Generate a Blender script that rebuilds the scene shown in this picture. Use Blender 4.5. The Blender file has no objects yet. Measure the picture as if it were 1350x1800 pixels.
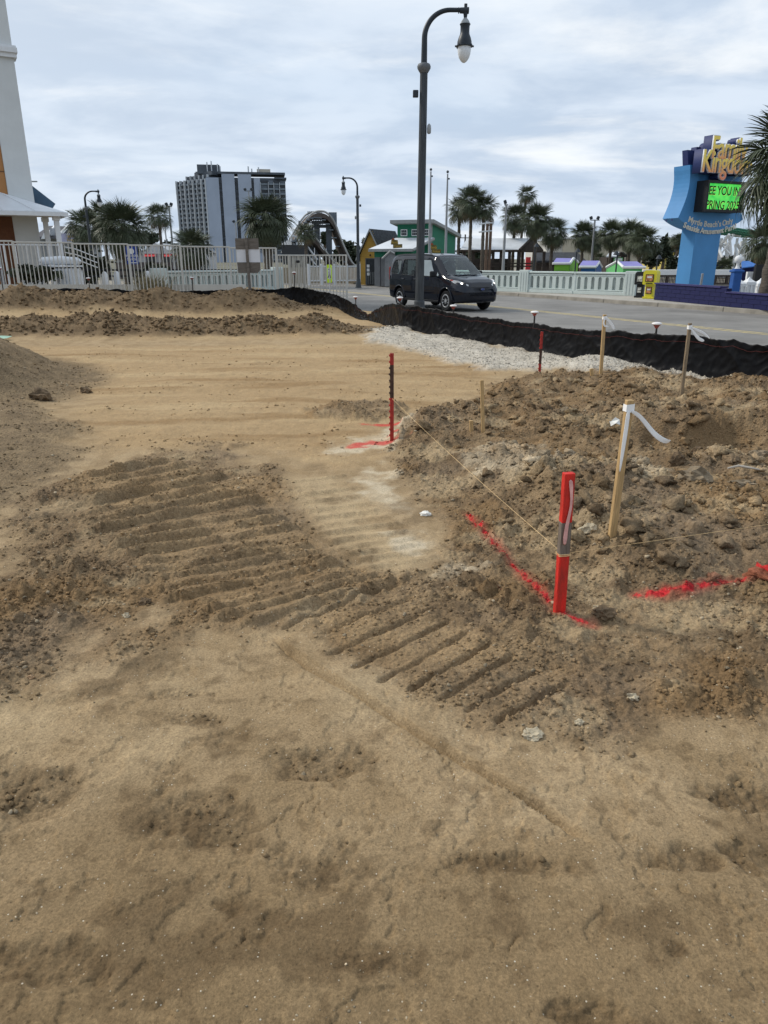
import bpy, bmesh, math, random
import numpy as np
from mathutils import Vector, Matrix
R = math.radians
random.seed(7)
SC = bpy.context.scene
COL = SC.collection

# ------------------------------------------------------------------ camera
FPX, PW, PH, HZ, EYE = 1280.0, 1350.0, 1800.0, 455.0, 1.6
PITCH = math.atan((PH / 2 - HZ) / FPX)
cam_d = bpy.data.cameras.new('camera'); cam = bpy.data.objects.new('camera', cam_d); COL.objects.link(cam)
cam.location = (0, 0, EYE); cam.rotation_euler = (math.pi / 2 - PITCH, 0, 0)
cam_d.sensor_fit = 'VERTICAL'; cam_d.sensor_height = 24.0; cam_d.lens = 24.0 * FPX / PH
cam_d.clip_start = 0.05; cam_d.clip_end = 6000
SC.camera = cam

# ------------------------------------------------------------------ sky, sun, exposure
SUN_AZ, SUN_EL = R(-68), R(40)          # azimuth from +Y, towards -X (left of the view)
world = bpy.data.worlds.new('World'); SC.world = world; world.use_nodes = True
def build_world():
    nt = world.node_tree; N = nt.nodes; L = nt.links; N.clear()
    def nd(t, **k):
        n = N.new(t)
        for a, b in k.items(): setattr(n, a, b)
        return n
    out = nd('ShaderNodeOutputWorld'); bg = nd('ShaderNodeBackground'); L.new(bg.outputs[0], out.inputs[0])
    sky = nd('ShaderNodeTexSky'); sky.sky_type = 'NISHITA'; sky.sun_disc = False
    sky.sun_elevation = SUN_EL; sky.sun_rotation = SUN_AZ; sky.air_density = 1.0; sky.dust_density = 2.5
    bg.inputs[1].default_value = 0.1
    tc = nd('ShaderNodeTexCoord'); sep = nd('ShaderNodeSeparateXYZ'); L.new(tc.outputs['Generated'], sep.inputs[0])
    def m(op, a, b=None, c=None, clamp=False):
        n = nd('ShaderNodeMath', operation=op); n.use_clamp = clamp
        for i, v in enumerate((a, b, c)):
            if v is None: continue
            if isinstance(v, (int, float)): n.inputs[i].default_value = v
            else: L.new(v, n.inputs[i])
        return n.outputs[0]
    zz = m('ADD', m('MAXIMUM', sep.outputs[2], 0.0), 0.16)
    px = m('DIVIDE', sep.outputs[0], zz); py = m('DIVIDE', sep.outputs[1], zz)
    cmb = nd('ShaderNodeCombineXYZ'); L.new(px, cmb.inputs[0]); L.new(py, cmb.inputs[1])
    def noise(scale, detail, rough, dist, off, sc=(1, 1, 1)):
        mp = nd('ShaderNodeMapping'); mp.inputs['Location'].default_value = off; mp.inputs['Scale'].default_value = sc
        L.new(cmb.outputs[0], mp.inputs[0])
        n = nd('ShaderNodeTexNoise'); n.inputs['Scale'].default_value = scale; n.inputs['Detail'].default_value = detail
        n.inputs['Roughness'].default_value = rough; n.inputs['Distortion'].default_value = dist
        L.new(mp.outputs[0], n.inputs['Vector']); return n.outputs[0]
    def ramp(fac, stops):
        r = nd('ShaderNodeValToRGB'); r.color_ramp.interpolation = 'EASE'
        e = r.color_ramp.elements
        while len(e) < len(stops): e.new(0.5)
        for i, (p, c) in enumerate(stops):
            e[i].position = p; e[i].color = c if len(c) == 4 else (*c, 1)
        L.new(fac, r.inputs[0]); return r.outputs[0]
    def mix(f, a, b):
        n = nd('ShaderNodeMix', data_type='RGBA')
        if isinstance(f, (int, float)): n.inputs[0].default_value = f
        else: L.new(f, n.inputs[0])
        for i, v in ((6, a), (7, b)):
            if isinstance(v, tuple): n.inputs[i].default_value = (*v, 1)
            else: L.new(v, n.inputs[i])
        return n.outputs[2]
    K = 10.0                                    # radiance of the cloud colours over the 0.1 strength
    n1 = noise(1.5, 8, 0.56, 0.25, (3.1, 7.4, 0), (0.9, 1.1, 1))
    n2 = noise(1.05, 8, 0.60, 0.3, (21.7, 5.2, 0), (0.7, 1.3, 1))
    n3 = noise(0.5, 5, 0.5, 0.3, (14.3, 6.1, 0), (0.7, 1.0, 1))
    grey = tuple(v * K for v in (0.315, 0.378, 0.465)); pale = tuple(v * K for v in (0.425, 0.48, 0.55)); white = tuple(v * K for v in (0.64, 0.645, 0.635))
    deck = mix(ramp(n1, [(0.38, (0, 0, 0)), (0.62, (1, 1, 1))]), grey, pale)
    # thin breaks where the blue of the sky comes through
    hole = m('MULTIPLY', ramp(n3, [(0.46, (0, 0, 0)), (0.68, (1, 1, 1))]), 0.30)
    deck = mix(hole, deck, mix(0.72, sky.outputs[0], tuple(v * K for v in (0.33, 0.415, 0.52))))
    wht = m('MULTIPLY', ramp(n2, [(0.50, (0, 0, 0)), (0.72, (1, 1, 1))]), 0.62)
    deck = mix(wht, deck, white)
    # the veil brightens towards the hidden sun
    sv = Vector((math.sin(SUN_AZ) * math.cos(SUN_EL), math.cos(SUN_AZ) * math.cos(SUN_EL), math.sin(SUN_EL)))
    dt = nd('ShaderNodeVectorMath', operation='DOT_PRODUCT'); L.new(tc.outputs['Generated'], dt.inputs[0]); dt.inputs[1].default_value = sv
    glow = m('POWER', m('MAXIMUM', dt.outputs['Value'], 0.0), 3.5)
    deck = mix(m('MULTIPLY', glow, 0.45), deck, tuple(v * K for v in (0.66, 0.665, 0.66)))
    L.new(deck, bg.inputs[0])
build_world()
sun_d = bpy.data.lights.new('sun', 'SUN'); sun = bpy.data.objects.new('sun', sun_d); COL.objects.link(sun)
sun_d.energy = 1.5; sun_d.angle = R(10); sun_d.color = (1.0, 0.94, 0.84)
sun.location = (0, 0, 50)
sun.rotation_euler = Vector((math.sin(SUN_AZ) * math.cos(SUN_EL), math.cos(SUN_AZ) * math.cos(SUN_EL), math.sin(SUN_EL))).to_track_quat('Z', 'Y').to_euler()
SC.view_settings.view_transform = 'Standard'; SC.view_settings.look = 'None'
SC.view_settings.exposure = 0.80; SC.view_settings.gamma = 1.0; SC.view_settings.use_curve_mapping = False

# ------------------------------------------------------------------ survey helpers: a photo point -> a place in the world
_cp, _sp = math.cos(PITCH), math.sin(PITCH)
def ray(px, py):
    u = (px - PW / 2) / FPX; v = (py - PH / 2) / FPX
    return u, _cp - v * _sp, -_sp - v * _cp
def gp(px, py, z=0.0):
    u, dy, dz = ray(px, py); t = (z - EYE) / dz
    return Vector((u * t, dy * t, z))
def at(px, py, D):
    u, dy, dz = ray(px, py); t = D / dy
    return Vector((u * t, D, EYE + dz * t))
RZ = -0.15                                      # the road lies a little lower than the site
RA = Vector((0.43, -0.903, 0)).normalized()     # along the road, towards the right of the photograph
RN = Vector((0.903, 0.43, 0)).normalized()      # across the road, away from the site
def rp(s, n, z=RZ): return RA * s + RN * n + Vector((0, 0, z))
RROT = math.atan2(RA.y, RA.x)

# ------------------------------------------------------------------ mesh helpers
class MB:
    def __init__(s): s.v = []; s.f = []; s.m = []; s.cm = 0
    def add(s, vs, fs):
        o = len(s.v); s.v += [tuple(p) for p in vs]; s.f += [[i + o for i in f] for f in fs]; s.m += [s.cm] * len(fs)
        return s
    def box(s, c, d, rz=0, M=None):
        x, y, z = d[0] / 2, d[1] / 2, d[2] / 2
        vs = [Vector((i, j, k)) for k in (-z, z) for i, j in ((-x, -y), (x, -y), (x, y), (-x, y))]
        if M is None: M = Matrix.Rotation(rz, 3, 'Z')
        vs = [M @ p + Vector(c) for p in vs]
        return s.add(vs, [[3, 2, 1, 0], [4, 5, 6, 7], [0, 1, 5, 4], [1, 2, 6, 5], [2, 3, 7, 6], [3, 0, 4, 7]])
    def ab(s, a, b):
        return s.box([(a[i] + b[i]) / 2 for i in range(3)], [abs(b[i] - a[i]) for i in range(3)])
    def tube(s, pts, r, n=8, cap=True):
        pts = [Vector(p) for p in pts]; k = len(pts)
        rs = r if isinstance(r, (list, tuple)) else [r] * k
        vs = []; fs = []; prev = None
        for i, p in enumerate(pts):
            t = (pts[min(i + 1, k - 1)] - pts[max(i - 1, 0)]).normalized()
            if prev is None:
                a = Vector((0, 0, 1)) if abs(t.z) < 0.9 else Vector((1, 0, 0))
                x = t.cross(a).normalized()
            else:
                x = (prev - t * prev.dot(t)).normalized()
            prev = x; y = t.cross(x)
            for j in range(n):
                an = 2 * math.pi * j / n
                vs.append(p + (x * math.cos(an) + y * math.sin(an)) * rs[i])
        for i in range(k - 1):
            for j in range(n):
                fs.append([i * n + j, i * n + (j + 1) % n, (i + 1) * n + (j + 1) % n, (i + 1) * n + j])
        if cap:
            fs.append(list(range(n))[::-1]); fs.append([(k - 1) * n + j for j in range(n)])
        return s.add(vs, fs)
    def lathe(s, prof, n=16, c=(0, 0, 0), flute=0, fd=0.0):
        vs = []; fs = []; k = len(prof)
        for r, z in prof:
            for j in range(n):
                an = 2 * math.pi * j / n
                rr = r * (1 - fd * (0.5 + 0.5 * math.cos(an * flute))) if flute else r
                vs.append((c[0] + rr * math.cos(an), c[1] + rr * math.sin(an), c[2] + z))
        for i in range(k - 1):
            for j in range(n):
                fs.append([i * n + j, i * n + (j + 1) % n, (i + 1) * n + (j + 1) % n, (i + 1) * n + j])
        fs.append(list(range(n))[::-1]); fs.append([(k - 1) * n + j for j in range(n)])
        return s.add(vs, fs)
    def prism(s, poly, d0, d1, fr=None):
        """poly in (u, w) swept along the third axis from d0 to d1; fr maps (u, d, w) -> world"""
        fr = fr or (lambda u, d, w: (u, d, w)); n = len(poly)
        vs = [fr(u, d0, w) for u, w in poly] + [fr(u, d1, w) for u, w in poly]
        fs = [list(range(n)), [2 * n - 1 - i for i in range(n)]]
        fs += [[(i + 1) % n, i, i + n, (i + 1) % n + n] for i in range(n)]
        return s.add(vs, fs)
    def build(s, name, mat, parent=None, smooth=None, bevel=0, loc=None, M=None):
        me = bpy.data.meshes.new(name); me.from_pydata(s.v, [], s.f)
        bm = bmesh.new(); bm.from_mesh(me)
        if bevel:
            bmesh.ops.bevel(bm, geom=bm.edges[:], offset=bevel, segments=1, affect='EDGES', clamp_overlap=True)
        bmesh.ops.recalc_face_normals(bm, faces=bm.faces[:]); bm.to_mesh(me); bm.free()
        for q in (mat if isinstance(mat, (list, tuple)) else [mat]): me.materials.append(q)
        if isinstance(mat, (list, tuple)) and not bevel:
            me.polygons.foreach_set('material_index', s.m)
        if smooth is not None:
            me.polygons.foreach_set('use_smooth', [True] * len(me.polygons)); me.set_sharp_from_angle(angle=R(smooth))
        return link(name, me, parent, loc)
def link(name, me, parent=None, loc=None, rot=None):
    o = bpy.data.objects.new(name, me); COL.objects.link(o)
    if parent: o.parent = parent
    if loc is not None: o.location = loc
    if rot is not None: o.rotation_euler = rot
    return o
def tag(o, label=None, cat=None, group=None, kind=None):
    if label: o['label'] = label
    if cat: o['category'] = cat
    if group: o['group'] = group
    if kind: o['kind'] = kind
    return o
def thing(name, label, cat, loc=(0, 0, 0), rz=0, group=None):
    o = bpy.data.objects.new(name, None); COL.objects.link(o); o.empty_display_size = 0.2
    o.location = loc; o.rotation_euler = (0, 0, rz); return tag(o, label, cat, group)
def copy_tree(o, parent=None):
    c = o.copy(); COL.objects.link(c); c.parent = parent
    for ch in [q for q in bpy.data.objects if q.parent == o]: copy_tree(ch, c)
    return c

# ------------------------------------------------------------------ materials
MATS = {}
def mat(name, col, rough=0.6, metal=0.0, var=0.12, scale=6.0, bump=0.0, bscale=40.0, spec=0.4, emit=None, trans=0.0, stretch=None, col2=None, coat=0.0, ior=1.45):
    if name in MATS: return MATS[name]
    m = bpy.data.materials.new(name); m.use_nodes = True; nt = m.node_tree; N = nt.nodes; L = nt.links
    b = N['Principled BSDF']; b.inputs['Roughness'].default_value = rough; b.inputs['Metallic'].default_value = metal
    b.inputs['Specular IOR Level'].default_value = spec; b.inputs['IOR'].default_value = ior
    if coat: b.inputs['Coat Weight'].default_value = coat; b.inputs['Coat Roughness'].default_value = 0.08
    if trans: b.inputs['Transmission Weight'].default_value = trans
    tc = N.new('ShaderNodeTexCoord'); mp = N.new('ShaderNodeMapping'); L.new(tc.outputs['Object'], mp.inputs[0])
    if stretch: mp.inputs['Scale'].default_value = stretch
    n = N.new('ShaderNodeTexNoise'); n.inputs['Scale'].default_value = scale; n.inputs['Detail'].default_value = 6; n.inputs['Roughness'].default_value = 0.6
    L.new(mp.outputs[0], n.inputs['Vector'])
    mx = N.new('ShaderNodeMix'); mx.data_type = 'RGBA'
    c2 = col2 or tuple(max(0, c * (1 - 2 * var)) for c in col)
    c1 = tuple(min(1, c * (1 + var)) for c in col)
    mx.inputs[6].default_value = (*c2, 1); mx.inputs[7].default_value = (*c1, 1)
    rg = N.new('ShaderNodeMapRange'); rg.inputs[1].default_value = 0.3; rg.inputs[2].default_value = 0.7
    L.new(n.outputs[0], rg.inputs[0]); L.new(rg.outputs[0], mx.inputs[0])
    L.new(mx.outputs[2], b.inputs['Base Color'])
    if emit: b.inputs['Emission Color'].default_value = (*emit[0], 1); b.inputs['Emission Strength'].default_value = emit[1]
    if bump:
        bn = N.new('ShaderNodeTexNoise'); bn.inputs['Scale'].default_value = bscale; bn.inputs['Detail'].default_value = 5
        L.new(mp.outputs[0], bn.inputs['Vector'])
        bp = N.new('ShaderNodeBump'); bp.inputs['Strength'].default_value = bump; bp.inputs['Distance'].default_value = 0.02
        L.new(bn.outputs[0], bp.inputs['Height']); L.new(bp.outputs[0], b.inputs['Normal'])
    MATS[name] = m; return m

# ================================================================== THE SITE: numpy terrain
_rs = np.random.RandomState(11)
_PERM = np.tile(_rs.permutation(512), 3)
_ANG = _rs.rand(512) * 2 * np.pi
_GX, _GY = np.cos(_ANG), np.sin(_ANG)
def perlin(x, y, seed=0):
    xi = np.floor(x).astype(np.int64); yi = np.floor(y).astype(np.int64)
    xf = x - xi; yf = y - yi
    u = xf * xf * xf * (xf * (xf * 6 - 15) + 10); v = yf * yf * yf * (yf * (yf * 6 - 15) + 10)
    def g(ix, iy, fx, fy):
        h = _PERM[(_PERM[(ix + seed * 37) & 511] + iy) & 511]
        return _GX[h] * fx + _GY[h] * fy
    a = g(xi, yi, xf, yf); b = g(xi + 1, yi, xf - 1, yf); c = g(xi, yi + 1, xf, yf - 1); d = g(xi + 1, yi + 1, xf - 1, yf - 1)
    return (a + (b - a) * u + ((c + (d - c) * u) - (a + (b - a) * u)) * v) * 1.5
def fbm(x, y, f, oct=4, seed=0, gain=0.5):
    r = 0; a = 1.0
    for i in range(oct):
        r = r + a * perlin(x * f + 13.7 * i, y * f - 7.9 * i, seed + i); a *= gain; f *= 2.03
    return r
def worley(x, y, f, seed=0):
    x = x * f; y = y * f
    xi = np.floor(x).astype(np.int64); yi = np.floor(y).astype(np.int64)
    best = np.full(x.shape, 9.0); val = np.zeros(x.shape)
    for dx in (-1, 0, 1):
        for dy in (-1, 0, 1):
            h = _PERM[(_PERM[(xi + dx + seed * 53) & 511] + yi + dy) & 511]
            px = xi + dx + (h % 61) / 61.0; py = yi + dy + ((h * 7) % 59) / 59.0
            d = (px - x) ** 2 + (py - y) ** 2
            k = d < best; best = np.where(k, d, best); val = np.where(k, (h % 101) / 101.0, val)
    return np.sqrt(best), val
def sst(a, b, x):
    t = np.clip((x - a) / (b - a), 0, 1); return t * t * (3 - 2 * t)
def polysd(x, y, poly):
    """signed distance, positive inside"""
    d = np.full(x.shape, 1e9); ins = np.zeros(x.shape, bool); n = len(poly)
    for i in range(n):
        ax, ay = poly[i]; bx, by = poly[(i + 1) % n]
        ex, ey = bx - ax, by - ay
        t = np.clip(((x - ax) * ex + (y - ay) * ey) / (ex * ex + ey * ey + 1e-12), 0, 1)
        d = np.minimum(d, (x - ax - t * ex) ** 2 + (y - ay - t * ey) ** 2)
        c = ((ay > y) != (by > y)) & (x < ex * (y - ay) / (ey + 1e-12) + ax)
        ins ^= c
    d = np.sqrt(d); return np.where(ins, d, -d)
def segd(x, y, a, b):
    ex, ey = b[0] - a[0], b[1] - a[1]
    t = np.clip(((x - a[0]) * ex + (y - a[1]) * ey) / (ex * ex + ey * ey + 1e-12), 0, 1)
    return np.hypot(x - a[0] - t * ex, y - a[1] - t * ey), t
def polyd(x, y, pts):
    d = np.full(x.shape, 1e9); tt = np.zeros(x.shape)
    for i in range(len(pts) - 1):
        di, t = segd(x, y, pts[i], pts[i + 1]); k = di < d
        d = np.where(k, di, d); tt = np.where(k, i + t, tt)
    return d, tt / (len(pts) - 1)
def GP(*pp): return [tuple(gp(a, b))[:2] for a, b in pp]

MOUND = GP((692, 790), (705, 745), (760, 725), (835, 705), (870, 680), (930, 668), (1010, 662), (1130, 668), (1350, 672), (1700, 690), (1800, 1080), (1350, 1050), (1180, 1050), (1060, 1010), (960, 965), (880, 900), (800, 850), (725, 825))
DARKR = GP((690, 800), (705, 745), (760, 722), (835, 700), (880, 672), (1010, 655), (1350, 660), (1800, 670), (2000, 1150), (1400, 1240), (1180, 1270), (1085, 1310), (990, 1270), (860, 1255), (790, 1225), (660, 1195), (560, 1140), (480, 1090), (520, 1040), (640, 1020), (760, 1000), (800, 960), (740, 880))
DARKL = GP((130, 830), (250, 800), (420, 790), (500, 830), (520, 900), (600, 960), (640, 1040), (520, 1100), (430, 1105), (260, 1110), (200, 1150), (60, 1185), (-120, 1230), (-200, 1100), (0, 1000), (60, 900))
TAN = GP((-500, 612), (0, 610), (640, 606), (760, 625), (900, 650), (850, 690), (700, 735), (690, 790), (610, 830), (480, 800), (300, 800), (160, 790), (120, 740), (150, 690), (-400, 650))
GRAVEL = GP((640, 592), (665, 580), (705, 583), (833, 599), (989, 628), (1155, 652), (1330, 668), (1200, 672), (1060, 668), (960, 655), (860, 652), (800, 640), (730, 616), (660, 605))
WSAND = [GP((615, 830), (670, 815), (690, 870), (720, 900), (690, 905), (640, 880)), GP((650, 925), (720, 930), (770, 955), (735, 978), (690, 960)), GP((790, 990), (850, 1000), (835, 1022), (800, 1015)),
         GP((790, 810), (960, 805), (1000, 850), (900, 870), (830, 850)), GP((1090, 830), (1190, 855), (1140, 880), (1090, 860)), GP((560, 800), (600, 780), (720, 740), (700, 790), (640, 800))]
TRKA = GP((140, 835), (300, 805), (430, 835), (520, 905), (610, 985), (690, 1025), (500, 1098), (420, 1095), (300, 1050), (200, 970), (150, 900))
TRKB = GP((500, 1100), (690, 1030), (840, 1095), (1010, 1195), (890, 1260), (770, 1222), (660, 1195), (560, 1145))
STRIP = GP((545, 728), (620, 716), (700, 710), (720, 735), (640, 741), (560, 739))
TYRE = GP((500, 840), (600, 830), (640, 880), (720, 960), (760, 1010), (640, 1010), (560, 950))
PILE_C = (-7.0, 9.7); PILE_R = 3.05
GREYL = GP((-300, 720), (60, 715), (150, 760), (140, 830), (60, 880), (0, 910), (-300, 950))
RED_PX = [((822, 906), (860, 950), (915, 1005), (968, 1058)), ((980, 1076), (1010, 1086), (1040, 1100)), ((1118, 1045), (1200, 1038), (1290, 1022), (1420, 1006))]; RED = []
REDW = [0.020, 0.018, 0.018]
REDB = [(662, 781, 0.20, 0.10), (640, 787, 0.13, 0.05), (690, 772, 0.09, 0.06), (688, 748, 0.20, 0.05), (885, 1044, 0.04, 0.02), (1346, 748, 0.12, 0.06)]
# caterpillar ridges: left end, right end (photo points), linearly spread between key ridges
def ridges(keys, n):
    out = []
    for i in range(n):
        t = i / (n - 1) * (len(keys) - 1); k = min(int(t), len(keys) - 2); f = t - k
        a = [Vector(gp(*keys[k][j])).lerp(Vector(gp(*keys[k + 1][j])), f) for j in (0, 1)]
        out.append(((a[0].x, a[0].y), (a[1].x, a[1].y)))
    return out
RIDGE_A = ridges([((150, 842), (300, 812)), ((150, 905), (425, 845)), ((190, 960), (500, 905)), ((250, 1010), (555, 965)), ((330, 1062), (605, 1010)), ((440, 1100), (700, 1020))], 19)
RIDGE_B = ridges([((500, 1105), (700, 1030)), ((580, 1150), (770, 1070)), ((670, 1198), (830, 1108)), ((775, 1225), (905, 1150)), ((870, 1262), (1000, 1195))], 9)
RIDGE_C = ridges([((500, 850), (610, 838)), ((540, 905), (655, 890)), ((580, 960), (720, 940)), ((640, 1005), (770, 985))], 13)
GROOVE = GP((470, 1112), (540, 1170), (640, 1226), (760, 1300), (880, 1370), (960, 1420), (1060, 1492)); GROOVE2 = GP((905, 1386), (960, 1420), (1015, 1462))
PITS = [(40, 1395, .17, .16, .022), (570, 1345, .18, .08, .022), (365, 1440, .17, .13, .018), (300, 1222, .1, .035, .012), (870, 1512, .17, .06, .016), (1300, 1390, .17, .06, .022), (1215, 1502, .12, .05, .02), (1335, 1500, .12, .06, .022),
        (400, 1590, .08, .04, .012), (1035, 1785, .08, .03, .012), (1195, 1665, .03, .025, .008), (60, 1700, .16, .06, .02), (560, 1530, .14, .08, .014), (350, 1265, .14, .05, .010), (640, 1690, .13, .05, .012), (300, 1350, .04, .025, .010)]
BERM1 = [(-16, 21.0), (-11.5, 22.3), (-8.6, 22.8), (-5.6, 23.2), (-4.0, 23.6), (-2.2, 23.4)]
BERM2 = [(-14, 16.6), (-9, 16.7), (-5, 16.9), (-2.5, 17.0), (-0.4, 17.2)]
FENCE_L = ((-17.0, 23.0), (-4.2, 29.0))         # line of the picket fence

def fields(x, y):
    """soil layers and relief at world points"""
    w1 = fbm(x, y, 1.3, 4, 3); w2 = fbm(x, y, 5.0, 4, 9); w3 = fbm(x, y, 0.35, 3, 21)
    jit = 0.16 * w1 + 0.08 * w2
    near = sst(9, 5, y)
    F = {}
    F['mound'] = sst(-0.12, 0.45, polysd(x, y, MOUND) + 0.10 * w1)
    F['dark'] = np.maximum(sst(-0.10, 0.12, polysd(x, y, DARKR) + jit * (0.6 + 0.5 * sst(4, 9, y))), sst(-0.16, 0.28, polysd(x, y, DARKL) + jit * 1.5))
    F['tan'] = sst(-0.25, 0.35, polysd(x, y, TAN) + jit * 1.6)
    F['gravel'] = sst(-0.12, 0.25, polysd(x, y, GRAVEL) + jit * 1.3)
    ws = np.zeros_like(x)
    for p in WSAND: ws = np.maximum(ws, sst(-0.05, 0.10, polysd(x, y, p) + 0.10 * w1 + 0.10 * w2))
    F['wsand'] = ws
    F['trk'] = sst(-0.05, 0.15, np.maximum(polysd(x, y, TRKA), polysd(x, y, TRKB)) + jit)
    F['tyre'] = sst(-0.1, 0.15, polysd(x, y, TYRE) + jit)
    F['grey'] = sst(-0.2, 0.3, polysd(x, y, GREYL) + jit * 1.5)
    dp = np.hypot(x - PILE_C[0], y - PILE_C[1]) / PILE_R + 0.05 * w1
    F['strip'] = sst(-0.06, 0.10, polysd(x, y, STRIP) + .10 * w1 + .06 * w2)
    F['dark'] = np.maximum(F['dark'], F['strip'] * .85)
    F['pile'] = sst(1.12, 0.92, dp); F['dp'] = dp
    d1, t1 = polyd(x, y, BERM1); d2, t2 = polyd(x, y, BERM2)
    e1 = sst(1.0, 0.80, t1) * (0.80 + 0.35 * fbm(x, x * 0, 0.8, 3, 5)); e2 = sst(1.0, 0.88, t2) * (0.85 + 0.5 * fbm(x, x * 0, 0.7, 3, 8))
    F['b1'] = np.exp(-(np.maximum(d1 - 0.25, 0) / 1.05) ** 2) * (0.35 + 0.65 * e1); F['b2'] = np.exp(-(np.maximum(d2 - 0.2, 0) / 0.85) ** 2) * (0.30 + 0.70 * e2)
    pit = np.zeros_like(x); wet = np.zeros_like(x)
    wob = 0.75 * w2 + 0.6 * w1 + 0.35 * fbm(x, y, 14, 3, 31)
    for (a, b, rx, ry, dep) in PITS:
        g = gp(a, b); k = np.hypot((x - g.x) / rx, (y - g.y) / ry) + wob * 0.8
        s = sst(1.2, 0.45, k); pit = np.maximum(pit, s * dep); wet = np.maximum(wet, s)
    F['pit'] = pit; F['wet'] = wet
    F['w1'], F['w2'], F['w3'], F['near'] = w1, w2, w3, near
    return F

def height(x, y, F=None):
    F = F or fields(x, y)
    dark = np.clip(np.maximum.reduce([F['dark'], F['b1'] * 1.2, F['b2'] * 1.2]), 0, 1) * (1 - 0.75 * F['tyre'])
    z = 0.03 * F['w3'] + 0.006 * F['w1'] * (1 + F['dark'] * 2)
    # rise under the picket fence
    (ax, ay), (bx, by) = FENCE_L; ln = math.hypot(bx - ax, by - ay)
    sd = ((bx - ax) * (y - ay) - (by - ay) * (x - ax)) / ln
    z = z + 0.36 * sst(-7, 0.5, sd) * sst(-1.5, -6.5, x)
    z = z + 0.13 * F['mound'] + 0.07 * F['mound'] * F['w1'] * (0.6 + 0.4 * sst(3.5, 7, y))
    # dug scarp on the right of the mound
    g = gp(1290, 800); k = np.hypot((x - g.x) / 1.0, (y - g.y) / 0.62) + 0.25 * F['w1']
    z = z - 0.15 * sst(1.15, 0.72, k)
    g = gp(1250, 755); k = np.hypot((x - g.x) / 1.2, (y - g.y) / 0.45) + 0.2 * F['w1']; z = z + 0.13 * sst(1.2, 0.4, k)
    g = gp(1040, 650); z = z + 0.17 * np.exp(-((x - g.x) ** 2 + ((y - g.y) / 0.9) ** 2) / 0.30)
    z = z + 0.60 * F['b1'] + 0.34 * F['b2'] + (F['b1'] + F['b2']) * 0.10 * fbm(x, y, 0.9, 4, 17)
    z = z + np.maximum(0, 1.25 * (1 - F['dp'])) * sst(1.05, 0.6, F['dp']) + F['pile'] * 0.05 * F['w1']
    z = z + 0.06 * F['strip']
    z = z + 0.06 * F['grey'] * sst(-2.3, -3.6, x)
    z = z + F['gravel'] * (0.035 + 0.03 * F['w1'])
    # clods: cellular relief in the broken soil
    c1, v1 = worley(x + 0.04 * F['w2'], y + 0.04 * F['w1'], 6.0, 1); c2, v2 = worley(x, y, 15.0, 2); c3, v3 = worley(x, y, 34.0, 4)
    clod = (np.maximum(0, 0.55 - c1) * v1 * v1 * 0.11 + np.maximum(0, 0.6 - c2) * v2 * v2 * 0.075 + np.maximum(0, 0.6 - c3) * v3 * 0.026)
    fine = 0.015 * fbm(x, y, 8, 5, 41, 0.62)
    rough_r = dark * (0.55 + 0.45 * sst(-0.3, 0.5, F['w1'])) * (1 + 0.9 * np.clip(F['b1'] + F['b2'], 0, 1) - 0.12 * F['mound'])
    ra = np.zeros_like(x)
    wv = 0.010 * F['w2'] + 0.018 * F['w1']
    def add_ridge(lst, h, w, seed, kf=1.25, kn=.75, tri=False):
        r = np.zeros_like(x)
        for i, (a, b) in enumerate(lst):
            d, t = segd(x, y + wv, a, b)
            # steep on the near side, long on the far side
            ex, ey = b[0] - a[0], b[1] - a[1]; sg = np.sign(ex * (y + wv - a[1]) - ey * (x - a[0]))
            ww = np.where(sg > 0, w * kf, w * kn)
            amp = (0.82 + 0.18 * math.sin(i * 2.3 + seed)) * (0.80 + 0.45 * fbm(x, y, 2.6, 3, 50 + seed) + .12 * F['w2'])
            r = np.maximum(r, h * amp * (np.maximum(0, 1 - d / ww) if tri else np.exp(-(d / ww) ** 4)) * sst(0.0, 0.10, t + 0.05 + .05 * F['w2']) * sst(1.02, 0.93, t + .04 * F['w2']))
        return r
    ra = add_ridge(RIDGE_A, 0.066, 0.05, 1, 2.3, .55, True)
    rb = -add_ridge(RIDGE_B, 0.034, 0.016, 2, 1.0, .7)
    rc = add_ridge(RIDGE_C, 0.030, 0.034, 3, 2.2, .7, True)
    inA = np.clip(ra / 0.03, 0, 1)
    z = z + ra + rb + rc + (rough_r * (1 - 0.72 * F['trk']) * (clod * 1.15 + fine * 1.0))
    z = z + (1 - dark) * (0.0022 * fbm(x, y, 6, 5, 61, 0.62) + 0.0010 * fbm(x, y, 38, 2, 71))
    z = z + F['gravel'] * (np.maximum(0, 0.6 - c2) * v2 * 0.012 + np.maximum(0, 0.6 - c3) * v3 * 0.014)
    z = z + np.clip(F['pile'] + F['grey'], 0, 1) * (np.maximum(0, 0.6 - c3) * v3 * 0.016 + np.maximum(0, 0.5 - c2) * v2 * v2 * 0.03)
    # crumbs on the dark left toe
    # wheel line and its lip
    d, t = polyd(x, y, GROOVE); (g0, g1) = GROOVE[0], GROOVE[-1]
    sg = np.sign((g1[0] - g0[0]) * (y - g0[1]) - (g1[1] - g0[1]) * (x - g0[0])); env = sst(0, .08, t) * sst(1, .85, t)
    z = z - env * 0.028 * np.exp(-(d / 0.011) ** 2) + env * 0.016 * np.exp(-np.maximum(d - .015, 0) / 0.05) * sst(0.0, .02, d) * (sg > 0)
    d, t = polyd(x, y, GROOVE2); z = z - 0.020 * np.exp(-(d / 0.011) ** 2) * sst(0, .2, t) * sst(1, .8, t)
    # trodden hollows with crumbly floors
    z = z - F['pit'] + F['wet'] * (np.maximum(0, 0.6 - c3) * v3 * 0.012 + 0.006 * fbm(x, y, 24, 3, 81))
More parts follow.
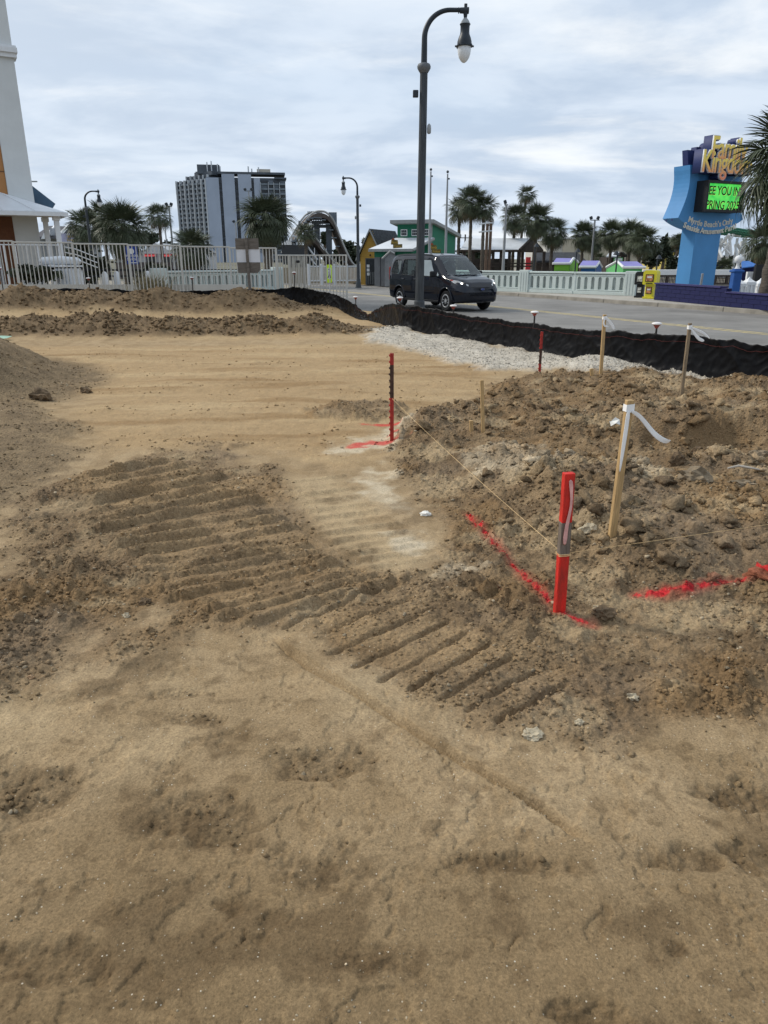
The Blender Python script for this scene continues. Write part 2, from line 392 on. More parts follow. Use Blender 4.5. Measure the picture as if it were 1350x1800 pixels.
    # hairline cracks in the crust
    cr = np.abs(fbm(x, y, 3.2, 4, 91)); ck = sst(0.03, 0.0, cr) * sst(0.12, 0.45, fbm(x, y, 2.3, 3, 95)) * sst(-.15, .15, fbm(x, y, 8, 2, 96)) * (1 - dark) * near01(y)
    fl = fbm(x, y, 2.4, 5, 97, .6)
    z = z - 0.008 * ck - 0.006 * sst(.30, .35, fl + .10 * F['w2']) * (1 - dark) * near01(y)
    z = z + (1 - dark) * near01(y) * (0.0011 * fbm(x, y, 22, 3, 62, .6) + sst(-.1, .5, F['w1']) * np.maximum(0, 0.5 - c3) * v3 * v3 * 0.012)
    # wheel ruts on the far tan flat
    for yy, am in ((13.3, .03), (12.1, .025), (11.0, .03), (10.2, .02)):
        z = z - am * F['tan'] * np.exp(-((y - yy - 0.12 * np.sin(x * 0.7 + yy) - 0.10 * F['w3'] * 4) / 0.07) ** 2) * sst(-0.1, 0.5, fbm(x, y * 0 + yy, 0.3, 2, 99))
    z = z + F['tan'] * 0.008 * fbm(x, y, 3.5, 5, 107, .65) + F['tan'] * 0.006 * fbm(x * 0.25, y * 1.6, 1.0, 4, 105)
    # fall away to the road edge
    n = x * RN.x + y * RN.y
    z = z - 0.22 * sst(9.9, 10.7, n)
    return z
def near01(y): return sst(6, 3, y)

def soil(x, y, F=None):
    F = F or fields(x, y)
    def mixc(c, d, f): return c * (1 - f[:, None]) + np.array(d)[None, :] * f[:, None]
    n = len(x)
    big = sst(-0.5, 0.6, fbm(x, y, 0.8, 4, 111)); mid = sst(-0.6, 0.6, fbm(x, y, 4.0, 4, 121))
    c = np.tile(np.array(SOIL['fore']), (n, 1)); c = mixc(c, SOIL['fore2'], big * 0.75); c = mixc(c, SOIL['fore3'], sst(0.45, 0.95, mid) * 0.5)
    c = mixc(c, SOIL['fore4'], sst(2.4, 1.2, y + 0.5 * F['w1']) * 0.85)
    c = mixc(c, SOIL['tan'], F['tan']); c = mixc(c, SOIL['tan2'], F['tan'] * sst(0.0, 0.7, fbm(x * 0.35, y * 1.7, 0.9, 4, 131)) * 0.8)
    c = mixc(c, SOIL['tan3'], F['tan'] * sst(0.1, 0.8, fbm(x * 0.3, y * 1.3, 1.4, 4, 137)) * 0.7)
    far = sst(15.0, 16.0, y); c = mixc(c, SOIL['tan'], far); c = mixc(c, SOIL['tan2'], far * big * 0.8)
    c = mixc(c, SOIL['pale'], F['tyre'] * 0.75)
    gl = np.maximum(F['grey'], F['pile']); c = mixc(c, SOIL['grey'], gl * 0.9); c = mixc(c, SOIL['grey2'], gl * mid * 0.5)
    dk = F['dark'] * (1 - 0.8 * F['tyre'])
    c = mixc(c, SOIL['dark'], dk * 0.92); c = mixc(c, SOIL['dark2'], dk * sst(0.25, 0.8, mid)); c = mixc(c, SOIL['rust'], dk * sst(0.05, 0.5, fbm(x, y, 1.1, 4, 141)) * 0.6)
    c = mixc(c, SOIL['greyd'], dk * sst(0.15, 0.6, fbm(x, y, 0.9, 4, 151)) * 0.6)
    c = mixc(c, SOIL['rust2'], F['mound'] * sst(5.6, 7.0, y + 0.5 * F['w1']) * 0.45)
    c = mixc(c, SOIL['pale'], dk * sst(0.15, 0.7, fbm(x * .8, y * 1.3, 1.6, 5, 157, .6)) * (1 - F['trk']) * .55)
    c = mixc(c, SOIL['track'], F['trk'] * (0.35 + .55 * sst(-.3, .5, fbm(x, y, 3.0, 4, 183))))
    bb = np.clip(np.maximum(sst(.16, .42, F['b1'] + .12 * F['w1']), sst(.10, .36, F['b2'] + .14 * F['w1'])), 0, 1)
    c = mixc(c, SOIL['berm'], bb); c = mixc(c, SOIL['dark2'], bb * mid * 0.6)
    c = mixc(c, SOIL['gravel'], F['gravel']); c = mixc(c, SOIL['gravel2'], F['gravel'] * mid * 0.45)
    c = mixc(c, SOIL['white'], F['wsand'] * (1 - .5 * F['mound']) * (0.55 + 0.4 * sst(-0.3, 0.3, F['w2'])))
    c = mixc(c, SOIL['wet'], F['wet'] * (0.35 + 0.50 * sst(-0.4, 0.4, F['w2'])))
    st = sst(0.20, 0.75, fbm(x, y, 2.6, 5, 161, .6)) * (1 - dk) * sst(7, 3.5, y); c = mixc(c, SOIL['wet'], st * 0.6)
    st = sst(0.35, 0.7, fbm(x, y, 11, 3, 163)) * (1 - dk) * sst(5, 2.5, y); c = mixc(c, SOIL['wet'], st * 0.45)
    c = mixc(c, SOIL['pale'], sst(0.15, .8, fbm(x, y, 1.1, 4, 167)) * (1 - dk) * sst(1.6, 2.4, y) * sst(4.2, 3.2, y) * .6)
    rd = np.zeros(n)
    for p, w in zip(RED, REDW):
        d, t = polyd(x, y, p)
        rd = np.maximum(rd, sst(1.15, 0.55, d / w + 0.45 * F['w2']) * (0.30 + 0.70 * sst(-.35, .15, fbm(x, y, 16, 4, 171, .65))))
        rd = np.maximum(rd, 0.22 * sst(3.4, 0.5, d / w + 0.9 * F['w2']))
    for (a, b, rx, ry) in REDB:
        g = gp(a, b); rd = np.maximum(rd, 0.72 * sst(1.2, 0.5, np.hypot((x - g.x) / rx, (y - g.y) / ry) + 0.9 * F['w2'] + 0.4 * F['w1']))
    c = mixc(c, SOIL['red'], np.clip(rd, 0, 0.90))
    return c
SOIL = dict(track=(.300, .205, .110), fore=(.375, .272, .157), fore2=(.322, .228, .126), fore3=(.255, .174, .090), fore4=(.215, .147, .076), tan=(.365, .252, .134), tan2=(.430, .310, .172), tan3=(.25, .155, .070), pale=(.44, .330, .195),
            grey=(.215, .155, .090), grey2=(.140, .100, .060), dark=(.158, .106, .059), dark2=(.250, .174, .098), rust=(.220, .136, .063), greyd=(.205, .152, .100), rust2=(.192, .126, .067),
            berm=(.135, .090, .049), gravel=(.53, .48, .40), gravel2=(.38, .335, .265), white=(.52, .43, .30), wet=(.125, .082, .042), red=(.56, .020, .030))

def H1(x, y):
    return float(height(np.array([x], float), np.array([y], float))[0])
def gt(px, py):
    """photo point -> point on the dirt surface"""
    z = 0.0
    for _ in range(7):
        p = gp(px, py, z); z = 0.5 * z + 0.5 * H1(p.x, p.y)
    p = gp(px, py, z); return Vector((p.x, p.y, H1(p.x, p.y)))

RED = [[tuple(gt(a, b))[:2] for a, b in ln_] for ln_ in RED_PX]
def mesh_np(name, V, Q, cols=None, smooth=True):
    me = bpy.data.meshes.new(name); k = Q.shape[1]
    me.vertices.add(len(V)); me.vertices.foreach_set('co', V.astype(np.float32).ravel())
    me.loops.add(Q.size); me.loops.foreach_set('vertex_index', Q.astype(np.int32).ravel())
    me.polygons.add(len(Q)); me.polygons.foreach_set('loop_start', np.arange(0, Q.size, k, dtype=np.int32)); me.polygons.foreach_set('loop_total', np.full(len(Q), k, np.int32))
    me.update(calc_edges=True)
    if smooth: me.polygons.foreach_set('use_smooth', np.ones(len(Q), bool))
    if cols is not None:
        a = me.color_attributes.new('soil', 'FLOAT_COLOR', 'POINT')
        a.data.foreach_set('color', (cols if cols.shape[1] == 4 else np.concatenate([cols, np.ones((len(cols), 1))], 1)).astype(np.float32).ravel())
    return me

def soil_mat(name, bump=0.5, fscale=120.0, speck=True, rough=0.95):
    m = bpy.data.materials.new(name); m.use_nodes = True; nt = m.node_tree; N = nt.nodes; L = nt.links
    b = N['Principled BSDF']; b.inputs['Roughness'].default_value = rough; b.inputs['Specular IOR Level'].default_value = 0.15
    at_ = N.new('ShaderNodeAttribute'); at_.attribute_name = 'soil'
    geo = N.new('ShaderNodeNewGeometry')
    def noise(sc, det, ro=0.6):
        n = N.new('ShaderNodeTexNoise'); n.inputs['Scale'].default_value = sc; n.inputs['Detail'].default_value = det; n.inputs['Roughness'].default_value = ro
        L.new(geo.outputs['Position'], n.inputs['Vector']); return n.outputs[0]
    def rng(v, a, bb, c, d):
        r = N.new('ShaderNodeMapRange'); r.inputs[1].default_value = a; r.inputs[2].default_value = bb; r.inputs[3].default_value = c; r.inputs[4].default_value = d
        L.new(v, r.inputs[0]); return r.outputs[0]
    def mul(a, b):
        q = N.new('ShaderNodeMath'); q.operation = 'MULTIPLY'
        for k, t in enumerate((a, b)):
            if isinstance(t, (int, float)): q.inputs[k].default_value = t
            else: L.new(t, q.inputs[k])
        return q.outputs[0]
    def add(a, b):
        q = N.new('ShaderNodeMath'); q.operation = 'ADD'
        for k, t in enumerate((a, b)):
            if isinstance(t, (int, float)): q.inputs[k].default_value = t
            else: L.new(t, q.inputs[k])
        return q.outputs[0]
    n_a, n_b, n_c = noise(fscale, 3, 0.75), noise(48, 6, 0.78), noise(7, 9, 0.78)
    mu = N.new('ShaderNodeMath'); mu.operation = 'MULTIPLY'; kk = add(mul(at_.outputs['Alpha'], 0.45), 0.55)
    var = add(mul(add(add(mul(rng(n_b, 0.3, 0.7, -1, 1), 0.30), mul(rng(n_c, 0.3, 0.7, -1, 1), 0.30)), 0.0), kk), 1.0)
    L.new(rng(n_a, 0.3, 0.7, 0.70, 1.30), mu.inputs[0]); L.new(var, mu.inputs[1])
    sc = N.new('ShaderNodeVectorMath'); sc.operation = 'SCALE'; L.new(at_.outputs['Color'], sc.inputs[0]); L.new(mu.outputs[0], sc.inputs['Scale'])
    colr = sc.outputs[0]
    if speck:                                   # shell grit in the sand
        vo = N.new('ShaderNodeTexVoronoi'); vo.inputs['Scale'].default_value = 95.0; L.new(geo.outputs['Position'], vo.inputs['Vector'])
        s1 = rng(vo.outputs['Distance'], 0.16, 0.24, 1.0, 0.0)
        sx = N.new('ShaderNodeSeparateColor'); L.new(vo.outputs['Color'], sx.inputs[0])
        s2 = rng(sx.outputs[0], 0.93, 0.985, 0.0, 0.85)
        mm = N.new('ShaderNodeMath'); mm.operation = 'MULTIPLY'; L.new(s1, mm.inputs[0]); L.new(s2, mm.inputs[1])
        mx = N.new('ShaderNodeMix'); mx.data_type = 'RGBA'; L.new(mm.outputs[0], mx.inputs[0]); L.new(colr, mx.inputs[6]); mx.inputs[7].default_value = (.66, .60, .48, 1)
        colr = mx.outputs[2]
        s3 = rng(sx.outputs[0], 0.02, 0.16, 0.6, 0.0); md_ = N.new('ShaderNodeMix'); md_.data_type = 'RGBA'; L.new(mul(rng(vo.outputs['Distance'], 0.18, 0.34, 1.0, 0.0), s3), md_.inputs[0]); L.new(colr, md_.inputs[6]); md_.inputs[7].default_value = (.07, .047, .026, 1); colr = md_.outputs[2]
    L.new(colr, b.inputs['Base Color'])
    vb = N.new('ShaderNodeTexVoronoi'); vb.inputs['Scale'].default_value = 42.0; vb.inputs['Randomness'].default_value = 1.0; L.new(geo.outputs['Position'], vb.inputs['Vector'])
    crumb = mul(rng(vb.outputs['Distance'], 0.0, 0.7, 1.0, 0.0), at_.outputs['Alpha'])
    hgt = add(add(mul(mul(n_b, 0.85), kk), mul(n_a, 0.32)), mul(crumb, 0.75))
    bn = N.new('ShaderNodeBump'); bn.inputs['Strength'].default_value = bump; bn.inputs['Distance'].default_value = 0.016
    L.new(hgt, bn.inputs['Height']); L.new(bn.outputs[0], b.inputs['Normal'])
    return m
M_SOIL = soil_mat('site_soil', 0.8); M_CLOD = soil_mat('clod_soil', 0.7, 120, False)

def build_site():
    ys = [0.55]
    while ys[-1] < 36: ys.append(ys[-1] + 0.0037 * ys[-1] ** 1.13)
    ys = np.array(ys); nc = 880
    t = np.linspace(-1, 1, nc)
    X = t[None, :] * (0.60 * ys[:, None] + 0.9); Y = np.repeat(ys[:, None], nc, 1)
    x = X.ravel(); y = Y.ravel(); F = fields(x, y); z = height(x, y, F); c = np.concatenate([soil(x, y, F), np.clip(np.maximum.reduce([F['dark'] * (1 - .6 * F['tyre']), F['b1'] * 1.5, F['b2'] * 1.5, F['gravel'], F['grey'], F['pile'], F['wet'] * .7]), 0, 1)[:, None]], 1)
    V = np.stack([x, y, z], 1); nr = len(ys)
    i = np.arange(nr * nc).reshape(nr, nc)
    Q = np.stack([i[:-1, :-1], i[:-1, 1:], i[1:, 1:], i[1:, :-1]], -1).reshape(-1, 4)
    n = x * RN.x + y * RN.y
    keep = (n[Q] < 10.72).all(1); Q = Q[keep]
    used = np.zeros(len(V), bool); used[Q.ravel()] = True; idx = np.cumsum(used) - 1
    V = V[used]; c = c[used]; Q = idx[Q]
    me = mesh_np('dirt_ground', V, Q, c); me.materials.append(M_SOIL)
    tag(link('dirt_ground', me), kind='structure')
    return len(Q)
print('site quads', build_site())

# ---- loose clods, pebbles and shell bits (uncountable): one mesh per kind
def ico(sub):
    bm = bmesh.new(); bmesh.ops.create_icosphere(bm, subdivisions=sub, radius=1.0)
    v = np.array([p.co[:] for p in bm.verts]); f = np.array([[q.index for q in p.verts] for p in bm.faces]); bm.free(); return v, f
def lumps(sub, nvar, seed, jag):
    v, f = ico(sub); rs = np.random.RandomState(seed); out = []
    for k in range(nvar):
        o = rs.rand(3) * 50
        r = 1 + jag * (perlin(v[:, 0] * 1.3 + o[0], v[:, 1] * 1.3 + v[:, 2] * 1.7 + o[1], k) + 0.5 * perlin(v[:, 2] * 2.9 + o[2], v[:, 0] * 2.7 - v[:, 1] * 2.2 + o[0], k + 9))
        r = r * (1 - 0.34 * rs.rand(len(v)))
        out.append(v * r[:, None])
    return out, f
def scatter(name, pts, size, sub, seed, material, jag=0.5, flat=(0.5, 0.85), colf=None, tint=0.2, sink=0.25):
    rs = np.random.RandomState(seed); vs, f = lumps(sub, 10, seed, jag); n = len(pts)
    z = height(pts[:, 0], pts[:, 1]); c = soil(pts[:, 0], pts[:, 1]) if colf is None else colf(n, rs)
    VV = []; FF = []; CC = []; nv = len(vs[0])
    for k in range(n):
        a = rs.rand() * 6.283; ca, sa = math.cos(a), math.sin(a); s = size[k]
        sx, sy, sz = s * (0.75 + 0.6 * rs.rand()), s * (0.7 + 0.4 * rs.rand()), s * rs.uniform(*flat)
        v = vs[rs.randint(10)]; tl = rs.uniform(-.5, .5)
        X, Y, Z = v[:, 0] * sx, v[:, 1] * sy, v[:, 2] * sz
        X, Z = X * math.cos(tl) - Z * math.sin(tl), X * math.sin(tl) + Z * math.cos(tl)
        VV.append(np.stack([X * ca - Y * sa + pts[k, 0], X * sa + Y * ca + pts[k, 1], Z + z[k] + sz * (1 - 2 * sink) * 0.6], 1))
        FF.append(f + k * nv); CC.append(np.tile(c[k] * (1 + tint * (rs.rand() * 2 - 1)), (nv, 1)))
    me = mesh_np(name, np.concatenate(VV), np.concatenate(FF), np.concatenate(CC), smooth=False); me.materials.append(material)
    return tag(link(name, me), kind='stuff')
def sample(n, seed, wfun, ymin=0.8, ymax=26, pw=1.0, xw=0.60):
    rs = np.random.RandomState(seed); out = []; tot = 0
    while tot < n:
        m = n * 4; u = rs.rand(m); y = ymin * (ymax / ymin) ** (u ** pw); x = (rs.rand(m) * 2 - 1) * (xw * y + 0.3)
        w = wfun(x, y); n_ = x * RN.x + y * RN.y
        k = (rs.rand(m) < w) & (n_ < 9.0); p = np.stack([x[k], y[k]], 1); out.append(p); tot += len(p)
        if len(p) == 0: break
    return np.concatenate(out)[:n]
def w_dark(x, y):
    F = fields(x, y); return np.clip(np.maximum.reduce([F['dark'] * (1 - 0.8 * F['tyre']) * (1 - .25 * F['trk']), 0.5 * F['grey'], 0.6 * F['pile'], 0.35 * F['wet']]), 0, 1) * (0.25 + 0.75 * sst(-0.3, 0.5, F['w1'] + 0.5 * F['w2']))
def w_mound(x, y):
    F = fields(x, y); return np.clip(np.maximum.reduce([F['mound'], F['b1'], F['b2']]), 0, 1) * (0.2 + 0.8 * sst(-0.2, 0.5, F['w1']))
def w_berm(x, y):
    F = fields(x, y); return sst(.12, .5, np.maximum(F['b1'], F['b2'])) * (0.3 + 0.7 * sst(-.3, .4, F['w1']))
def w_tan(x, y):
    F = fields(x, y); return F['tan'] * sst(-.2, .6, F['w1'] + .5 * F['w2'])
def w_all(x, y): return sst(-.1, .7, fbm(x, y, 2.0, 3, 191))
def w_gravel(x, y): return fields(x, y)['gravel']
_r = np.random.RandomState(3)
p = sample(17000, 1, w_dark, 1.6, 12, 0.85); scatter('soil_crumbs', p, 0.003 + 0.010 * _r.rand(len(p)) ** 3 + 0.0008 * p[:, 1], 1, 21, M_CLOD, 0.7, tint=.28)
p = sample(4500, 12, w_berm, 13, 26, 1.0, .62); scatter('berm_clods', p, 0.018 + 0.055 * _r.rand(len(p)) ** 3, 1, 27, M_CLOD, 0.7, tint=.25)
p = sample(1700, 2, w_mound, 2.2, 14, 0.8); scatter('soil_clods', p, 0.008 + 0.060 * _r.rand(len(p)) ** 7 + 0.0020 * p[:, 1] * _r.rand(len(p)), 2, 22, M_CLOD, 0.9, tint=.28)
p = sample(700, 4, w_all, 0.75, 9, 1.0); scatter('shell_bits', p, 0.0016 + 0.0035 * _r.rand(len(p)) ** 4 + 0.0004 * p[:, 1], 1, 23, M_CLOD, 0.3, (0.35, 0.6), lambda n, rs: np.array([.54, .44, .30]) * (0.4 + 0.6 * rs.rand(n, 1)))
p = sample(1800, 31, w_tan, 6, 16, .9, .62); scatter('sand_crumbs', p, 0.004 + 0.016 * _r.rand(len(p)) ** 4, 1, 33, M_CLOD, .7, tint=.3)
p = sample(420, 5, w_dark, 1.8, 11, 0.8); scatter('pale_pebbles', p, 0.005 + 0.010 * _r.rand(len(p)) ** 3 + 0.001 * p[:, 1], 1, 24, M_CLOD, 0.4, (0.5, 0.8), lambda n, rs: np.array([.42, .34, .23]) * (0.55 + 0.6 * rs.rand(n, 1)))
p = sample(6000, 6, w_gravel, 9, 20, 1.0, 0.62); scatter('gravel_stones', p, 0.005 + 0.016 * _r.rand(len(p)) ** 4, 1, 25, M_CLOD, 0.4, (0.5, 0.8), lambda n, rs: np.array([.56, .505, .42]) * (0.5 + 0.6 * rs.rand(n, 1)))

# ================================================================== GROUND, ROAD, PAVEMENT
M_EARTH = mat('far_earth', (.16, .15, .10), 0.95, var=0.3, scale=0.05, bump=0.3, bscale=1.0)
M_ASPH = mat('asphalt', (.225, .215, .20), 0.85, var=0.17, scale=0.5, bump=0.35, bscale=120)
M_CONC = mat('pavement_concrete', (.40, .375, .33), 0.85, var=0.10, scale=1.2, bump=0.25, bscale=60)
M_KERB = mat('kerb_concrete', (.29, .265, .225), 0.85, var=0.16, scale=2.0, bump=0.3, bscale=50)
M_YEL = mat('worn_yellow_paint', (.46, .36, .14), 0.8, var=0.3, scale=9, col2=(.27, .24, .18))
M_WHP = mat('worn_white_paint', (.62, .62, .60), 0.8, var=0.2, scale=9, col2=(.33, .32, .30))
b = MB(); b.add([(-3000, -600, -.5), (3000, -600, -.5), (3000, 4500, -.5), (-3000, 4500, -.5)], [[0, 1, 2, 3]]); tag(b.build('ground', M_EARTH), kind='structure')
N0, NC, N1 = 10.75, 16.4, 22.1
def strip(name, material, s0, s1, n0, n1, z, kind='structure', parent=None, th=0.3):
    b = MB(); q = [rp(s0, n0, z), rp(s1, n0, z), rp(s1, n1, z), rp(s0, n1, z)]
    b.add([*q, *[p - Vector((0, 0, th)) for p in q]], [[0, 1, 2, 3], [7, 6, 5, 4], [0, 4, 5, 1], [1, 5, 6, 2], [2, 6, 7, 3], [3, 7, 4, 0]])
    o = b.build(name, material, parent)
    if kind and not parent: tag(o, kind=kind)
    return o
road = strip('road', M_ASPH, -95, 30, N0, N1, RZ)
mk = strip('lane_line', M_YEL, -70, 30, NC - .20, NC - .08, RZ + .004, parent=road, th=.003)
strip('lane_line', M_YEL, -70, 30, NC + .08, NC + .20, RZ + .004, parent=road, th=.003)
strip('edge_line', M_WHP, -31.5, -27.2, N0 + .45, N0 + .57, RZ + .004, parent=road, th=.003)
# far kerb: separate cast stones as far as they can be told apart
kerb = strip('kerb', M_KERB, -95, -34, N1, N1 + .18, RZ + .15)
kme = None
for k in range(21):
    s = -34 + k * 3.05
    if kme is None:
        b = MB(); b.box((1.515, 0, -.09), (3.03, .18, .48)); o = b.build('kerb_stone', M_KERB, kerb, bevel=.012); kme = o.data
    else: o = link('kerb_stone', kme, kerb)
    o.location = rp(s, N1 + .09, RZ); o.rotation_euler = (0, 0, RROT)
SWZ = RZ + .14
def wallpt(px, py, z=SWZ): return gp(px, py, z)
W0 = wallpt(1118, 520.5); WD = (wallpt(850, 511) - W0).normalized()          # balustrade line, receding to the left
strip('pavement', M_CONC, -95, 30, N1 + .182, N1 + 4.6, SWZ)
# park ground behind the wall and the plaza in front of the kiosks
b = MB(); b.add([tuple(rp(40, N1 + 2.5, -.3)), tuple(rp(-140, N1 + 2.5, -.3)), tuple(rp(-140, 190, -.3)), tuple(rp(40, 190, -.3))], [[0, 1, 2, 3]]); tag(b.build('park_ground', mat('park_paving', (.27, .24, .19), .9, var=.2, scale=.2)), kind='structure')
# verge on the left behind the picket fence
b = MB(); b.add([(-60, 26, .02), (-60, 60, .02), (-9, 60, .02), (-3.0, 33.5, .02), (-2.0, 29.3, .02), (-5, 29.6, .02), (-17, 24.5, .02)], [[0, 1, 2, 3, 4, 5, 6]]); tag(b.build('verge', mat('verge_paving', (.30, .27, .22), .9, var=.25, scale=.6)), kind='structure')

# ================================================================== SILT FENCE
def interp(tab, x):
    return float(np.interp(x, [a for a, _ in tab], [b_ for _, b_ in tab]))
def silt_fence():
    pts = []                                        # (x, y, ztop) stations from the left end round the corner to the right
    LT = [(-200, 511), (0, 511), (60, 510), (130, 507), (200, 509), (250, 512), (340, 511), (400, 510), (440, 508), (480, 509), (505, 507), (517, 503), (530, 505), (560, 511), (590, 517), (605, 523), (630, 538), (648, 553)]
    LD = [(-200, 22.6), (0, 23.6), (200, 24.7), (340, 25.3), (480, 25.8), (517, 25.3), (600, 23.0), (648, 20.9)]
    for px in list(range(-200, 640, 14)) + [648]:
        D = interp(LD, px); p = at(px, interp(LT, px), D); pts.append((p.x, p.y, p.z))
    RB = [(660, 566), (705, 582), (767, 591), (833, 599), (911, 612), (989, 626), (1078, 640), (1155, 650), (1350, 674), (1520, 694)]
    RT = [(660, 545), (672, 538), (690, 533), (715, 536), (740, 540), (800, 549), (830, 556), (867, 560), (905, 566), (955, 570), (1000, 578), (1060, 581), (1100, 584), (1150, 586), (1211, 588), (1280, 598), (1350, 607), (1520, 628)]
    for px in range(660, 1521, 8):
        g = gp(px, interp(RB, px)); p = at(px, interp(RT, px), g.y); pts.append((p.x, p.y, p.z))
    P = np.array(pts); ds = np.r_[0, np.cumsum(np.hypot(np.diff(P[:, 0]), np.diff(P[:, 1])))]
    n = 1500; s = np.linspace(0, ds[-1], n)
    x = np.interp(s, ds, P[:, 0]); y = np.interp(s, ds, P[:, 1]); zt = np.interp(s, ds, P[:, 2]) + 0.032 * fbm(s, s * 0, 1.9, 5, 201, .6)
    tx = np.gradient(x); ty = np.gradient(y); l = np.hypot(tx, ty); nx, ny = ty / l, -tx / l        # towards the site
    m = 26; V = []
    for j in range(m):
        f = j / (m - 1)                             # 0 foot, 1 top
        off = 0.06 * (1 - f) ** 3 + 0.05 * fbm(s, s * 0 + f * .5, 0.8, 2, 211) * (1.1 - f) + 0.040 * (1 - np.abs(fbm(s + f * .30, s * 0 + f * .45, 1.5, 2, 221))) ** 3 * (.35 + .65 * f) + 0.014 * (1 - np.abs(fbm(s - f * .25, s * 0 + f * .5, 4.2, 2, 231))) ** 3  
        xx = x + nx * off; yy = y + ny * off
        zb = height(xx, yy) - 0.06
        V.append(np.stack([xx, yy, zb + (zt - zb) * f], 1))
    V = np.concatenate(V); i = np.arange(m * n).reshape(m, n)
    Q = np.stack([i[:-1, :-1], i[:-1, 1:], i[1:, 1:], i[1:, :-1]], -1).reshape(-1, 4)
    me = mesh_np('fabric', V, Q); me.materials.append(mat('black_woven_fabric', (.007, .007, .008), 0.42, var=0.2, scale=20, spec=0.12, bump=0.05, bscale=200))
    e = thing('silt_fence', 'crumpled black fabric silt fence strung along the edge of the dirt site', 'fence', (float(x[830]), float(y[830]), 0))
    o = link('fabric', me, e); o.matrix_parent_inverse = Matrix.Translation(-e.location)
    md = o.modifiers.new('thickness', 'SOLIDIFY'); md.thickness = 0.004
    # sewn-in cord near the hem
    k = (m - 5) * n; cord = V[k:k + n] + np.stack([nx * .006, ny * .006, 0 * nx], 1)
    bb = MB(); bb.tube([tuple(q) for q in cord[790:]], 0.0022, 5); c = bb.build('hem_cord', mat('red_cord', (.13, .03, .025), .8), e); c.matrix_parent_inverse = Matrix.Translation(-e.location)
    return LD, RB
LD_, RB_ = silt_fence()
M_CAPW = mat('cap_white', (.75, .72, .70), .5); M_CAPR = mat('cap_red', (.30, .07, .06), .5); M_REBAR = mat('rebar_dark', (.03, .026, .024), .7)
CAPS = [(940, 547, 'beside the second small red post'), (1155, 567, 'between the two far ribboned stakes'), (797, 536, 'in front of the van\'s front wheel'), (703, 522, 'in front of the van\'s rear wheel'), (625, 521, 'at the corner of the silt fence by the gate'),
        (517, 478, 'in front of the folded gate panel'), (337, 487, 'in front of the white wall below the weathered board sign'), (155, 488, 'before the white bench behind the picket fence'), (-1, 470, 'at the far left edge of the picket fence')]
for (px, py, where) in CAPS:
    D = interp(LD_, px) - .02 if px < 649 else gp(px, interp(RB_, px)).y + .03
    p = at(px, py, D); z0 = H1(p.x, p.y) - .1
    e = thing('rebar_stake', 'white-capped rebar stake ' + where, 'stake', (p.x, p.y, z0), 0, 'capped rebar stakes along the silt fence')
    h = p.z - z0; b = MB(); b.tube([(0, 0, 0), (.004, 0, h - .03)], .016, 8); b.build('rod', M_REBAR, e)
    b = MB(); b.lathe([(.018, -.085), (.028, -.07), (.042, -.045), (.062, -.033), (.062, -.03), (.0, -.03)], 14, (0, 0, h)); b.build('cap_skirt', M_CAPR, e, 40)
    b = MB(); b.lathe([(.066, -.029), (.075, -.02), (.068, -.004), (.03, .006), (0, .008)], 14, (0, 0, h)); b.build('cap', M_CAPW, e, 40)

# ================================================================== STAKES, POSTS, STRING
M_WOOD = mat('fresh_pine', (.50, .33, .15), .7, var=.18, scale=9, stretch=(14, 14, 1.2), bump=.1, bscale=30)
M_WOODG = mat('grey_pine', (.19, .15, .12), .8, var=.25, scale=9, stretch=(14, 14, 1.2), bump=.15, bscale=30)
M_RED = mat('red_marking_paint', (.66, .022, .014), .65, var=.22, scale=7, stretch=(5, 5, 1), bump=.35, bscale=40, col2=(.34, .030, .018))
M_PINK = mat('pink_tape', (.80, .42, .38), .45, var=.15, scale=20); M_WTAPE = mat('white_tape', (.90, .89, .87), .45, var=.04, scale=10)
M_RUST = mat('red_painted_steel', (.42, .035, .025), .5, var=.25, scale=15); M_BRN = mat('brown_steel', (.075, .038, .025), .55, var=.3, scale=15)
def stick_axes(base, top, rz):
    a = (top - base); L_ = a.length; a.normalize()
    x = Matrix.Rotation(rz, 3, 'Z') @ Vector((1, 0, 0)); x = (x - a * x.dot(a)).normalized(); y = a.cross(x)
    return Matrix((x, y, a)).transposed(), L_
def stake(name, label, bpx, tpx, w, t, zones, rz=0.0, point=True, cat='stake', group=None):
    g = gt(*bpx); top = at(tpx[0], tpx[1], g.y + (0 if len(tpx) < 3 else tpx[2])); M, L_ = stick_axes(g, top, rz)
    e = thing(name, label, cat, g, 0, group)
    for (a, b_, m_, nm) in zones:
        z0, z1 = (a * L_ if a > 0 else -.12), b_ * L_
        q = MB(); q.box((0, 0, (z0 + z1) / 2), (w, t, z1 - z0)); o = q.build(nm, m_, e, bevel=.0025); o.matrix_parent_inverse = Matrix()
        o.rotation_euler = M.to_euler()
    return e, g, M, L_
def ribbon(name, pts, widths, material, parent, wdir):
    """cloth strip through pts, with a width direction at each point"""
    V = []; F = []
    for p, w, d in zip(pts, widths, wdir):
        p = Vector(p); d = Vector(d).normalized(); V += [p - d * w / 2, p + d * w / 2]
    for i in range(len(pts) - 1): F.append([2 * i, 2 * i + 1, 2 * i + 3, 2 * i + 2])
    b = MB(); b.add(V, F); o = b.build(name, material, parent, 60)
    md = o.modifiers.new('thickness', 'SOLIDIFY'); md.thickness = .0012; md2 = o.modifiers.new('soft', 'SUBSURF'); md2.levels = md2.render_levels = 1
    return o
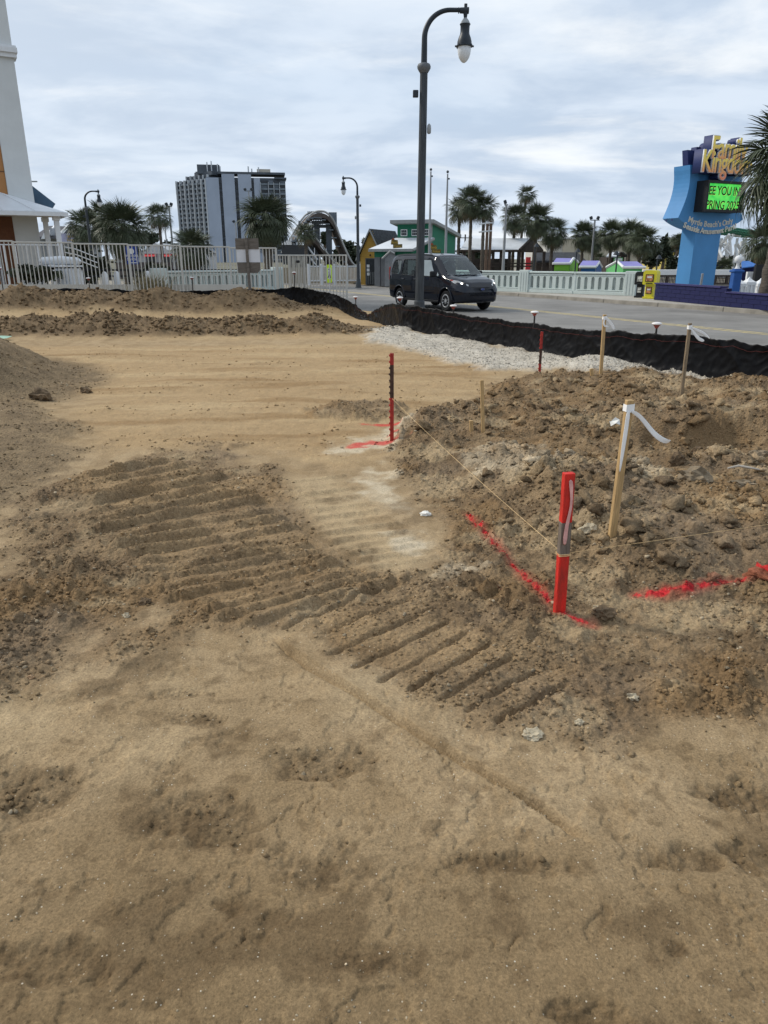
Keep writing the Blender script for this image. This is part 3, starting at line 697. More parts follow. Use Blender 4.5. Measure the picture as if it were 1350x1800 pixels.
# the red stake in front
e, g, M, L_ = stake('survey_stake', 'red painted wooden stake with pink tape and a bare grey middle, tied with string', (983, 1074), (1000, 831), .050, .036, [(0, .43, M_RED, 'painted_foot'), (.43, .66, M_WOODG, 'bare_middle'), (.66, 1.0, M_RED, 'painted_head')], .18)
RS_BASE, RS_M, RS_L = g, M, L_
ax = M @ Vector((0, 0, 1)); xx = M @ Vector((1, 0, 0)); yy = M @ Vector((0, 1, 0)); fr = -yy if yy.y > 0 else yy
ribbon('flagging_tape', [ax * L_ * .97 + fr * .022, ax * L_ * .88 + fr * .026 + xx * .008, ax * L_ * .78 + fr * .028 + xx * .012, ax * L_ * .68 + fr * .028 - xx * .002, ax * L_ * .60 + fr * .026 - xx * .006, ax * L_ * .50 + fr * .030 - xx * .010], [.03, .014, .012, .018, .022, .024], M_PINK, e, [xx + fr * .3, xx, xx * .8 + fr * .4, xx, xx, xx])
for zz in (.425, .435):
    b = MB(); hw, ht = .0275, .0205
    b.tube([(hw, ht, 0), (-hw, ht, 0), (-hw, -ht, 0), (hw, -ht, 0), (hw, ht, 0)], .0022, 6); o = b.build('string_loop', mat('mason_string', (.72, .50, .25), .8), e); o.location = ax * L_ * zz; o.rotation_euler = M.to_euler()
TIE = RS_BASE + ax * L_ * .43
# pine stake with the long white ribbon
def ribbon_stake(label, bpx, tpx, w, t, wood, tails, rz, wrap=True):
    e, g, M, L_ = stake('survey_stake', label, bpx, tpx, w, t, [(0, 1, wood, 'shaft')], rz)
    ax = M @ Vector((0, 0, 1)); xx = M @ Vector((1, 0, 0)); yy = M @ Vector((0, 1, 0)); fr = -yy if yy.y > 0 else yy
    for k, (zz, tw) in enumerate(((.955, .10), (.935, -.16))):
        b = MB(); hw, ht = w / 2 + .003, t / 2 + .003; h2 = .018 * L_
        V = []; Fc = []
        for i, (a, c) in enumerate(((hw, ht), (-hw, ht), (-hw, -ht), (hw, -ht))):
            for s in (-1, 1): V.append((a * (1 + .01 * k), c * (1 + .02 * k), s * h2 + tw * a))
        for i in range(4): j = (i + 1) % 4; Fc.append([2 * i, 2 * i + 1, 2 * j + 1, 2 * j])
        b.add(V, Fc); o = b.build('tape_wrap', M_WTAPE, e); o.location = ax * L_ * zz; o.rotation_euler = M.to_euler()
    for (pts, ws, wd) in tails:
        P = [ax * L_ * pz + xx * px + fr * pf for (px, pf, pz) in pts]
        ribbon('ribbon_tail', P, ws, M_WTAPE, e, [xx * d[0] + fr * d[1] + ax * d[2] for d in wd])
    return e, g
ribbon_stake('tall pale pine stake with a long white ribbon, behind the red stake', (1076, 938), (1107, 703), .040, .030, M_WOOD,
    [([(0, .02, .93), (.05, .03, .90), (.10, .035, .83), (.15, .03, .765), (.20, .035, .72), (.245, .03, .700), (.265, .02, .705)], [.022, .026, .030, .032, .034, .034, .02], [(.3, .2, .9), (.2, .2, 1), (.4, .1, .9), (.5, -.2, .8), (.45, .1, .8), (.5, .3, .7), (.4, .3, .8)]),
     ([(-.012, .022, .94), (-.014, .026, .85), (-.016, .026, .72), (-.018, .026, .60), (-.019, .026, .48)], [.026, .022, .026, .018, .006], [(1, .2, 0), (1, .5, 0), (1, .2, 0), (1, .4, 0), (1, .2, 0)])], .22)
ribbon_stake('light pine stake with a drooping white ribbon before the silt fence, left of two', (1056, 657), (1063, 553), .042, .030, M_WOOD,
    [([(0, .02, .96), (.05, .03, .90), (.10, .03, .82), (.14, .03, .74)], [.03, .045, .05, .05], [(.4, 0, .9), (.4, .2, .9), (.5, 0, .8), (.8, 0, .5)]), ([(0, .02, .95), (-.03, .03, .86), (.0, .03, .80), (.06, .03, .80)], [.02, .03, .03, .02], [(1, .2, .2), (1, 0, .3), (.3, 0, 1), (.2, 0, 1)])], .15)
ribbon_stake('weathered stake with two white ribbon tails blowing right, near the right edge of the mound', (1197, 700), (1213, 568), .036, .026, mat('weathered_pine', (.27, .20, .125), .8, var=.25, scale=9, stretch=(14, 14, 1.2)),
    [([(0, .02, .955), (.09, .03, .90), (.18, .03, .86), (.26, .03, .78)], [.02, .035, .03, .02], [(.2, 0, 1), (.2, .1, 1), (.3, 0, 1), (.3, 0, 1)]), ([(0, .025, .94), (.06, .03, .85), (.12, .03, .78), (.19, .03, .76)], [.02, .04, .045, .035], [(.4, 0, .9), (.5, 0, .8), (.3, 0, .9), (.2, 0, 1)])], .2)
stake('survey_stake', 'thin plain pine stake without ribbon at the left edge of the mound', (849, 759), (847, 668), .030, .020, [(0, 1, M_WOOD, 'shaft')], .1)
stake('hub_stake', 'short pine hub beside the thin plain stake', (829, 757), (828, 739), .032, .030, [(0, 1, M_WOOD, 'shaft')], .1)
stake('hub_stake', 'short pine hub at the foot of the light ribboned stake by the silt fence', (1041, 661), (1039, 648), .04, .035, [(0, 1, M_WOOD, 'shaft')], .1)
def steel_post(label, bpx, tpx, zones, w):
    g = gt(*bpx); top = at(tpx[0], tpx[1], g.y); M, L_ = stick_axes(g, top, .25); e = thing('steel_post', label, 'post', g)
    for (a, b_, m_, nm) in zones:
        z0, z1 = (a * L_ if a > 0 else -.15), b_ * L_
        q = MB(); q.prism([(-w / 2, 0), (w / 2, 0), (w / 2, .006), (.004, .006), (.004, .035), (-.004, .035), (-.004, .006), (-w / 2, .006)], z0, z1, lambda u, d, v: (u, v, d))
        o = q.build(nm, m_, e); o.rotation_euler = M.to_euler()
        k = int(z0 / .055) + 1
        while k * .055 < z1:
            if k > 0:
                q = MB(); q.box((-w / 2 - .003, -.004, k * .055), (.016, .012, .020)); o = q.build('stud', m_, e, bevel=.003); o.rotation_euler = M.to_euler()
            k += 1
    return e, g, M, L_
e, g, M, L_ = steel_post('studded red and brown steel post standing in red paint on the tan flat', (689, 775), (689, 621), [(0, .50, M_RUST, 'painted_foot'), (.50, .87, M_BRN, 'bare_middle'), (.87, 1, M_RUST, 'painted_head')], .034)
TIE2 = g + (M @ Vector((0, 0, 1))) * L_ * .495
steel_post('rusty steel post with a red top standing in the pale gravel', (948, 664), (953, 583), [(0, .28, M_RUST, 'painted_foot'), (.28, .62, M_BRN, 'bare_middle'), (.62, 1, M_RUST, 'painted_head')], .036)
q = [TIE2.lerp(TIE, i / 12) - Vector((0, 0, .05 * (i / 12) * (1 - i / 12) * 4 * .4)) for i in range(13)]
b = MB(); b.tube([p - q[0] for p in q], .0011, 6); tag(b.build('string_line', MATS['mason_string'], loc=q[0]), 'taut tan string from the studded post to the red stake', 'string')
far = at(1420, 912, gp(1350, 985).y); q = [TIE.lerp(far, i / 8) for i in range(9)]
b = MB(); b.tube([p - q[0] for p in q], .0010, 6); tag(b.build('string_line', MATS['mason_string'], loc=q[0]), 'taut tan string running right from the red stake out of view', 'string')

# ================================================================== SINGLE ROCKS AND DEBRIS
M_LIME = mat('pale_limestone', (.50, .42, .29), .9, var=.2, scale=18, bump=.5, bscale=60)
M_GST = mat('grey_stone', (.24, .185, .12), .9, var=.25, scale=14, bump=.5, bscale=50)
M_CLOD2 = mat('brown_clod', (.155, .105, .06), .95, var=.3, scale=14, bump=.7, bscale=60)
M_PAPER = mat('white_scrap', (.78, .76, .70), .7)
def rock(label, px, py, wpx, hpx, material, seed, name='rock', cat='rock', jag=.30):
    g = gt(px, py); mpp = g.y / ray(px, py)[1] / FPX; vs, f = lumps(3, 1, seed, jag); v = vs[0]; rs = np.random.RandomState(seed)
    v = v + 0.045 * np.stack([perlin(v[:, 1] * 4 + i, v[:, 2] * 4 + v[:, 0] * 3, seed + i) for i in range(3)], 1)
    w, h = wpx * mpp, hpx * mpp
    v = v * np.array([w / 2, w / 2 * rs.uniform(.6, .85), h / 1.7]); me = mesh_np(name, v, f, smooth=True); me.set_sharp_from_angle(angle=R(28)); me.materials.append(material)
    o = link(name, me, None, g + Vector((0, 0, h * .12)), (rs.uniform(-.15, .15), rs.uniform(-.15, .15), rs.uniform(-.4, .4))); return tag(o, label, cat)
rock('flat pale limestone slab on the smooth sand below the track marks', 937, 1292, 46, 15, M_LIME, 31)
rock('small rounded cream stone lying in the tracked soil above the pale slab', 1018, 1272, 22, 16, M_LIME, 32)
rock('pale stone in the dark crumbs on the right, above the sand edge', 1112, 1227, 24, 15, M_LIME, 33)
rock('cream stone at the foot of the tall ribboned stake', 1035, 932, 34, 20, M_LIME, 34)
rock('grey stone half buried in the middle of the mound', 993, 728, 26, 17, M_GST, 35)
rock('big brown clod on the dug bank, the largest boulder at the right', 1222, 845, 66, 34, M_GST, 36)
rock('rounded grey-brown boulder near the right edge of the photo', 1332, 808, 44, 28, M_GST, 37)
rock('upright dark boulder at the left of the dug hollow', 1190, 815, 34, 34, M_CLOD2, 38)
rock('dark lump on top of the dug hollow between two boulders', 1232, 800, 36, 26, M_CLOD2, 39)
rock('flat tan slab lying right of the big clod', 1306, 853, 52, 14, M_GST, 40)
rock('dark clod alone on the slope of the sand pile', 151, 690, 26, 15, M_CLOD2, 41)
rock('lumpy clod on the flank of the sand pile, near the left edge', 72, 702, 44, 26, M_CLOD2, 42)
rock('dark shiny clod beside a boot print at the left', 255, 1062, 30, 18, M_CLOD2, 43)
rock('small grey stone below the boot print at the left', 222, 1085, 17, 12, M_LIME, 44)
rock('pale stone by the red paint line, right of the painted stake', 1048, 1072, 14, 13, M_LIME, 45)
rock('brown clod right of the painted stake foot', 1060, 1080, 44, 22, M_CLOD2, 46)
rock('orange-brown stone chip at the edge of the dark crumbs, far left', 55, 1192, 16, 10, mat('orange_chip', (.42, .27, .15), .9, var=.2), 47)
rock('pale lump at the right end of the far dirt berm', 478, 534, 10, 7, M_LIME, 48)
rock('broad tan clod on the crest of the far dirt berm', 325, 517, 60, 18, M_CLOD2, 49)
rock('white stone in the light sand left of the mound', 748, 905, 24, 10, M_PAPER, 50)
def scrap(label, px, py, pts, material, name='scrap_paper', cat='litter'):
    g = gt(px, py); b = MB(); V = []; 
    for (x, y, z) in pts: V += [(x, y, z), (x, y, z + .004)]
    n = len(pts); b.add(V, [[2 * i for i in range(n)], [2 * i + 1 for i in range(n)][::-1]] + [[2 * i, 2 * i + 1, 2 * ((i + 1) % n) + 1, 2 * ((i + 1) % n)] for i in range(n)])
    return tag(b.build(name, material, loc=g + Vector((0, 0, .02))), label, cat)
scrap('torn white scrap of paper on the mound left of the tall ribboned stake', 1080, 752, [(-.045, -.03, 0), (.0, -.035, .03), (.045, -.02, .01), (.05, .03, .05), (.01, .04, .07), (-.03, .03, .03), (-.05, .01, .04)], M_PAPER)
scrap('pale green bottle shard at the left end of the near berm', 5, 588, [(-.12, -.06, 0), (.1, -.05, .02), (.16, .04, .05), (-.08, .06, .06)], mat('green_shard', (.35, .55, .42), .3))
b = MB(); g = gt(1310, 830); b.tube([(-.13, 0, .03), (-.05, .01, .045), (.03, -.01, .035), (.12, .0, .015)], [.006, .009, .008, .004], 7); tag(b.build('stick', mat('bleached_stick', (.50, .45, .38), .8), loc=g), 'short bleached stick lying at the dug hollow on the right', 'stick')

# ================================================================== STREET LAMPS
M_POLE = mat('lamp_pole_grey', (.050, .058, .066), .55, var=.2, scale=3, stretch=(8, 8, 1), metal=.1)
M_POLED = mat('lamp_pole_dark', (.022, .030, .040), .45, var=.15, scale=5)
M_LGLASS = mat('lamp_glass', (.74, .77, .80), .18, var=.10, scale=14, stretch=(10, 10, .6), spec=.6)
M_GREYP = mat('bare_primer', (.33, .35, .36), .6)
def make_lamp():
    e = thing('street_lamp', 'x', 'street lamp', (0, 0, 0))
    b = MB(); b.lathe([(.24, 0), (.24, .05), (.21, .07), (.195, .30), (.152, .50), (.142, .56), (.148, .60), (.142, .64), (.133, .66), (0, .66)], 24); b.build('base', M_POLE, e, 35)
    b = MB(); b.lathe([(.120, .62), (.110, 2.4), (.096, 6.28)], 32, flute=16, fd=.055); b.build('pole', M_POLE, e, 30)
    b = MB(); b.lathe([(.10, 6.18), (.135, 6.23), (.165, 6.28), (.172, 6.33), (.150, 6.38), (.10, 6.40)], 20); b.build('collar', mat('collar_grey', (.13, .14, .15), .6), e, 50)
    arc = []
    for i in range(17):
        a = math.pi - i / 16 * math.pi / 2; arc.append((.62 + .62 * math.cos(a), 0, 6.95 + .60 * math.sin(a)))
    b = MB(); b.tube([(0, 0, 6.38), (0, 0, 6.7)] + arc + [(.80, 0, 7.55), (.96, 0, 7.54)], [.078, .074] + [.070 - .0012 * i for i in range(17)] + [.05, .05], 14); b.build('arm', M_POLED, e, 40)
    b = MB(); b.tube([(.82, 0, 7.54), (.84, 0, 7.54)], .07, 12); b.tube([(.86, 0, 7.54), (1.08, 0, 7.54)], [.065, .075], 12); b.tube([(1.0, 0, 7.5), (1.0, 0, 7.68)], .04, 10); b.tube([(1.0, 0, 7.36), (1.0, 0, 7.5)], [.035, .06], 10); b.build('fitter', M_POLED, e, 40)
    b = MB(); b.lathe([(.02, .93), (.05, .90), (.085, .86), (.12, .80), (.125, .76), (0, .76)], 20, (1.0, 0, 6.47)); b.build('finial_cap', M_GREYP, e, 40)
    b = MB(); b.lathe([(.135, .78), (.115, .74), (.112, .62), (.12, .56), (.155, .48), (.178, .40), (.182, .33), (.215, .315), (.215, .295), (.17, .29), (0, .29)], 24, (1.0, 0, 6.47)); h = b.build('housing', M_POLED, e, 35)
    for k in range(8):
        a = k * math.pi / 4; b = MB(); b.box((1.0 + .222 * math.cos(a), .222 * math.sin(a), 6.775), (.03, .03, .035), a); b.build('rim_clip', M_POLED, h)
    b = MB(); b.lathe([(.168, .29), (.172, .22), (.160, .13), (.130, .05), (.08, -.02), (.03, -.055), (0, -.06)], 28, (1.0, 0, 6.47), flute=28, fd=.02); b.build('globe', M_LGLASS, e, 50)
    b = MB(); b.box((-.20, 0, 5.72), (.14, .12, .16)); b.build('bracket', M_POLED, e, bevel=.012)
    b = MB(); b.lathe([(.03, -.12), (.05, -.1), (.055, 0), (.045, .08), (.01, .12)], 12, (.16, -.04, 4.92)); b.build('sensor', M_GREYP, e, 50)
    return e
lamp = make_lamp()
p = at(737, 537, 21.0); lamp.location = (p.x, p.y, RZ); lamp.rotation_euler = (R(-.2), R(.25), 0)
lamp['label'] = 'tall dark street lamp with curved arm, standing before the black van'; lamp['group'] = 'curved arm street lamps'
l2 = copy_tree(lamp); p = gp(630, 506, RZ + .1); l2.location = (p.x, p.y, RZ + .1); l2.rotation_euler = (0, 0, math.pi); l2.scale = (.80, .80, .80); l2['label'] = 'street lamp with its arm to the left, beside the yellow kiosk'
l3 = copy_tree(lamp); p = at(164, 470, 47); l3.scale = (.82, .82, .76); l3.location = (p.x, p.y, -.35); l3.rotation_euler = (0, 0, 0.1); l3['label'] = 'street lamp rising behind the bushy palms at the left'

# ================================================================== BLACK VAN
M_VAN = mat('black_car_paint', (.0065, .009, .016), .05, var=.05, scale=2, spec=.55)
M_BLK = mat('black_plastic', (.012, .013, .015), .55, var=.15, scale=8)
M_GLS = bpy.data.materials.new('car_glass'); M_GLS.use_nodes = True
def _gls():
    nt = M_GLS.node_tree; N = nt.nodes; L = nt.links; N.clear(); o = N.new('ShaderNodeOutputMaterial'); mx = N.new('ShaderNodeMixShader')
    t = N.new('ShaderNodeBsdfTransparent'); t.inputs[0].default_value = (.74, .84, .82, 1); g = N.new('ShaderNodeBsdfGlossy'); g.inputs['Roughness'].default_value = .03; g.inputs[0].default_value = (.9, .95, .95, 1)
    f = N.new('ShaderNodeFresnel'); f.inputs[0].default_value = 1.7; L.new(f.outputs[0], mx.inputs[0]); L.new(t.outputs[0], mx.inputs[1]); L.new(g.outputs[0], mx.inputs[2]); L.new(mx.outputs[0], o.inputs[0])
_gls()
M_RUB = mat('tyre_rubber', (.016, .016, .017), .85, bump=.2); M_ALU = mat('wheel_cover', (.50, .51, .52), .4, metal=.4, var=.06); M_CHR = mat('chrome', (.7, .7, .72), .12, metal=1.0, var=.02)
M_HEAD = mat('headlight', (.78, .80, .80), .12, spec=.8, var=.15, scale=16, coat=1.0); M_AMB = mat('red_marker', (.55, .05, .03), .3); M_SEAT = mat('seat_cloth', (.035, .035, .038), .9)
M_EMB = mat('badge_blue', (.02, .06, .25), .3)
def interp_pts(tab, n):
    xs = np.array([t[0] for t in tab], float); out = np.linspace(0, 1, n)
    return xs, out
def van_body(inset=0.0, top_only=False):
    # stations: x, bottom z, half width low, half width belt, belt z, half width roof, roof z
    S = [(-2.37, .42, .70, .72, .95, .62, 1.05), (-2.35, .36, .84, .85, 1.02, .70, 1.40), (-2.27, .30, .90, .895, 1.06, .72, 1.72), (-2.10, .28, .915, .905, 1.07, .715, 1.80), (-1.5, .26, .92, .91, 1.06, .715, 1.835),
         (-.6, .25, .92, .912, 1.05, .715, 1.845), (.2, .25, .92, .912, 1.04, .70, 1.825), (.60, .25, .92, .91, 1.04, .69, 1.775), (.86, .25, .92, .905, 1.04, .67, 1.63), (1.18, .25, .918, .895, 1.04, .67, 1.385), (1.42, .25, .915, .88, 1.03, .68, 1.20), (1.54, .25, .912, .868, 1.02, .70, 1.13),
         (1.80, .26, .90, .845, .985, .66, 1.085), (2.10, .27, .865, .79, .925, .60, 1.015), (2.28, .29, .80, .71, .84, .52, .92), (2.40, .33, .68, .60, .70, .45, .76), (2.45, .40, .55, .52, .60, .42, .64)]
    xs = np.array([s[0] for s in S]); A = np.array(S)
    X = np.unique(np.concatenate([np.linspace(-2.37, 2.45, 70), xs]))
    rows = []
    def itp(k): return np.interp(X, xs, A[:, k])
    zb, wl, wb, zbelt, wr, zr = [itp(k) for k in range(1, 7)]
    V = []; m = 0
    for i, x in enumerate(X):
        h = zr[i] - zbelt[i]
        prof = [(0, zb[i]), (wl[i] * .82, zb[i]), (wl[i] * .95, zb[i] + .05), (wl[i] * .985, zb[i] + .18), (wl[i], .62 if zb[i] < .5 else .6), (wl[i] * 1.0, .80 * min(1, zbelt[i] / .95)), (wb[i], zbelt[i]),
                (wb[i] * .96 + wr[i] * .04, zbelt[i] + .10 * h), (wb[i] * .55 + wr[i] * .45, zbelt[i] + .58 * h), (wr[i] * 1.02, zbelt[i] + .86 * h), (wr[i] * .93, zbelt[i] + .955 * h), (wr[i] * .62, zr[i] - .012), (0, zr[i])]
        pts = [(x, p[0], p[1]) for p in prof] + [(x, -p[0], p[1]) for p in prof[-2:0:-1]]
        m = len(pts); V += pts
    F = []
    for i in range(len(X) - 1):
        for j in range(m): F.append([i * m + j, i * m + (j + 1) % m, (i + 1) * m + (j + 1) % m, (i + 1) * m + j])
    F.append(list(range(m))[::-1]); F.append([(len(X) - 1) * m + j for j in range(m)])
    return V, F, (X, wb, zbelt, wr, zr)
def side_y(info, x, z):
    X, wb, zbelt, wr, zr = info; b_, zb_, r_, z_ = [np.interp(x, X, q) for q in (wb, zbelt, wr, zr)]; h = z_ - zb_; f = (z - zb_) / h
    return float(np.interp(f, [0, .10, .58, .86], [b_, b_ * .96 + r_ * .04, b_ * .55 + r_ * .45, r_ * 1.02]))
def round_poly(poly, r, seg=4):
    out = []; n = len(poly)
    for i in range(n):
        a, b_, c = Vector(poly[i - 1]), Vector(poly[i]), Vector(poly[(i + 1) % n]); u = (a - b_); v = (c - b_); d = min(r, u.length * .45, v.length * .45)
        p0 = b_ + u.normalized() * d; p2 = b_ + v.normalized() * d
        for k in range(seg + 1):
            t = k / seg; q = p0 * (1 - t) ** 2 + b_ * 2 * t * (1 - t) + p2 * t * t; out.append((q.x, q.y))
    return out
def make_van():
    e = thing('parked_van', 'black passenger van with headlights on, standing in the near lane', 'van')
    V, F, info = van_body(); b = MB(); b.add(V, F); body = b.build('body', M_VAN, e, 32)
    cut = []
    def cutter(bm_): o = bm_.build('cut', M_BLK); cut.append(o); return o
    for sx in (-1.53, 1.53):
        for sy in (-1, 1):
            q = MB(); q.tube([(sx, sy * .60, .36), (sx, sy * 1.2, .36)], .375, 40); cutter(q)
    # cabin hollow
    q = MB(); q.prism([(-2.2, .55), (1.25, .55), (1.32, 1.02), (.50, 1.70), (.1, 1.76), (-2.05, 1.75), (-2.2, 1.2)], -.62, .62); cutter(q)
    WIN = [round_poly([(-2.17, 1.16), (-1.50, 1.13), (-1.50, 1.62), (-2.04, 1.62)], .13), round_poly([(-1.38, 1.12), (-.46, 1.10), (-.46, 1.64), (-1.38, 1.63)], .06), round_poly([(-.34, 1.10), (.86, 1.09), (.40, 1.62), (-.34, 1.64)], .06), round_poly([(.90, 1.10), (1.12, 1.10), (.90, 1.27)], .03)]
    for w in WIN:
        q = MB(); q.prism(w, -1.1, 1.1); cutter(q)
    # windscreen and rear window
    WS = round_poly([(-.74, 1.16), (.74, 1.16), (.57, 1.70), (-.57, 1.70)], .06)
    q = MB(); q.prism([(u, w) for u, w in WS], .3, 1.65, lambda u, d, w: (d, u, w)); cutter(q)
    RW = round_poly([(-.60, 1.12), (.60, 1.12), (.52, 1.60), (-.52, 1.60)], .08); q = MB(); q.prism(RW, -2.6, -2.0, lambda u, d, w: (d, u, w)); cutter(q)
    for c in cut:
        md = body.modifiers.new('b', 'BOOLEAN'); md.operation = 'DIFFERENCE'; md.object = c; md.solver = 'EXACT'
    dg = bpy.context.evaluated_depsgraph_get(); me = bpy.data.meshes.new_from_object(body.evaluated_get(dg)); body.modifiers.clear(); body.data = me
    me.polygons.foreach_set('use_smooth', [True] * len(me.polygons)); me.set_sharp_from_angle(angle=R(32))
    for c in cut: bpy.data.objects.remove(c)
    while len(me.materials) > 1: me.materials.pop()
    me.polygons.foreach_set('material_index', [0] * len(me.polygons))
    # glass
    for k, w in enumerate(WIN):
        for sy in (-1, 1):
            cx = sum(p[0] for p in w) / len(w); cz = sum(p[1] for p in w) / len(w)
            pts = [(cx + (x - cx) * 1.02, cz + (z - cz) * 1.02) for x, z in w]
            q = MB(); q.add([(x, sy * (side_y(info, x, z) - .012), z) for x, z in pts], [list(range(len(pts)))]); q.build('side_window', M_GLS, e)
            q = MB(); q.tube([(x, sy * (side_y(info, x, z) - .004), z) for x, z in w + w[:1]], .010, 5); q.build('window_seal', M_BLK, e)
    def wsx(z): return float(np.interp(z, [1.13, 1.20, 1.385, 1.62, 1.775, 1.82], [1.54, 1.42, 1.18, .86, .60, .2]))
    q = MB(); nn = 9; rows = []
    for j in range(nn):
        z = 1.15 + (1.71 - 1.15) * j / (nn - 1); hw = .755 + (.585 - .755) * j / (nn - 1)
        for i in range(13): u = -1 + 2 * i / 12; rows.append((wsx(z) + .02 + .05 * (1 - u * u) - .05, hw * u, z))
    q.add(rows, [[j * 13 + i, j * 13 + i + 1, (j + 1) * 13 + i + 1, (j + 1) * 13 + i] for j in range(nn - 1) for i in range(12)]); q.build('windscreen', M_GLS, e, 60)
    q = MB(); q.add([(-2.33 + (z - 1.1) * .12, u, z) for u, z in RW], [list(range(len(RW)))]); q.build('rear_window', M_GLS, e)
    # wheels
    for sx in (-1.53, 1.53):
        for sy in (-1, 1):
            w = bpy.data.objects.new('wheel', None); COL.objects.link(w); w.parent = e; w.location = (sx, sy * .80, .33)
            def ly(prof, n, fl=0): return None
            q = MB(); q.lathe([(.20, -.05), (.22, -.09), (.30, -.10), (.325, -.07), (.33, 0), (.325, .07), (.30, .10), (.22, .09), (.20, .05)], 36); o = q.build('tyre', M_RUB, w, 40); o.rotation_euler = (-sy * math.pi / 2, 0, 0)
            q = MB(); q.lathe([(.215, .06), (.212, .095), (.19, .100), (.16, .075), (.06, .070), (.05, .09), (0, .092)], 36); o = q.build('rim', M_ALU, w, 30); o.rotation_euler = (-sy * math.pi / 2, 0, 0)
            for k in range(10):
                a = k * math.pi / 5; q = MB(); q.prism(round_poly([(.085, -.014), (.178, -.036), (.178, .036), (.085, .014)], .012, 3), .072, .1015, lambda u, d, v: (u * math.cos(a) - v * math.sin(a), u * math.sin(a) + v * math.cos(a), d)); o = q.build('rim_slot', M_BLK, w); o.rotation_euler = (-sy * math.pi / 2, 0, 0)
            q = MB(); arcp = [(.395 * math.cos(t), .395 * math.sin(t)) for t in np.linspace(-.12, math.pi + .12, 24)]
            q.tube([(sx + a, sy * .915, .36 + c) for a, c in arcp], .022, 6); q.build('arch_lip', M_VAN, e, 60)
    # nose: grille, bumper intake, lamps
    def nx(y, z):                                   # x of the nose surface
        return float(np.interp(abs(y), [0, .42, .55, .70, .85], [2.45, 2.43, 2.40, 2.26, 1.95])) + float(np.interp(z, [.3, .45, .62, .80, .95], [-.03, .0, .0, -.06, -.22]))
    def patch(name, poly, off, material, parent=e, th=.03):
        q = MB(); n = len(poly); q.add([(nx(y, z) + off, y, z) for y, z in poly] + [(nx(y, z) + off - th - .06, y, z) for y, z in poly], [list(range(n)), [2 * n - 1 - i for i in range(n)]] + [[i, i + n, (i + 1) % n + n, (i + 1) % n] for i in range(n)])
        return q.build(name, material, parent)
    patch('grille', round_poly([(-.58, .66), (-.50, .60), (.50, .60), (.58, .66), (.56, .80), (-.56, .80)], .04), .018, M_BLK)
    for k in range(4):
        z = .635 + k * .042; patch('grille_bar', [(-.52, z), (0, z - .004), (.52, z), (.52, z + .014), (0, z + .010), (-.52, z + .014)], .028, M_BLK)
    patch('lower_intake', round_poly([(-.62, .38), (.62, .38), (.55, .50), (-.55, .50)], .03), .020, M_BLK)
    patch('bumper_trim', [(-.78, .30), (0, .28), (.78, .30), (.80, .35), (0, .33), (-.80, .35)], .022, M_BLK)
    bd = bpy.data.objects.new('badge', None); COL.objects.link(bd); bd.parent = e
    el = [(.085 * math.cos(t), .036 * math.sin(t)) for t in np.linspace(0, 2 * math.pi, 28)[:-1]]
    q = MB(); q.prism([(u, .715 + w) for u, w in el], 2.47, 2.487, lambda u, d, w: (d, u, w)); q.build('badge_rim', M_CHR, bd)
    q = MB(); q.prism([(u * .9, .715 + w * .86) for u, w in el], 2.475, 2.489, lambda u, d, w: (d, u, w)); q.build('badge_face', M_EMB, bd)
    t = text_mesh('Ford', .045, .001, shear=.35); o = link('badge_script', t, bd, (2.4905, 0, .703), (math.pi / 2, 0, math.pi / 2)); t.materials.append(M_CHR)
    for sy in (-1, 1):
        q = MB(); lp = [(2.35, .50, .765), (2.28, .66, .79), (2.11, .81, .855), (1.86, .89, .945), (1.90, .868, 1.0), (2.10, .775, .975), (2.25, .64, .915), (2.33, .51, .855)]
        q.add([(x + .012, sy * (y + .012), z) for x, y, z in lp] + [(x - .04, sy * (y - .05), z) for x, y, z in lp], [list(range(8)), list(range(15, 7, -1))] + [[i, i + 8, (i + 1) % 8 + 8, (i + 1) % 8] for i in range(8)]); hl = q.build('headlight', M_HEAD, e)
        q = MB(); q.lathe([(.045, 0), (.05, .02), (.03, .035), (0, .04)], 16); o = q.build('headlight_lens', M_LITL, hl); o.location = (2.20, sy * .70, .862); o.rotation_euler = (0, R(75), sy * .9)
        q = MB(); q.add([(1.92, sy * .884, .965), (1.80, sy * .898, .985), (1.81, sy * .895, 1.012), (1.94, sy * .874, 1.0)], [[0, 1, 2, 3]]); o = q.build('side_marker', M_AMB, e); o.modifiers.new('t', 'SOLIDIFY').thickness = .006
        # mirror
        mr = MB(); mr.box((.92, sy * 1.05, 1.17), (.10, .20, .19)); mr.build('mirror', M_VAN if 0 else M_BLK, e, bevel=.03)
        q = MB(); q.box((.93, sy * .93, 1.10), (.07, .12, .05)); q.build('mirror_arm', M_BLK, e, bevel=.01)
        for hx in (-.42, .02 if 0 else -1.25):
            q = MB(); q.box((hx, sy * .925, .98), (.20, .035, .035)); q.build('door_handle', M_VAN, e, bevel=.012)
        for x0 in (-1.42, -.40, .98):
            q = MB(); q.tube([(x0, sy * (side_y(info, x0, 1.08) + .000), 1.08), (x0 + (.03 if x0 > 0 else 0), sy * .921, .80), (x0 + (.08 if x0 > 0 else 0), sy * .917, .42)], .006, 5); q.build('door_seam', M_BLK, e)
        q = MB(); q.box((0, sy * .915, .30), (2.25, .03, .07)); q.build('sill_trim', M_BLK, e, bevel=.008)
        q = MB(); q.box((0, sy * .40, .0), (1, 1, 1)) if 0 else q.tube([(x, sy * (np.interp(x, info[0], info[3]) * .99), np.interp(x, info[0], info[4]) - .028) for x in np.linspace(-2.0, .4, 14)], .013, 6); q.build('roof_rail', M_BLK, e, 60)
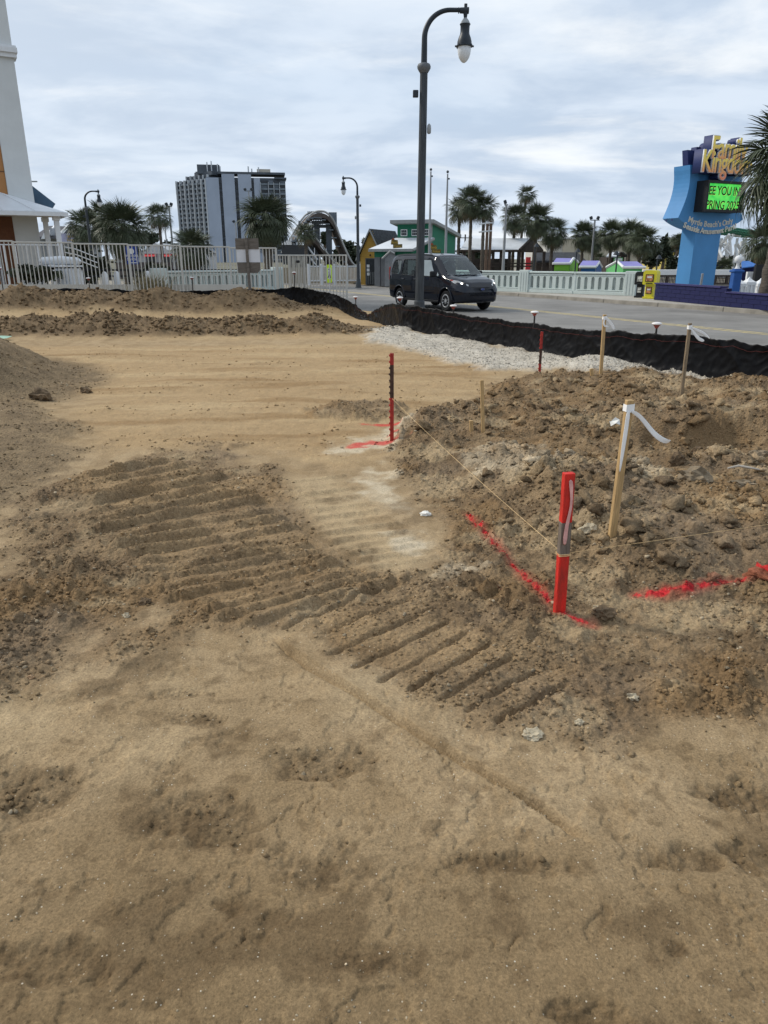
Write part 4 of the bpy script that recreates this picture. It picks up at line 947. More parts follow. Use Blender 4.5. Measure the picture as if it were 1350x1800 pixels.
        s_ = MB(); s_.box((.25, sy * .36, .78), (.52, .5, .16)); s_.box((.0, sy * .36, 1.08), (.15, .48, .60)); s_.box((-.04, sy * .36, 1.46), (.09, .26, .18)); s_.build('front_seat', M_SEAT, e, bevel=.03)
        s_ = MB(); s_.box((-.85, sy * .36, .75), (.5, .5, .16)); s_.box((-1.1, sy * .36, 1.02), (.13, .5, .5)); s_.box((-1.13, sy * .36, 1.34), (.08, .26, .13)); s_.build('rear_seat', M_SEAT, e, bevel=.03)
        q = MB(); q.box((-2.38, sy * .78, 1.15), (.05, .12, .45)); q.build('tail_light', M_AMB, e, bevel=.015)
    q = MB(); q.prism([(.75, .8), (1.2, .8), (1.3, 1.06), (.95, 1.10), (.80, 1.0)], -.62, .62); q.build('dashboard', M_SEAT, e)
    q = MB(); st = [(.72 + .06 * math.sin(t), .36 + .18 * math.cos(t), 1.05 + .17 * math.sin(t)) for t in np.linspace(0, 2 * math.pi, 24)]; q.tube(st, .014, 6, False); q.build('steering_wheel', M_SEAT, e)
    q = MB(); q.box((.72, 0, 1.56), (.03, .22, .07)); q.build('inner_mirror', M_BLK, e, bevel=.01)
    q = MB(); q.tube([(1.40, -.55, 1.175), (1.36, -.1, 1.235), (1.37, -.02, 1.225)], .008, 5); q.tube([(1.40, .05, 1.185), (1.345, .55, 1.225)], .008, 5); q.build('wipers', M_BLK, e)
    q = MB(); q.tube([(.30, -.25, 1.80), (.18, -.25, 2.0)], [.009, .004], 6); q.build('aerial', M_BLK, e)
    return e
def text_mesh(body, size, extrude=0.0, align='CENTER', shear=0.0, bevel=0.0, space=1.0, off=0.0):
    cu = bpy.data.curves.new('t', 'FONT'); cu.body = body; cu.size = size; cu.extrude = extrude; cu.align_x = align; cu.shear = shear; cu.bevel_depth = bevel; cu.space_character = space; cu.offset = off; cu.resolution_u = 3
    o = bpy.data.objects.new('t', cu); COL.objects.link(o); dg = bpy.context.evaluated_depsgraph_get(); me = bpy.data.meshes.new_from_object(o.evaluated_get(dg)); bpy.data.objects.remove(o); bpy.data.curves.remove(cu); me.materials.clear(); return me
M_LITL = mat('lit_lens', (.9, .9, .85), .2, emit=((1.0, .93, .80), 3.0))
van = make_van()
VC = gp(784, 547, RZ); VR = math.atan2(-.86, .51)
VF = Vector((math.cos(VR), math.sin(VR), 0)); VL = Vector((-math.sin(VR), math.cos(VR), 0))
van.scale = (1, 1, 1.06); van.location = VC - VF * 1.53 + VL * .85; van.rotation_euler = (0, 0, VR)

# ================================================================== WHITE BALUSTRADE WALLS
M_WALL = mat('white_painted_concrete', (.52, .58, .555), .7, var=.05, scale=1.5, bump=.12, bscale=40)
def niche_panel(b, x0, x1, z0, z1, nn, y, dep, nz0, nz1, nw):
    """front face with arched niches cut dep deep; y is the front plane, niches go to y+dep"""
    cw = (x1 - x0) / nn
    for k in range(nn):
        a, c = x0 + k * cw, x0 + (k + 1) * cw; m = (a + c) / 2; l, r = m - nw / 2, m + nw / 2; rad = nw / 2; zc = nz1 - rad
        arch = [(m + rad * math.cos(t), zc + rad * math.sin(t)) for t in np.linspace(math.pi, 0, 9)]
        V = [(a, y, z0), (c, y, z0), (a, y, nz0), (l, y, nz0), (r, y, nz0), (c, y, nz0)]; b.add(V, [[0, 1, 5, 4, 3, 2]])
        b.add([(a, y, nz0), (l, y, nz0), (l, y, zc), (a, y, zc)], [[0, 1, 2, 3]]); b.add([(r, y, nz0), (c, y, nz0), (c, y, zc), (r, y, zc)], [[0, 1, 2, 3]])
        top = [(a + (c - a) * i / 8, z1) for i in range(9)]; lo = [(a, zc)] + arch + [(c, zc)]; up = [(a, z1)] + top + [(c, z1)]
        for i in range(10): b.add([(lo[i][0], y, lo[i][1]), (lo[i + 1][0], y, lo[i + 1][1]), (up[i + 1][0], y, up[i + 1][1]), (up[i][0], y, up[i][1])], [[0, 1, 2, 3]])
        ol = [(l, nz0)] + arch + [(r, nz0)]; n = len(ol)
        for i in range(n): p, q = ol[i], ol[(i + 1) % n]; b.add([(p[0], y, p[1]), (q[0], y, q[1]), (q[0], y + dep, q[1]), (p[0], y + dep, p[1])], [[0, 1, 2, 3]])
        b.add([(p[0], y + dep, p[1]) for p in ol], [list(range(n))])
def balustrade(label, loc, rz, panels, H=1.02, end_l=True, end_r=True, nn=7, L=2.55):
    e = thing('balustrade_wall', label, 'wall', loc, rz); x = 0
    def pier(x0, w, flutes):
        p = MB(); p.box((x0 + w / 2, .0, H / 2 + .01), (w, .34, H + .02)); o = p.build('pier', M_WALL, e, bevel=.015)
        for k in range(flutes): q = MB(); q.box((x0 + w * (k + .8) / (flutes + .6), -.172, H * .48), (.035, .012, H * .86)); q.build('flute', mat('wall_groove', (.36, .41, .40), .8), o)
        return x0 + w
    x = pier(x, .62, 3)
    for k in range(panels):
        b = MB(); niche_panel(b, x, x + L, .16, .90, nn, -.09, .07, .24, .80, .17)
        b.ab((x, -.02 + .0, .0), (x + L, .13, .95)); b.build('panel', M_WALL, e)
        q = MB(); q.box((x + L / 2, .01, .98), (L, .30, .09)); q.build('coping', M_WALL, e, bevel=.02)
        q = MB(); q.box((x + L / 2, .0, .08), (L, .26, .16)); q.build('plinth', M_WALL, e, bevel=.015)
        q = MB(); q.box((x + L / 2, -.10, .875), (L * .93, .035, .03)); q.build('moulding', M_WALL, e, bevel=.006); q = MB(); q.box((x + L / 2, -.10, .20), (L * .93, .05, .025)); q.build('moulding', M_WALL, e, bevel=.006)
        x += L
        if k % 2 == 1 or k == panels - 1: x = pier(x, .55, 3)
        else:
            q = MB(); q.box((x + .05, 0, .47), (.10, .22, .94)); q.build('joint_post', M_WALL, e, bevel=.012); q = MB(); q.box((x + .05, .01, .98), (.10, .30, .09)); q.build('coping', M_WALL, e); x += .10
    return e
balustrade('pale white concrete balustrade with arched niches right of the van', W0, math.atan2(WD.y, WD.x) + math.pi, 0) if False else None
_a = math.atan2(-WD.y, -WD.x); _tot = .62 + 4 * 2.55 + 2 * .10 + 2 * .55
_wallR = balustrade('pale white concrete balustrade with arched niches along the pavement right of the van', W0 + WD * _tot, _a, 4, H=1.06)
_p0 = at(270, 505, 33.0); _p1 = at(478, 505, 37.5); _d = (_p1 - _p0); _d.z = 0
_wallL = balustrade('pale white concrete balustrade seen through the picket fence on the left', Vector((_p0.x, _p0.y, .08)), math.atan2(_d.y, _d.x), 2, H=1.12, nn=10, L=2.85)

# ================================================================== PICKET FENCE AND GATE
M_PICK = mat('cream_aluminium', (.54, .52, .47), .5, var=.06, scale=3)
def picket_panel(e, P, T, L, n, H, base=.06, post_w=.055):
    """P start point (local), T unit direction, pickets every L/n"""
    ang = math.atan2(T.y, T.x)
    for nm, z, w in (('top_rail', H, .06), ('bottom_rail', .28, .045)):
        q = MB(); q.box((0, 0, 0), (L, w, .05 if nm == 'top_rail' else .04)); o = q.build(nm, M_PICK, e, bevel=.006); o.location = P + T * L / 2 + Vector((0, 0, z)); o.rotation_euler = (0, 0, ang)
    for k in range(1, n):
        o = link('picket', PICK['m%0.2f' % H], e, P + T * (L * k / n) + Vector((0, 0, 0)), (0, 0, ang))
PICK = {}
for h in (1.82, 1.78):
    q = MB(); q.box((0, 0, .08 + (h - .08) / 2), (.028, .028, h - .10)); o = q.build('picket', M_PICK); PICK['m%0.2f' % h] = o.data; bpy.data.objects.remove(o)
def fpost(e, p, H): q = MB(); q.box((0, 0, H / 2 + .01), (.07, .07, H + .02)); o = q.build('post', M_PICK, e, bevel=.006); o.location = p
def line_fence(label, A, B, H, npan, npick, name='picket_fence', cat='fence'):
    e = thing(name, label, cat, A); d = B - A; T = d.normalized(); L = d.length / npan
    # the panels follow the ground: rail height runs from A to B
    for k in range(npan): picket_panel(e, T * (L * k), T, L, npick, H); 
    for k in range(npan + 1): fpost(e, T * (L * k), H)
    return e
FA, FB = at(-90, 420.5, 24.1), at(484.5, 436, 29.0); FA.z -= 1.84; FB.z -= 1.84
fe = line_fence('cream metal picket fence along the left side above the dirt berm', FA, FB, 1.82, 6, 14)
GA, GB, GC = at(487, 447, 29.3), at(533, 447.5, 30.6), at(608.5, 448.5, 29.6)
for q in (GA, GB, GC): q.z = -.05
line_fence('cream picket gate leaf folded back beside the fence end', GA, GB, 1.78, 1, 10, 'fence_gate', 'gate')
ge = line_fence('cream picket gate panel ending at the road edge', GB, GC, 1.78, 1, 13, 'fence_gate', 'gate')
# close-set second leaf and latches
e2 = line_fence('narrow cream gate leaf standing closed against the folded leaf', GA + (GB - GA) * .45 + Vector((0, -.12, 0)), GB + Vector((.05, -.10, 0)), 1.78, 1, 9, 'fence_gate', 'gate')
q = MB(); q.box((0, 0, 0), (.06, .10, .22)); o = q.build('latch', M_BLK, ge, bevel=.015); o.location = Vector((-.45, -.08, 1.50))
q = MB(); q.box((0, 0, 0), (.14, .10, .10)); o = q.build('latch', M_BLK, e2, bevel=.02); o.location = Vector((.35, -.08, 1.55))

# ================================================================== PALMS AND TREES
M_FROND = mat('palm_frond', (.082, .100, .056), .55, var=.30, scale=1.6, spec=.35)
M_FRONDD = mat('dry_frond', (.15, .115, .065), .75, var=.25, scale=2.5)
M_TRUNK = mat('palm_trunk', (.105, .088, .070), .9, var=.3, scale=5, stretch=(1, 1, 4), bump=.8, bscale=14)
M_LEAF = mat('dark_leaf', (.035, .048, .026), .6, var=.35, scale=.8); M_LEAF2 = mat('hedge_leaf', (.045, .055, .028), .6, var=.35, scale=2.0)
M_BARK = mat('bark', (.10, .08, .06), .9, var=.3, scale=6, bump=.5, bscale=20)
def frond_geo(seed, blade=.95, pet=.75, n=26, droop=.55, curl=1.0):
    rs = random.Random(seed); V = []; F = []
    def strip(pts, ws, side):
        o = len(V)
        for p, w in zip(pts, ws): V.append(p - side * w / 2); V.append(p + side * w / 2)
        for i in range(len(pts) - 1): F.append((o + 2 * i, o + 2 * i + 1, o + 2 * i + 3, o + 2 * i + 2))
    pt = [Vector((pet * t, 0, .10 * math.sin(t * 2.2) - .22 * droop * t * t)) for t in (0, .35, .7, 1.0)]
    strip(pt, [.05, .035, .028, .03], Vector((0, 1, 0))); strip(pt, [.02, .02, .02, .02], Vector((0, 0, 1)))
    hub = pt[-1]
    for k in range(n):
        f = (k + .5) / n * 2 - 1; a = f * R(118) + rs.uniform(-.05, .05); ln = blade * (1 - .28 * abs(f) ** 2) * rs.uniform(.86, 1.08)
        d = Vector((math.cos(a), math.sin(a), 0)); up = .16 * abs(f) - .10
        costa = hub + Vector((.30 * max(0, math.cos(a)), 0, -.10 * droop * max(0, math.cos(a))))
        pts = []; dr = droop * rs.uniform(.7, 1.4) * curl
        for t in (0, .35, .62, .84, 1.0):
            z = up * t * ln - dr * ln * (t ** 2.4) * .75; hor = t * ln * (1 - .22 * dr * t * t); pts.append(costa * (1 if t > 0 else 1) + d * hor + Vector((0, 0, z)))
        side = Vector((-d.y, d.x, .35 * (1 if k % 2 else -1))).normalized()
        strip(pts, [.020, .055, .046, .024, .004], side)
    return V, F
FR = [frond_geo(s, droop=dp, curl=c) for s, dp, c in ((1, .35, .8), (2, .6, 1.0), (3, .9, 1.2), (4, .5, 1.3))]
FRM = []
for k, (V, F) in enumerate(FR):
    b = MB(); b.add(V, F); o = b.build('frond', M_FROND); FRM.append(o.data); bpy.data.objects.remove(o)
FRMD = FRM[2].copy(); FRMD.materials.clear(); FRMD.materials.append(M_FRONDD)
def crown_xf(n, seed, low=-55, wob=.2):
    rs = random.Random(seed); out = []
    for k in range(n):
        f = (k + .5) / n; el = R(82 - (82 - low) * f ** .85 + rs.uniform(-9, 9)); az = k * 2.39996 + rs.uniform(-wob, wob); s = rs.uniform(.86, 1.08) * (1.0 - .12 * (f < .12))
        M = Matrix.Rotation(az, 4, 'Z') @ Matrix.Translation((.10, 0, .18 * (1 - f))) @ Matrix.Rotation(-el, 4, 'Y') @ Matrix.Rotation(rs.uniform(-.5, .5), 4, 'X') @ Matrix.Scale(s, 4)
        out.append((M, 0 if f < .3 else (1 if f < .55 else (3 if rs.random() < .4 else 2)), f))
    return out
CROWNS = []
for sd, n, low in ((5, 90, -70), (6, 70, -60), (7, 48, -45)):
    b = MB()
    for M, v, f in crown_xf(n, sd, low):
        b.cm = 1 if (f > .9) else 0
        V, F = FR[v]; b.add([M @ p for p in V], F)
    o = b.build('crown', [M_FROND, M_FRONDD]); CROWNS.append(o.data); bpy.data.objects.remove(o)
def trunk_mesh(h, r0, r1, seed, lean=0.0):
    rs = random.Random(seed); pts = []; rr = []; n = max(8, int(h / .14))
    for i in range(n + 1):
        t = i / n; pts.append((lean * t * t * h, 0, h * t)); rr.append((r0 * (1 - t) + r1 * t) * (1 + .10 * rs.uniform(-1, 1)) * (1.25 if t < .04 else 1) * (1 + .35 * max(0, (t - .86) / .14)))
    b = MB(); b.tube(pts, rr, 12); return b
def palm(label, cpx, cpy, rpx, Rm, base_z=-.3, variant=0, lean=0, group='sabal palms around the park', detail=False, r=.15, Dover=None):
    D = Dover or (1280 * Rm / rpx) * ray(cpx, cpy)[1]; c = at(cpx, cpy, D); h = c.z - base_z; s = Rm / 1.62
    e = thing('palm_tree', label, 'palm', (c.x - lean * h, c.y, base_z), 0, group)
    trunk_mesh(h - .05, r * 1.15, r * .9, hash((cpx, 1)) % 999 if 0 else int(cpx), lean).build('trunk', M_TRUNK, e, 50)
    rz = (cpx * .37) % 6.28
    if detail:
        cr = bpy.data.objects.new('crown', None); COL.objects.link(cr); cr.parent = e; cr.location = (lean * h, 0, h); cr.scale = (s * .93, s * .93, s * .93); cr.rotation_euler = (0, 0, rz)
        for M, v, f in crown_xf(104, int(cpx), -72):
            o = link('frond', FRM[v] if f < .93 else FRMD, cr); o.matrix_local = M
        b = MB(); b.lathe([(.16, -.9), (.24, -.6), (.27, -.25), (.18, .05), (.05, .3)], 12, (lean * h, 0, h)); b.build('boots', M_FRONDD, e, 60)
    else:
        o = link('crown', CROWNS[variant], e, (lean * h, 0, h), (0, 0, rz)); o.scale = (s, s, s)
    return e
palm('large shaggy palm at the right edge, its fronds overlapping the park sign', 1408, 290, 90, 1.95, SWZ, 0, detail=True, r=.22, Dover=25.6, lean=.10)
palm('big bushy palm with hanging fronds behind the picket fence, left of the hotel', 216, 402, 49, 1.75, -.3, 0, detail=True, r=.22)
palm('smaller palm leaning against the big bushy one, at its left', 152, 402, 34, 1.5, -.3, 1)
palm('palm top showing between the far left lamp and the big bushy palm', 180, 384, 30, 1.4, -.3, 1)
palm('slim palm with a bare trunk standing just left of the hotel', 279, 382, 24, 1.35, -.3, 2)
palm('full palm with a thick brown trunk in front of the hotel\'s right end', 468, 388, 48, 1.75, -.3, 0, detail=True, r=.26)
palm('low spreading palm below the hotel\'s left face', 338, 440, 36, 1.4, -.3, 1)
palm('young palm in front of the flume ride', 537, 412, 20, 1.2, -.3, 2)
palm('leftmost of the three palms right of the flagpoles', 808, 370, 25, 1.35, -.3, 2)
palm('middle and tallest of the three palms right of the flagpoles', 829, 356, 28, 1.45, -.3, 1)
palm('rightmost of the three palms right of the flagpoles', 851, 368, 26, 1.35, -.3, 2)
palm('tallest thin palm rising above the pavilion', 926, 343, 18, 1.15, -.3, 2, lean=.05)
palm('left palm of the clump in front of the pavilion gable', 905, 385, 25, 1.4, -.3, 1)
palm('dense palm in the middle of the clump in front of the pavilion gable', 944, 388, 29, 1.5, -.3, 0)
palm('right palm of the clump beside the pavilion gable', 972, 410, 26, 1.4, -.3, 1)
palm('left palm of the pair before the beige hall', 1026, 414, 24, 1.4, -.3, 0)
palm('right palm of the pair before the beige hall, under the floodlight', 1045, 425, 20, 1.3, -.3, 1)
palm('single palm in front of the middle of the beige hall', 1076, 412, 25, 1.4, -.3, 0)
palm('left palm of the pair at the right end of the beige hall', 1109, 413, 26, 1.4, -.3, 0)
palm('right palm of the pair at the right end of the beige hall', 1131, 425, 27, 1.4, -.3, 1, lean=.08)
palm('low palm bush between the blue and green stalls', 1053, 456, 12, .9, -.3, 1)
palm('thin palm directly left of the sign\'s blue post', 1192, 424, 14, 1.1, -.3, 2)
palm('second thin palm left of the sign\'s blue post, a little lower', 1200, 432, 14, 1.1, -.3, 2)
palm('palm at the right edge below the large shaggy palm', 1343, 428, 33, 1.3, -.3, 1)
palm('bushy low palm behind the blue post, below the coaster', 1272, 472, 17, 1.0, -.3, 0)
def leaf_blob(b, c, rx, ry, rz, n, ls, rs, clumps=14):
    cl = []
    for _ in range(clumps):
        while True:
            p = Vector((rs.uniform(-1, 1), rs.uniform(-1, 1), rs.uniform(-1, 1)))
            if p.length < 1: break
        cl.append(p.normalized() * (.45 + .45 * rs.random()))
    for _ in range(n):
        k = rs.choice(cl); p = k + Vector((rs.gauss(0, .17), rs.gauss(0, .17), rs.gauss(0, .15))); p = Vector((p.x * rx, p.y * ry, p.z * rz)) + Vector(c)
        d = Vector((rs.uniform(-1, 1), rs.uniform(-1, 1), rs.uniform(-.6, .6))).normalized(); u = d.cross(Vector((rs.uniform(-1, 1), rs.uniform(-1, 1), rs.uniform(-1, 1)))).normalized(); s = ls * rs.uniform(.6, 1.3)
        b.add([p - d * s, p + u * s * .45, p + d * s, p - u * s * .45], [[0, 1, 2, 3]])
def tree(label, px, py, rpx, hpx, D, seed, n=1500, ls=.30, base=-.3, mat_=None):
    rs = random.Random(seed); c = at(px, py, D); m = D / ray(px, py)[1] / 1280; rx, rz = rpx * m, hpx * m
    e = thing('broadleaf_tree', label, 'tree', (c.x, c.y, base)); h = c.z - base
    b = MB(); b.tube([(0, 0, 0), (.1, 0, h * .4), (-.1, .1, h * .8), (0, 0, h)], [.30, .24, .16, .05], 8)
    for k in range(6):
        a = rs.uniform(0, 6.28); b.tube([(0, 0, h * rs.uniform(.4, .75)), (math.cos(a) * rx * .4, math.sin(a) * rx * .4, h + rz * .1), (math.cos(a) * rx * .7, math.sin(a) * rx * .7, h + rz * rs.uniform(-.1, .5))], [.12, .07, .03], 6)
    b.build('trunk', M_BARK, e, 60)
    b = MB(); leaf_blob(b, (0, 0, h), rx, rx * .8, rz, n, ls, rs, 22); b.build('crown', mat_ or M_LEAF, e); return e
tree('dark round tree right of the beige hall', 1146, 446, 20, 24, 105, 1, 2200, .42)
tree('dark tree beside the yellow house', 1168, 436, 16, 18, 125, 2, 1600, .45)
tree('dark tree with a bumpy crown above the yellow house', 1182, 432, 20, 14, 140, 22, 1600, .5)
tree('dark shrubby tree below the yellow house', 1180, 462, 10, 11, 100, 3, 900, .35)
tree('dark tree behind the flume ride, right of its post', 612, 446, 22, 24, 118, 4, 2000, .45)
tree('small round tree seen through the flume\'s frame', 571, 421, 10, 12, 150, 5, 900, .5)
tree('dark tree behind the yellow kiosk roof', 650, 440, 22, 16, 100, 6, 1200, .45)
tree('dark tree just left of the hotel\'s foot', 300, 440, 18, 14, 150, 7, 1100, .5)
tree('bare-ish tree behind the big bushy palm', 262, 418, 18, 10, 90, 8, 900, .30)
tree('dark tree behind the coaster at the right', 1290, 460, 36, 12, 150, 9, 2200, .6)
tree('tree behind the right end of the coaster', 1332, 455, 30, 24, 120, 10, 1500, .5)
tree('dark tree behind the pavilion\'s left end', 835, 447, 30, 12, 130, 11, 1500, .5)
def hedge(label, px0, px1, pyt, pyb, D, seed, name='hedge', cat='hedge', n=1600, ls=.11, mt=None):
    rs = random.Random(seed); a, c = at(px0, pyt, D), at(px1, pyb, D); b = MB(); w = c.x - a.x; h = a.z - c.z
    leaf_blob(b, (0, 0, h / 2), w / 2, .5, h / 2, n, ls, rs, 40)
    for k in range(8): b.tube([(w * (k / 7 - .5) * .8, 0, -.2), (w * (k / 7 - .5) * .85, .05, h * .7)], [.03, .012], 5)
    return tag(b.build(name, mt or M_LEAF2, loc=((a.x + c.x) / 2, D, c.z)), label, cat)
hedge('dark clipped hedge behind the left end of the picket fence', 14, 100, 464, 496, 28.0, 1)
hedge('dark green bushes under the bushy palms, behind the fence', 96, 190, 430, 500, 43.0, 2, 'bush', 'bush', 2600, .2)
hedge('dark green bush right of the blue sign, behind the fence', 236, 300, 462, 505, 42.0, 3, 'bush', 'bush', 1500, .18)
hedge('brown shrub at the foot of the flume ride', 500, 560, 460, 500, 60.0, 4, 'bush', 'bush', 1500, .2)
# dry grass tuft by the fence
def grass_tuft():
    rs = random.Random(5); g = at(268, 512, 27.3); b = MB()
    for k in range(260):
        a = rs.uniform(0, 6.28); r = abs(rs.gauss(0, .22)); p = Vector((r * math.cos(a) * 1.6, r * math.sin(a) * .8, 0)); l = rs.uniform(.35, .8); d = Vector((math.cos(a) * rs.uniform(.1, .7), math.sin(a) * .4, 1)).normalized()
        q = p + d * l * .6; t = p + d * l + Vector((math.cos(a) * .15, 0, -.06)); s = Vector((.012, 0, 0)); b.add([p - s, p + s, q + s * .7, q - s * .7, t], [[0, 1, 2, 3], [3, 2, 4]])
    tag(b.build('grass_tuft', mat('dry_grass', (.36, .31, .19), .8, var=.35, scale=8), loc=(g.x, g.y, g.z)), 'tuft of dry straw-coloured grass at the picket fence below the blue sign', 'grass')
grass_tuft()

# ================================================================== BUILDINGS
class FRM_:
    """a wall frame: u along the wall, d into the building, z up; coordinates relative to origin P"""
    def __init__(s, T): s.T = Vector((T[0], T[1], 0)).normalized(); s.N = Vector((-s.T.y, s.T.x, 0))
    def __call__(s, u, d, z): return s.T * u + s.N * d + Vector((0, 0, z))
    def box(s, b, u0, u1, d0, d1, z0, z1):
        V = [s(u, d, z) for z in (z0, z1) for u, d in ((u0, d0), (u1, d0), (u1, d1), (u0, d1))]
        b.add(V, [[3, 2, 1, 0], [4, 5, 6, 7], [0, 1, 5, 4], [1, 2, 6, 5], [2, 3, 7, 6], [3, 0, 4, 7]]); return b
    def part(s, name, m, e, u0, u1, d0, d1, z0, z1, bevel=0):
        b = MB(); s.box(b, u0, u1, d0, d1, z0, z1); return b.build(name, m, e, bevel=bevel)
    def prism(s, name, m, e, poly, d0, d1):          # poly in (u, z)
        b = MB(); b.prism(poly, d0, d1, lambda u, d, z: tuple(s(u, d, z))); return b.build(name, m, e)
    def slab(s, name, m, e, quad, th):                # four (u, d, z) corners, thickness downwards
        q = [s(*p) for p in quad]; V = q + [p - Vector((0, 0, th)) for p in q]; b = MB(); b.add(V, [[0, 1, 2, 3], [7, 6, 5, 4], [0, 4, 5, 1], [1, 5, 6, 2], [2, 6, 7, 3], [3, 7, 4, 0]]); return b.build(name, m, e)
M_HOT = mat('hotel_pale_wall', (.36, .41, .50), .8, var=.06, scale=.1); M_HOTD = mat('hotel_slate', (.085, .10, .12), .7, var=.15, scale=.3); M_HFIN = mat('hotel_fin', (.50, .53, .56), .8, var=.05)
M_HWIN = mat('hotel_glass', (.030, .036, .045), .25, var=.3, scale=.4); M_HSP = mat('hotel_spandrel', (.20, .235, .27), .8, var=.12, scale=.3); M_HREC = mat('hotel_recess', (.13, .15, .175), .8, var=.2, scale=.3)
def hotel():
    D = 470; C = at(372, 455, D); e = thing('hotel_tower', 'tall grey high-rise hotel with white fins standing behind the palms', 'hotel', (C.x, C.y, -2)); m = D / ray(372, 400)[1] / 1280
    zt = lambda py: at(372, py, D).z + 2
    L_ = 27.0; RL = 46.5; ftop = zt(315); nf = 18; fh = (ftop) / nf
    r = FRM_((1, .16)); l = FRM_((.80, -.60)); off = -L_
    # masses
    r.part('right_block', M_HOTD, e, 0, RL, .6, 16, 0, zt(311)); l.part('left_block', M_HOTD, e, off, -.2, .9, 15, 0, ftop)
    # left facade: bays with fins
    nb = 7; bw = L_ / nb; win = spn = None
    for k in range(nb + 1): l.part('fin', M_HFIN, e, off + k * bw - .16, off + k * bw + .16, -1.0, .9, 0, ftop + .3)
    for k in range(nb):
        for f in range(nf):
            u = off + k * bw; z = f * fh; odd = (k % 2 == 0)
            if odd:
                if win is None: q = MB(); l.box(q, .3, bw - .3, .35, .55, fh * .42, fh * .96); o = q.build('window', M_HWIN, e); win = o.data; q = MB(); l.box(q, .3, bw - .3, .1, .5, .05, fh * .40); s_ = q.build('spandrel', M_HSP, e); spn = s_.data
                else: o = link('window', win, e); s_ = link('spandrel', spn, e)
            else:
                if not isinstance(win, dict) and 'bal' not in BALC:
                    q = MB(); l.box(q, .25, bw - .25, .6, .85, .2, fh * .96); o = q.build('window', M_HREC, e); BALC['win'] = o.data; q = MB(); l.box(q, .2, bw - .2, -.75, .85, -.02, .22); l.box(q, .2, bw - .2, -.78, -.72, .22, fh * .42); s_ = q.build('balcony', M_HREC, e); BALC['bal'] = s_.data
                else: o = link('window', BALC['win'], e); s_ = link('balcony', BALC['bal'], e)
            p = l(u, 0, z); o.location = p; s_.location = p
    l.part('roof_terrace', M_HOTD, e, off + bw * 1.6, 0, 2, 14, ftop, ftop + fh * .95); l.part('roof_terrace', M_HOTD, e, off + bw * 3.5, 2, 3, 14, ftop + fh * .95, ftop + fh * 1.7)
    for k in range(2, 8): l.part('fin', M_HFIN, e, off + k * bw - .14, off + k * bw + .14, .9, 2.2, ftop, ftop + fh)
    # right facade: pale slabs and dark glass strips
    top2 = zt(305)
    segs = [(0, 7.4, zt(312)), (9.2, 16.6, top2), (18.6, 26.4, top2), (27.9, 31.5, top2 - 2)]
    for a, c, z in segs: r.part('wall_panel', M_HOT, e, a, c, -.4, .6, 0, z)
    r.part('parapet', M_HOTD, e, 7, 46.5, -.5, 15, top2, top2 + 1.2)
    for a, c in ((7.4, 9.2), (16.6, 18.6), (26.4, 27.9)):
        for f in range(nf): r.part('window', M_HWIN, e, a + .1, c - .1, .1, .4, f * fh + .3, f * fh + fh * (.98 if f % 5 else .6))
    for k, (a, c) in enumerate(((31.8, 36.2), (36.4, 39.4), (39.6, 42.8), (43.0, 46.5))):
        r.part('fin', M_HFIN, e, a - .2, a + .1, -1.2, .6, 0, zt(319))
        for f in range(nf + 0):
            z = f * fh; r.part('window', M_HWIN if (f + k) % 2 else M_HREC, e, a + .2, c - .2, .2, .5, z + fh * .40, z + fh * .95); r.part('spandrel', M_HSP, e, a + .2, c - .2, -.2 - .6 * (k % 2), .45, z + .05, z + fh * .36)
    r.part('top_floor', M_HREC, e, 32, 46, 1.5, 14, zt(319), zt(311)); r.part('roof_slab', M_HOTD, e, 40, 47.2, -1, 14, zt(313), zt(310))
    # plant on the roof
    r.part('penthouse', M_HOTD, e, -5, 8, 6, 14, top2 + .5, zt(287)); r.part('tank', mat('roof_tank', (.50, .46, .38), .8), e, 30, 38, 4, 9, top2 + 1, zt(294)); l.part('cooler', M_HOTD, e, -16, -10, 6, 10, ftop + fh * 1.5, zt(297)); l.part('cooler', M_HOTD, e, -9, -3, 6, 10, ftop + fh * 1.5, zt(293))
    for u, h in ((1, 283), (3.5, 281), (7, 286), (8.5, 290)): b = MB(); b.tube([r(u, 5, zt(300)), r(u, 5, zt(h))], .35, 6); b.build('antenna', M_HFIN, e)
    for u, h in ((25, 290), (27, 294), (31, 291)): b = MB(); b.tube([r(u, 3, top2), r(u, 3, zt(h))], .4, 6); b.build('antenna', M_HFIN, e)
BALC = {}
hotel()
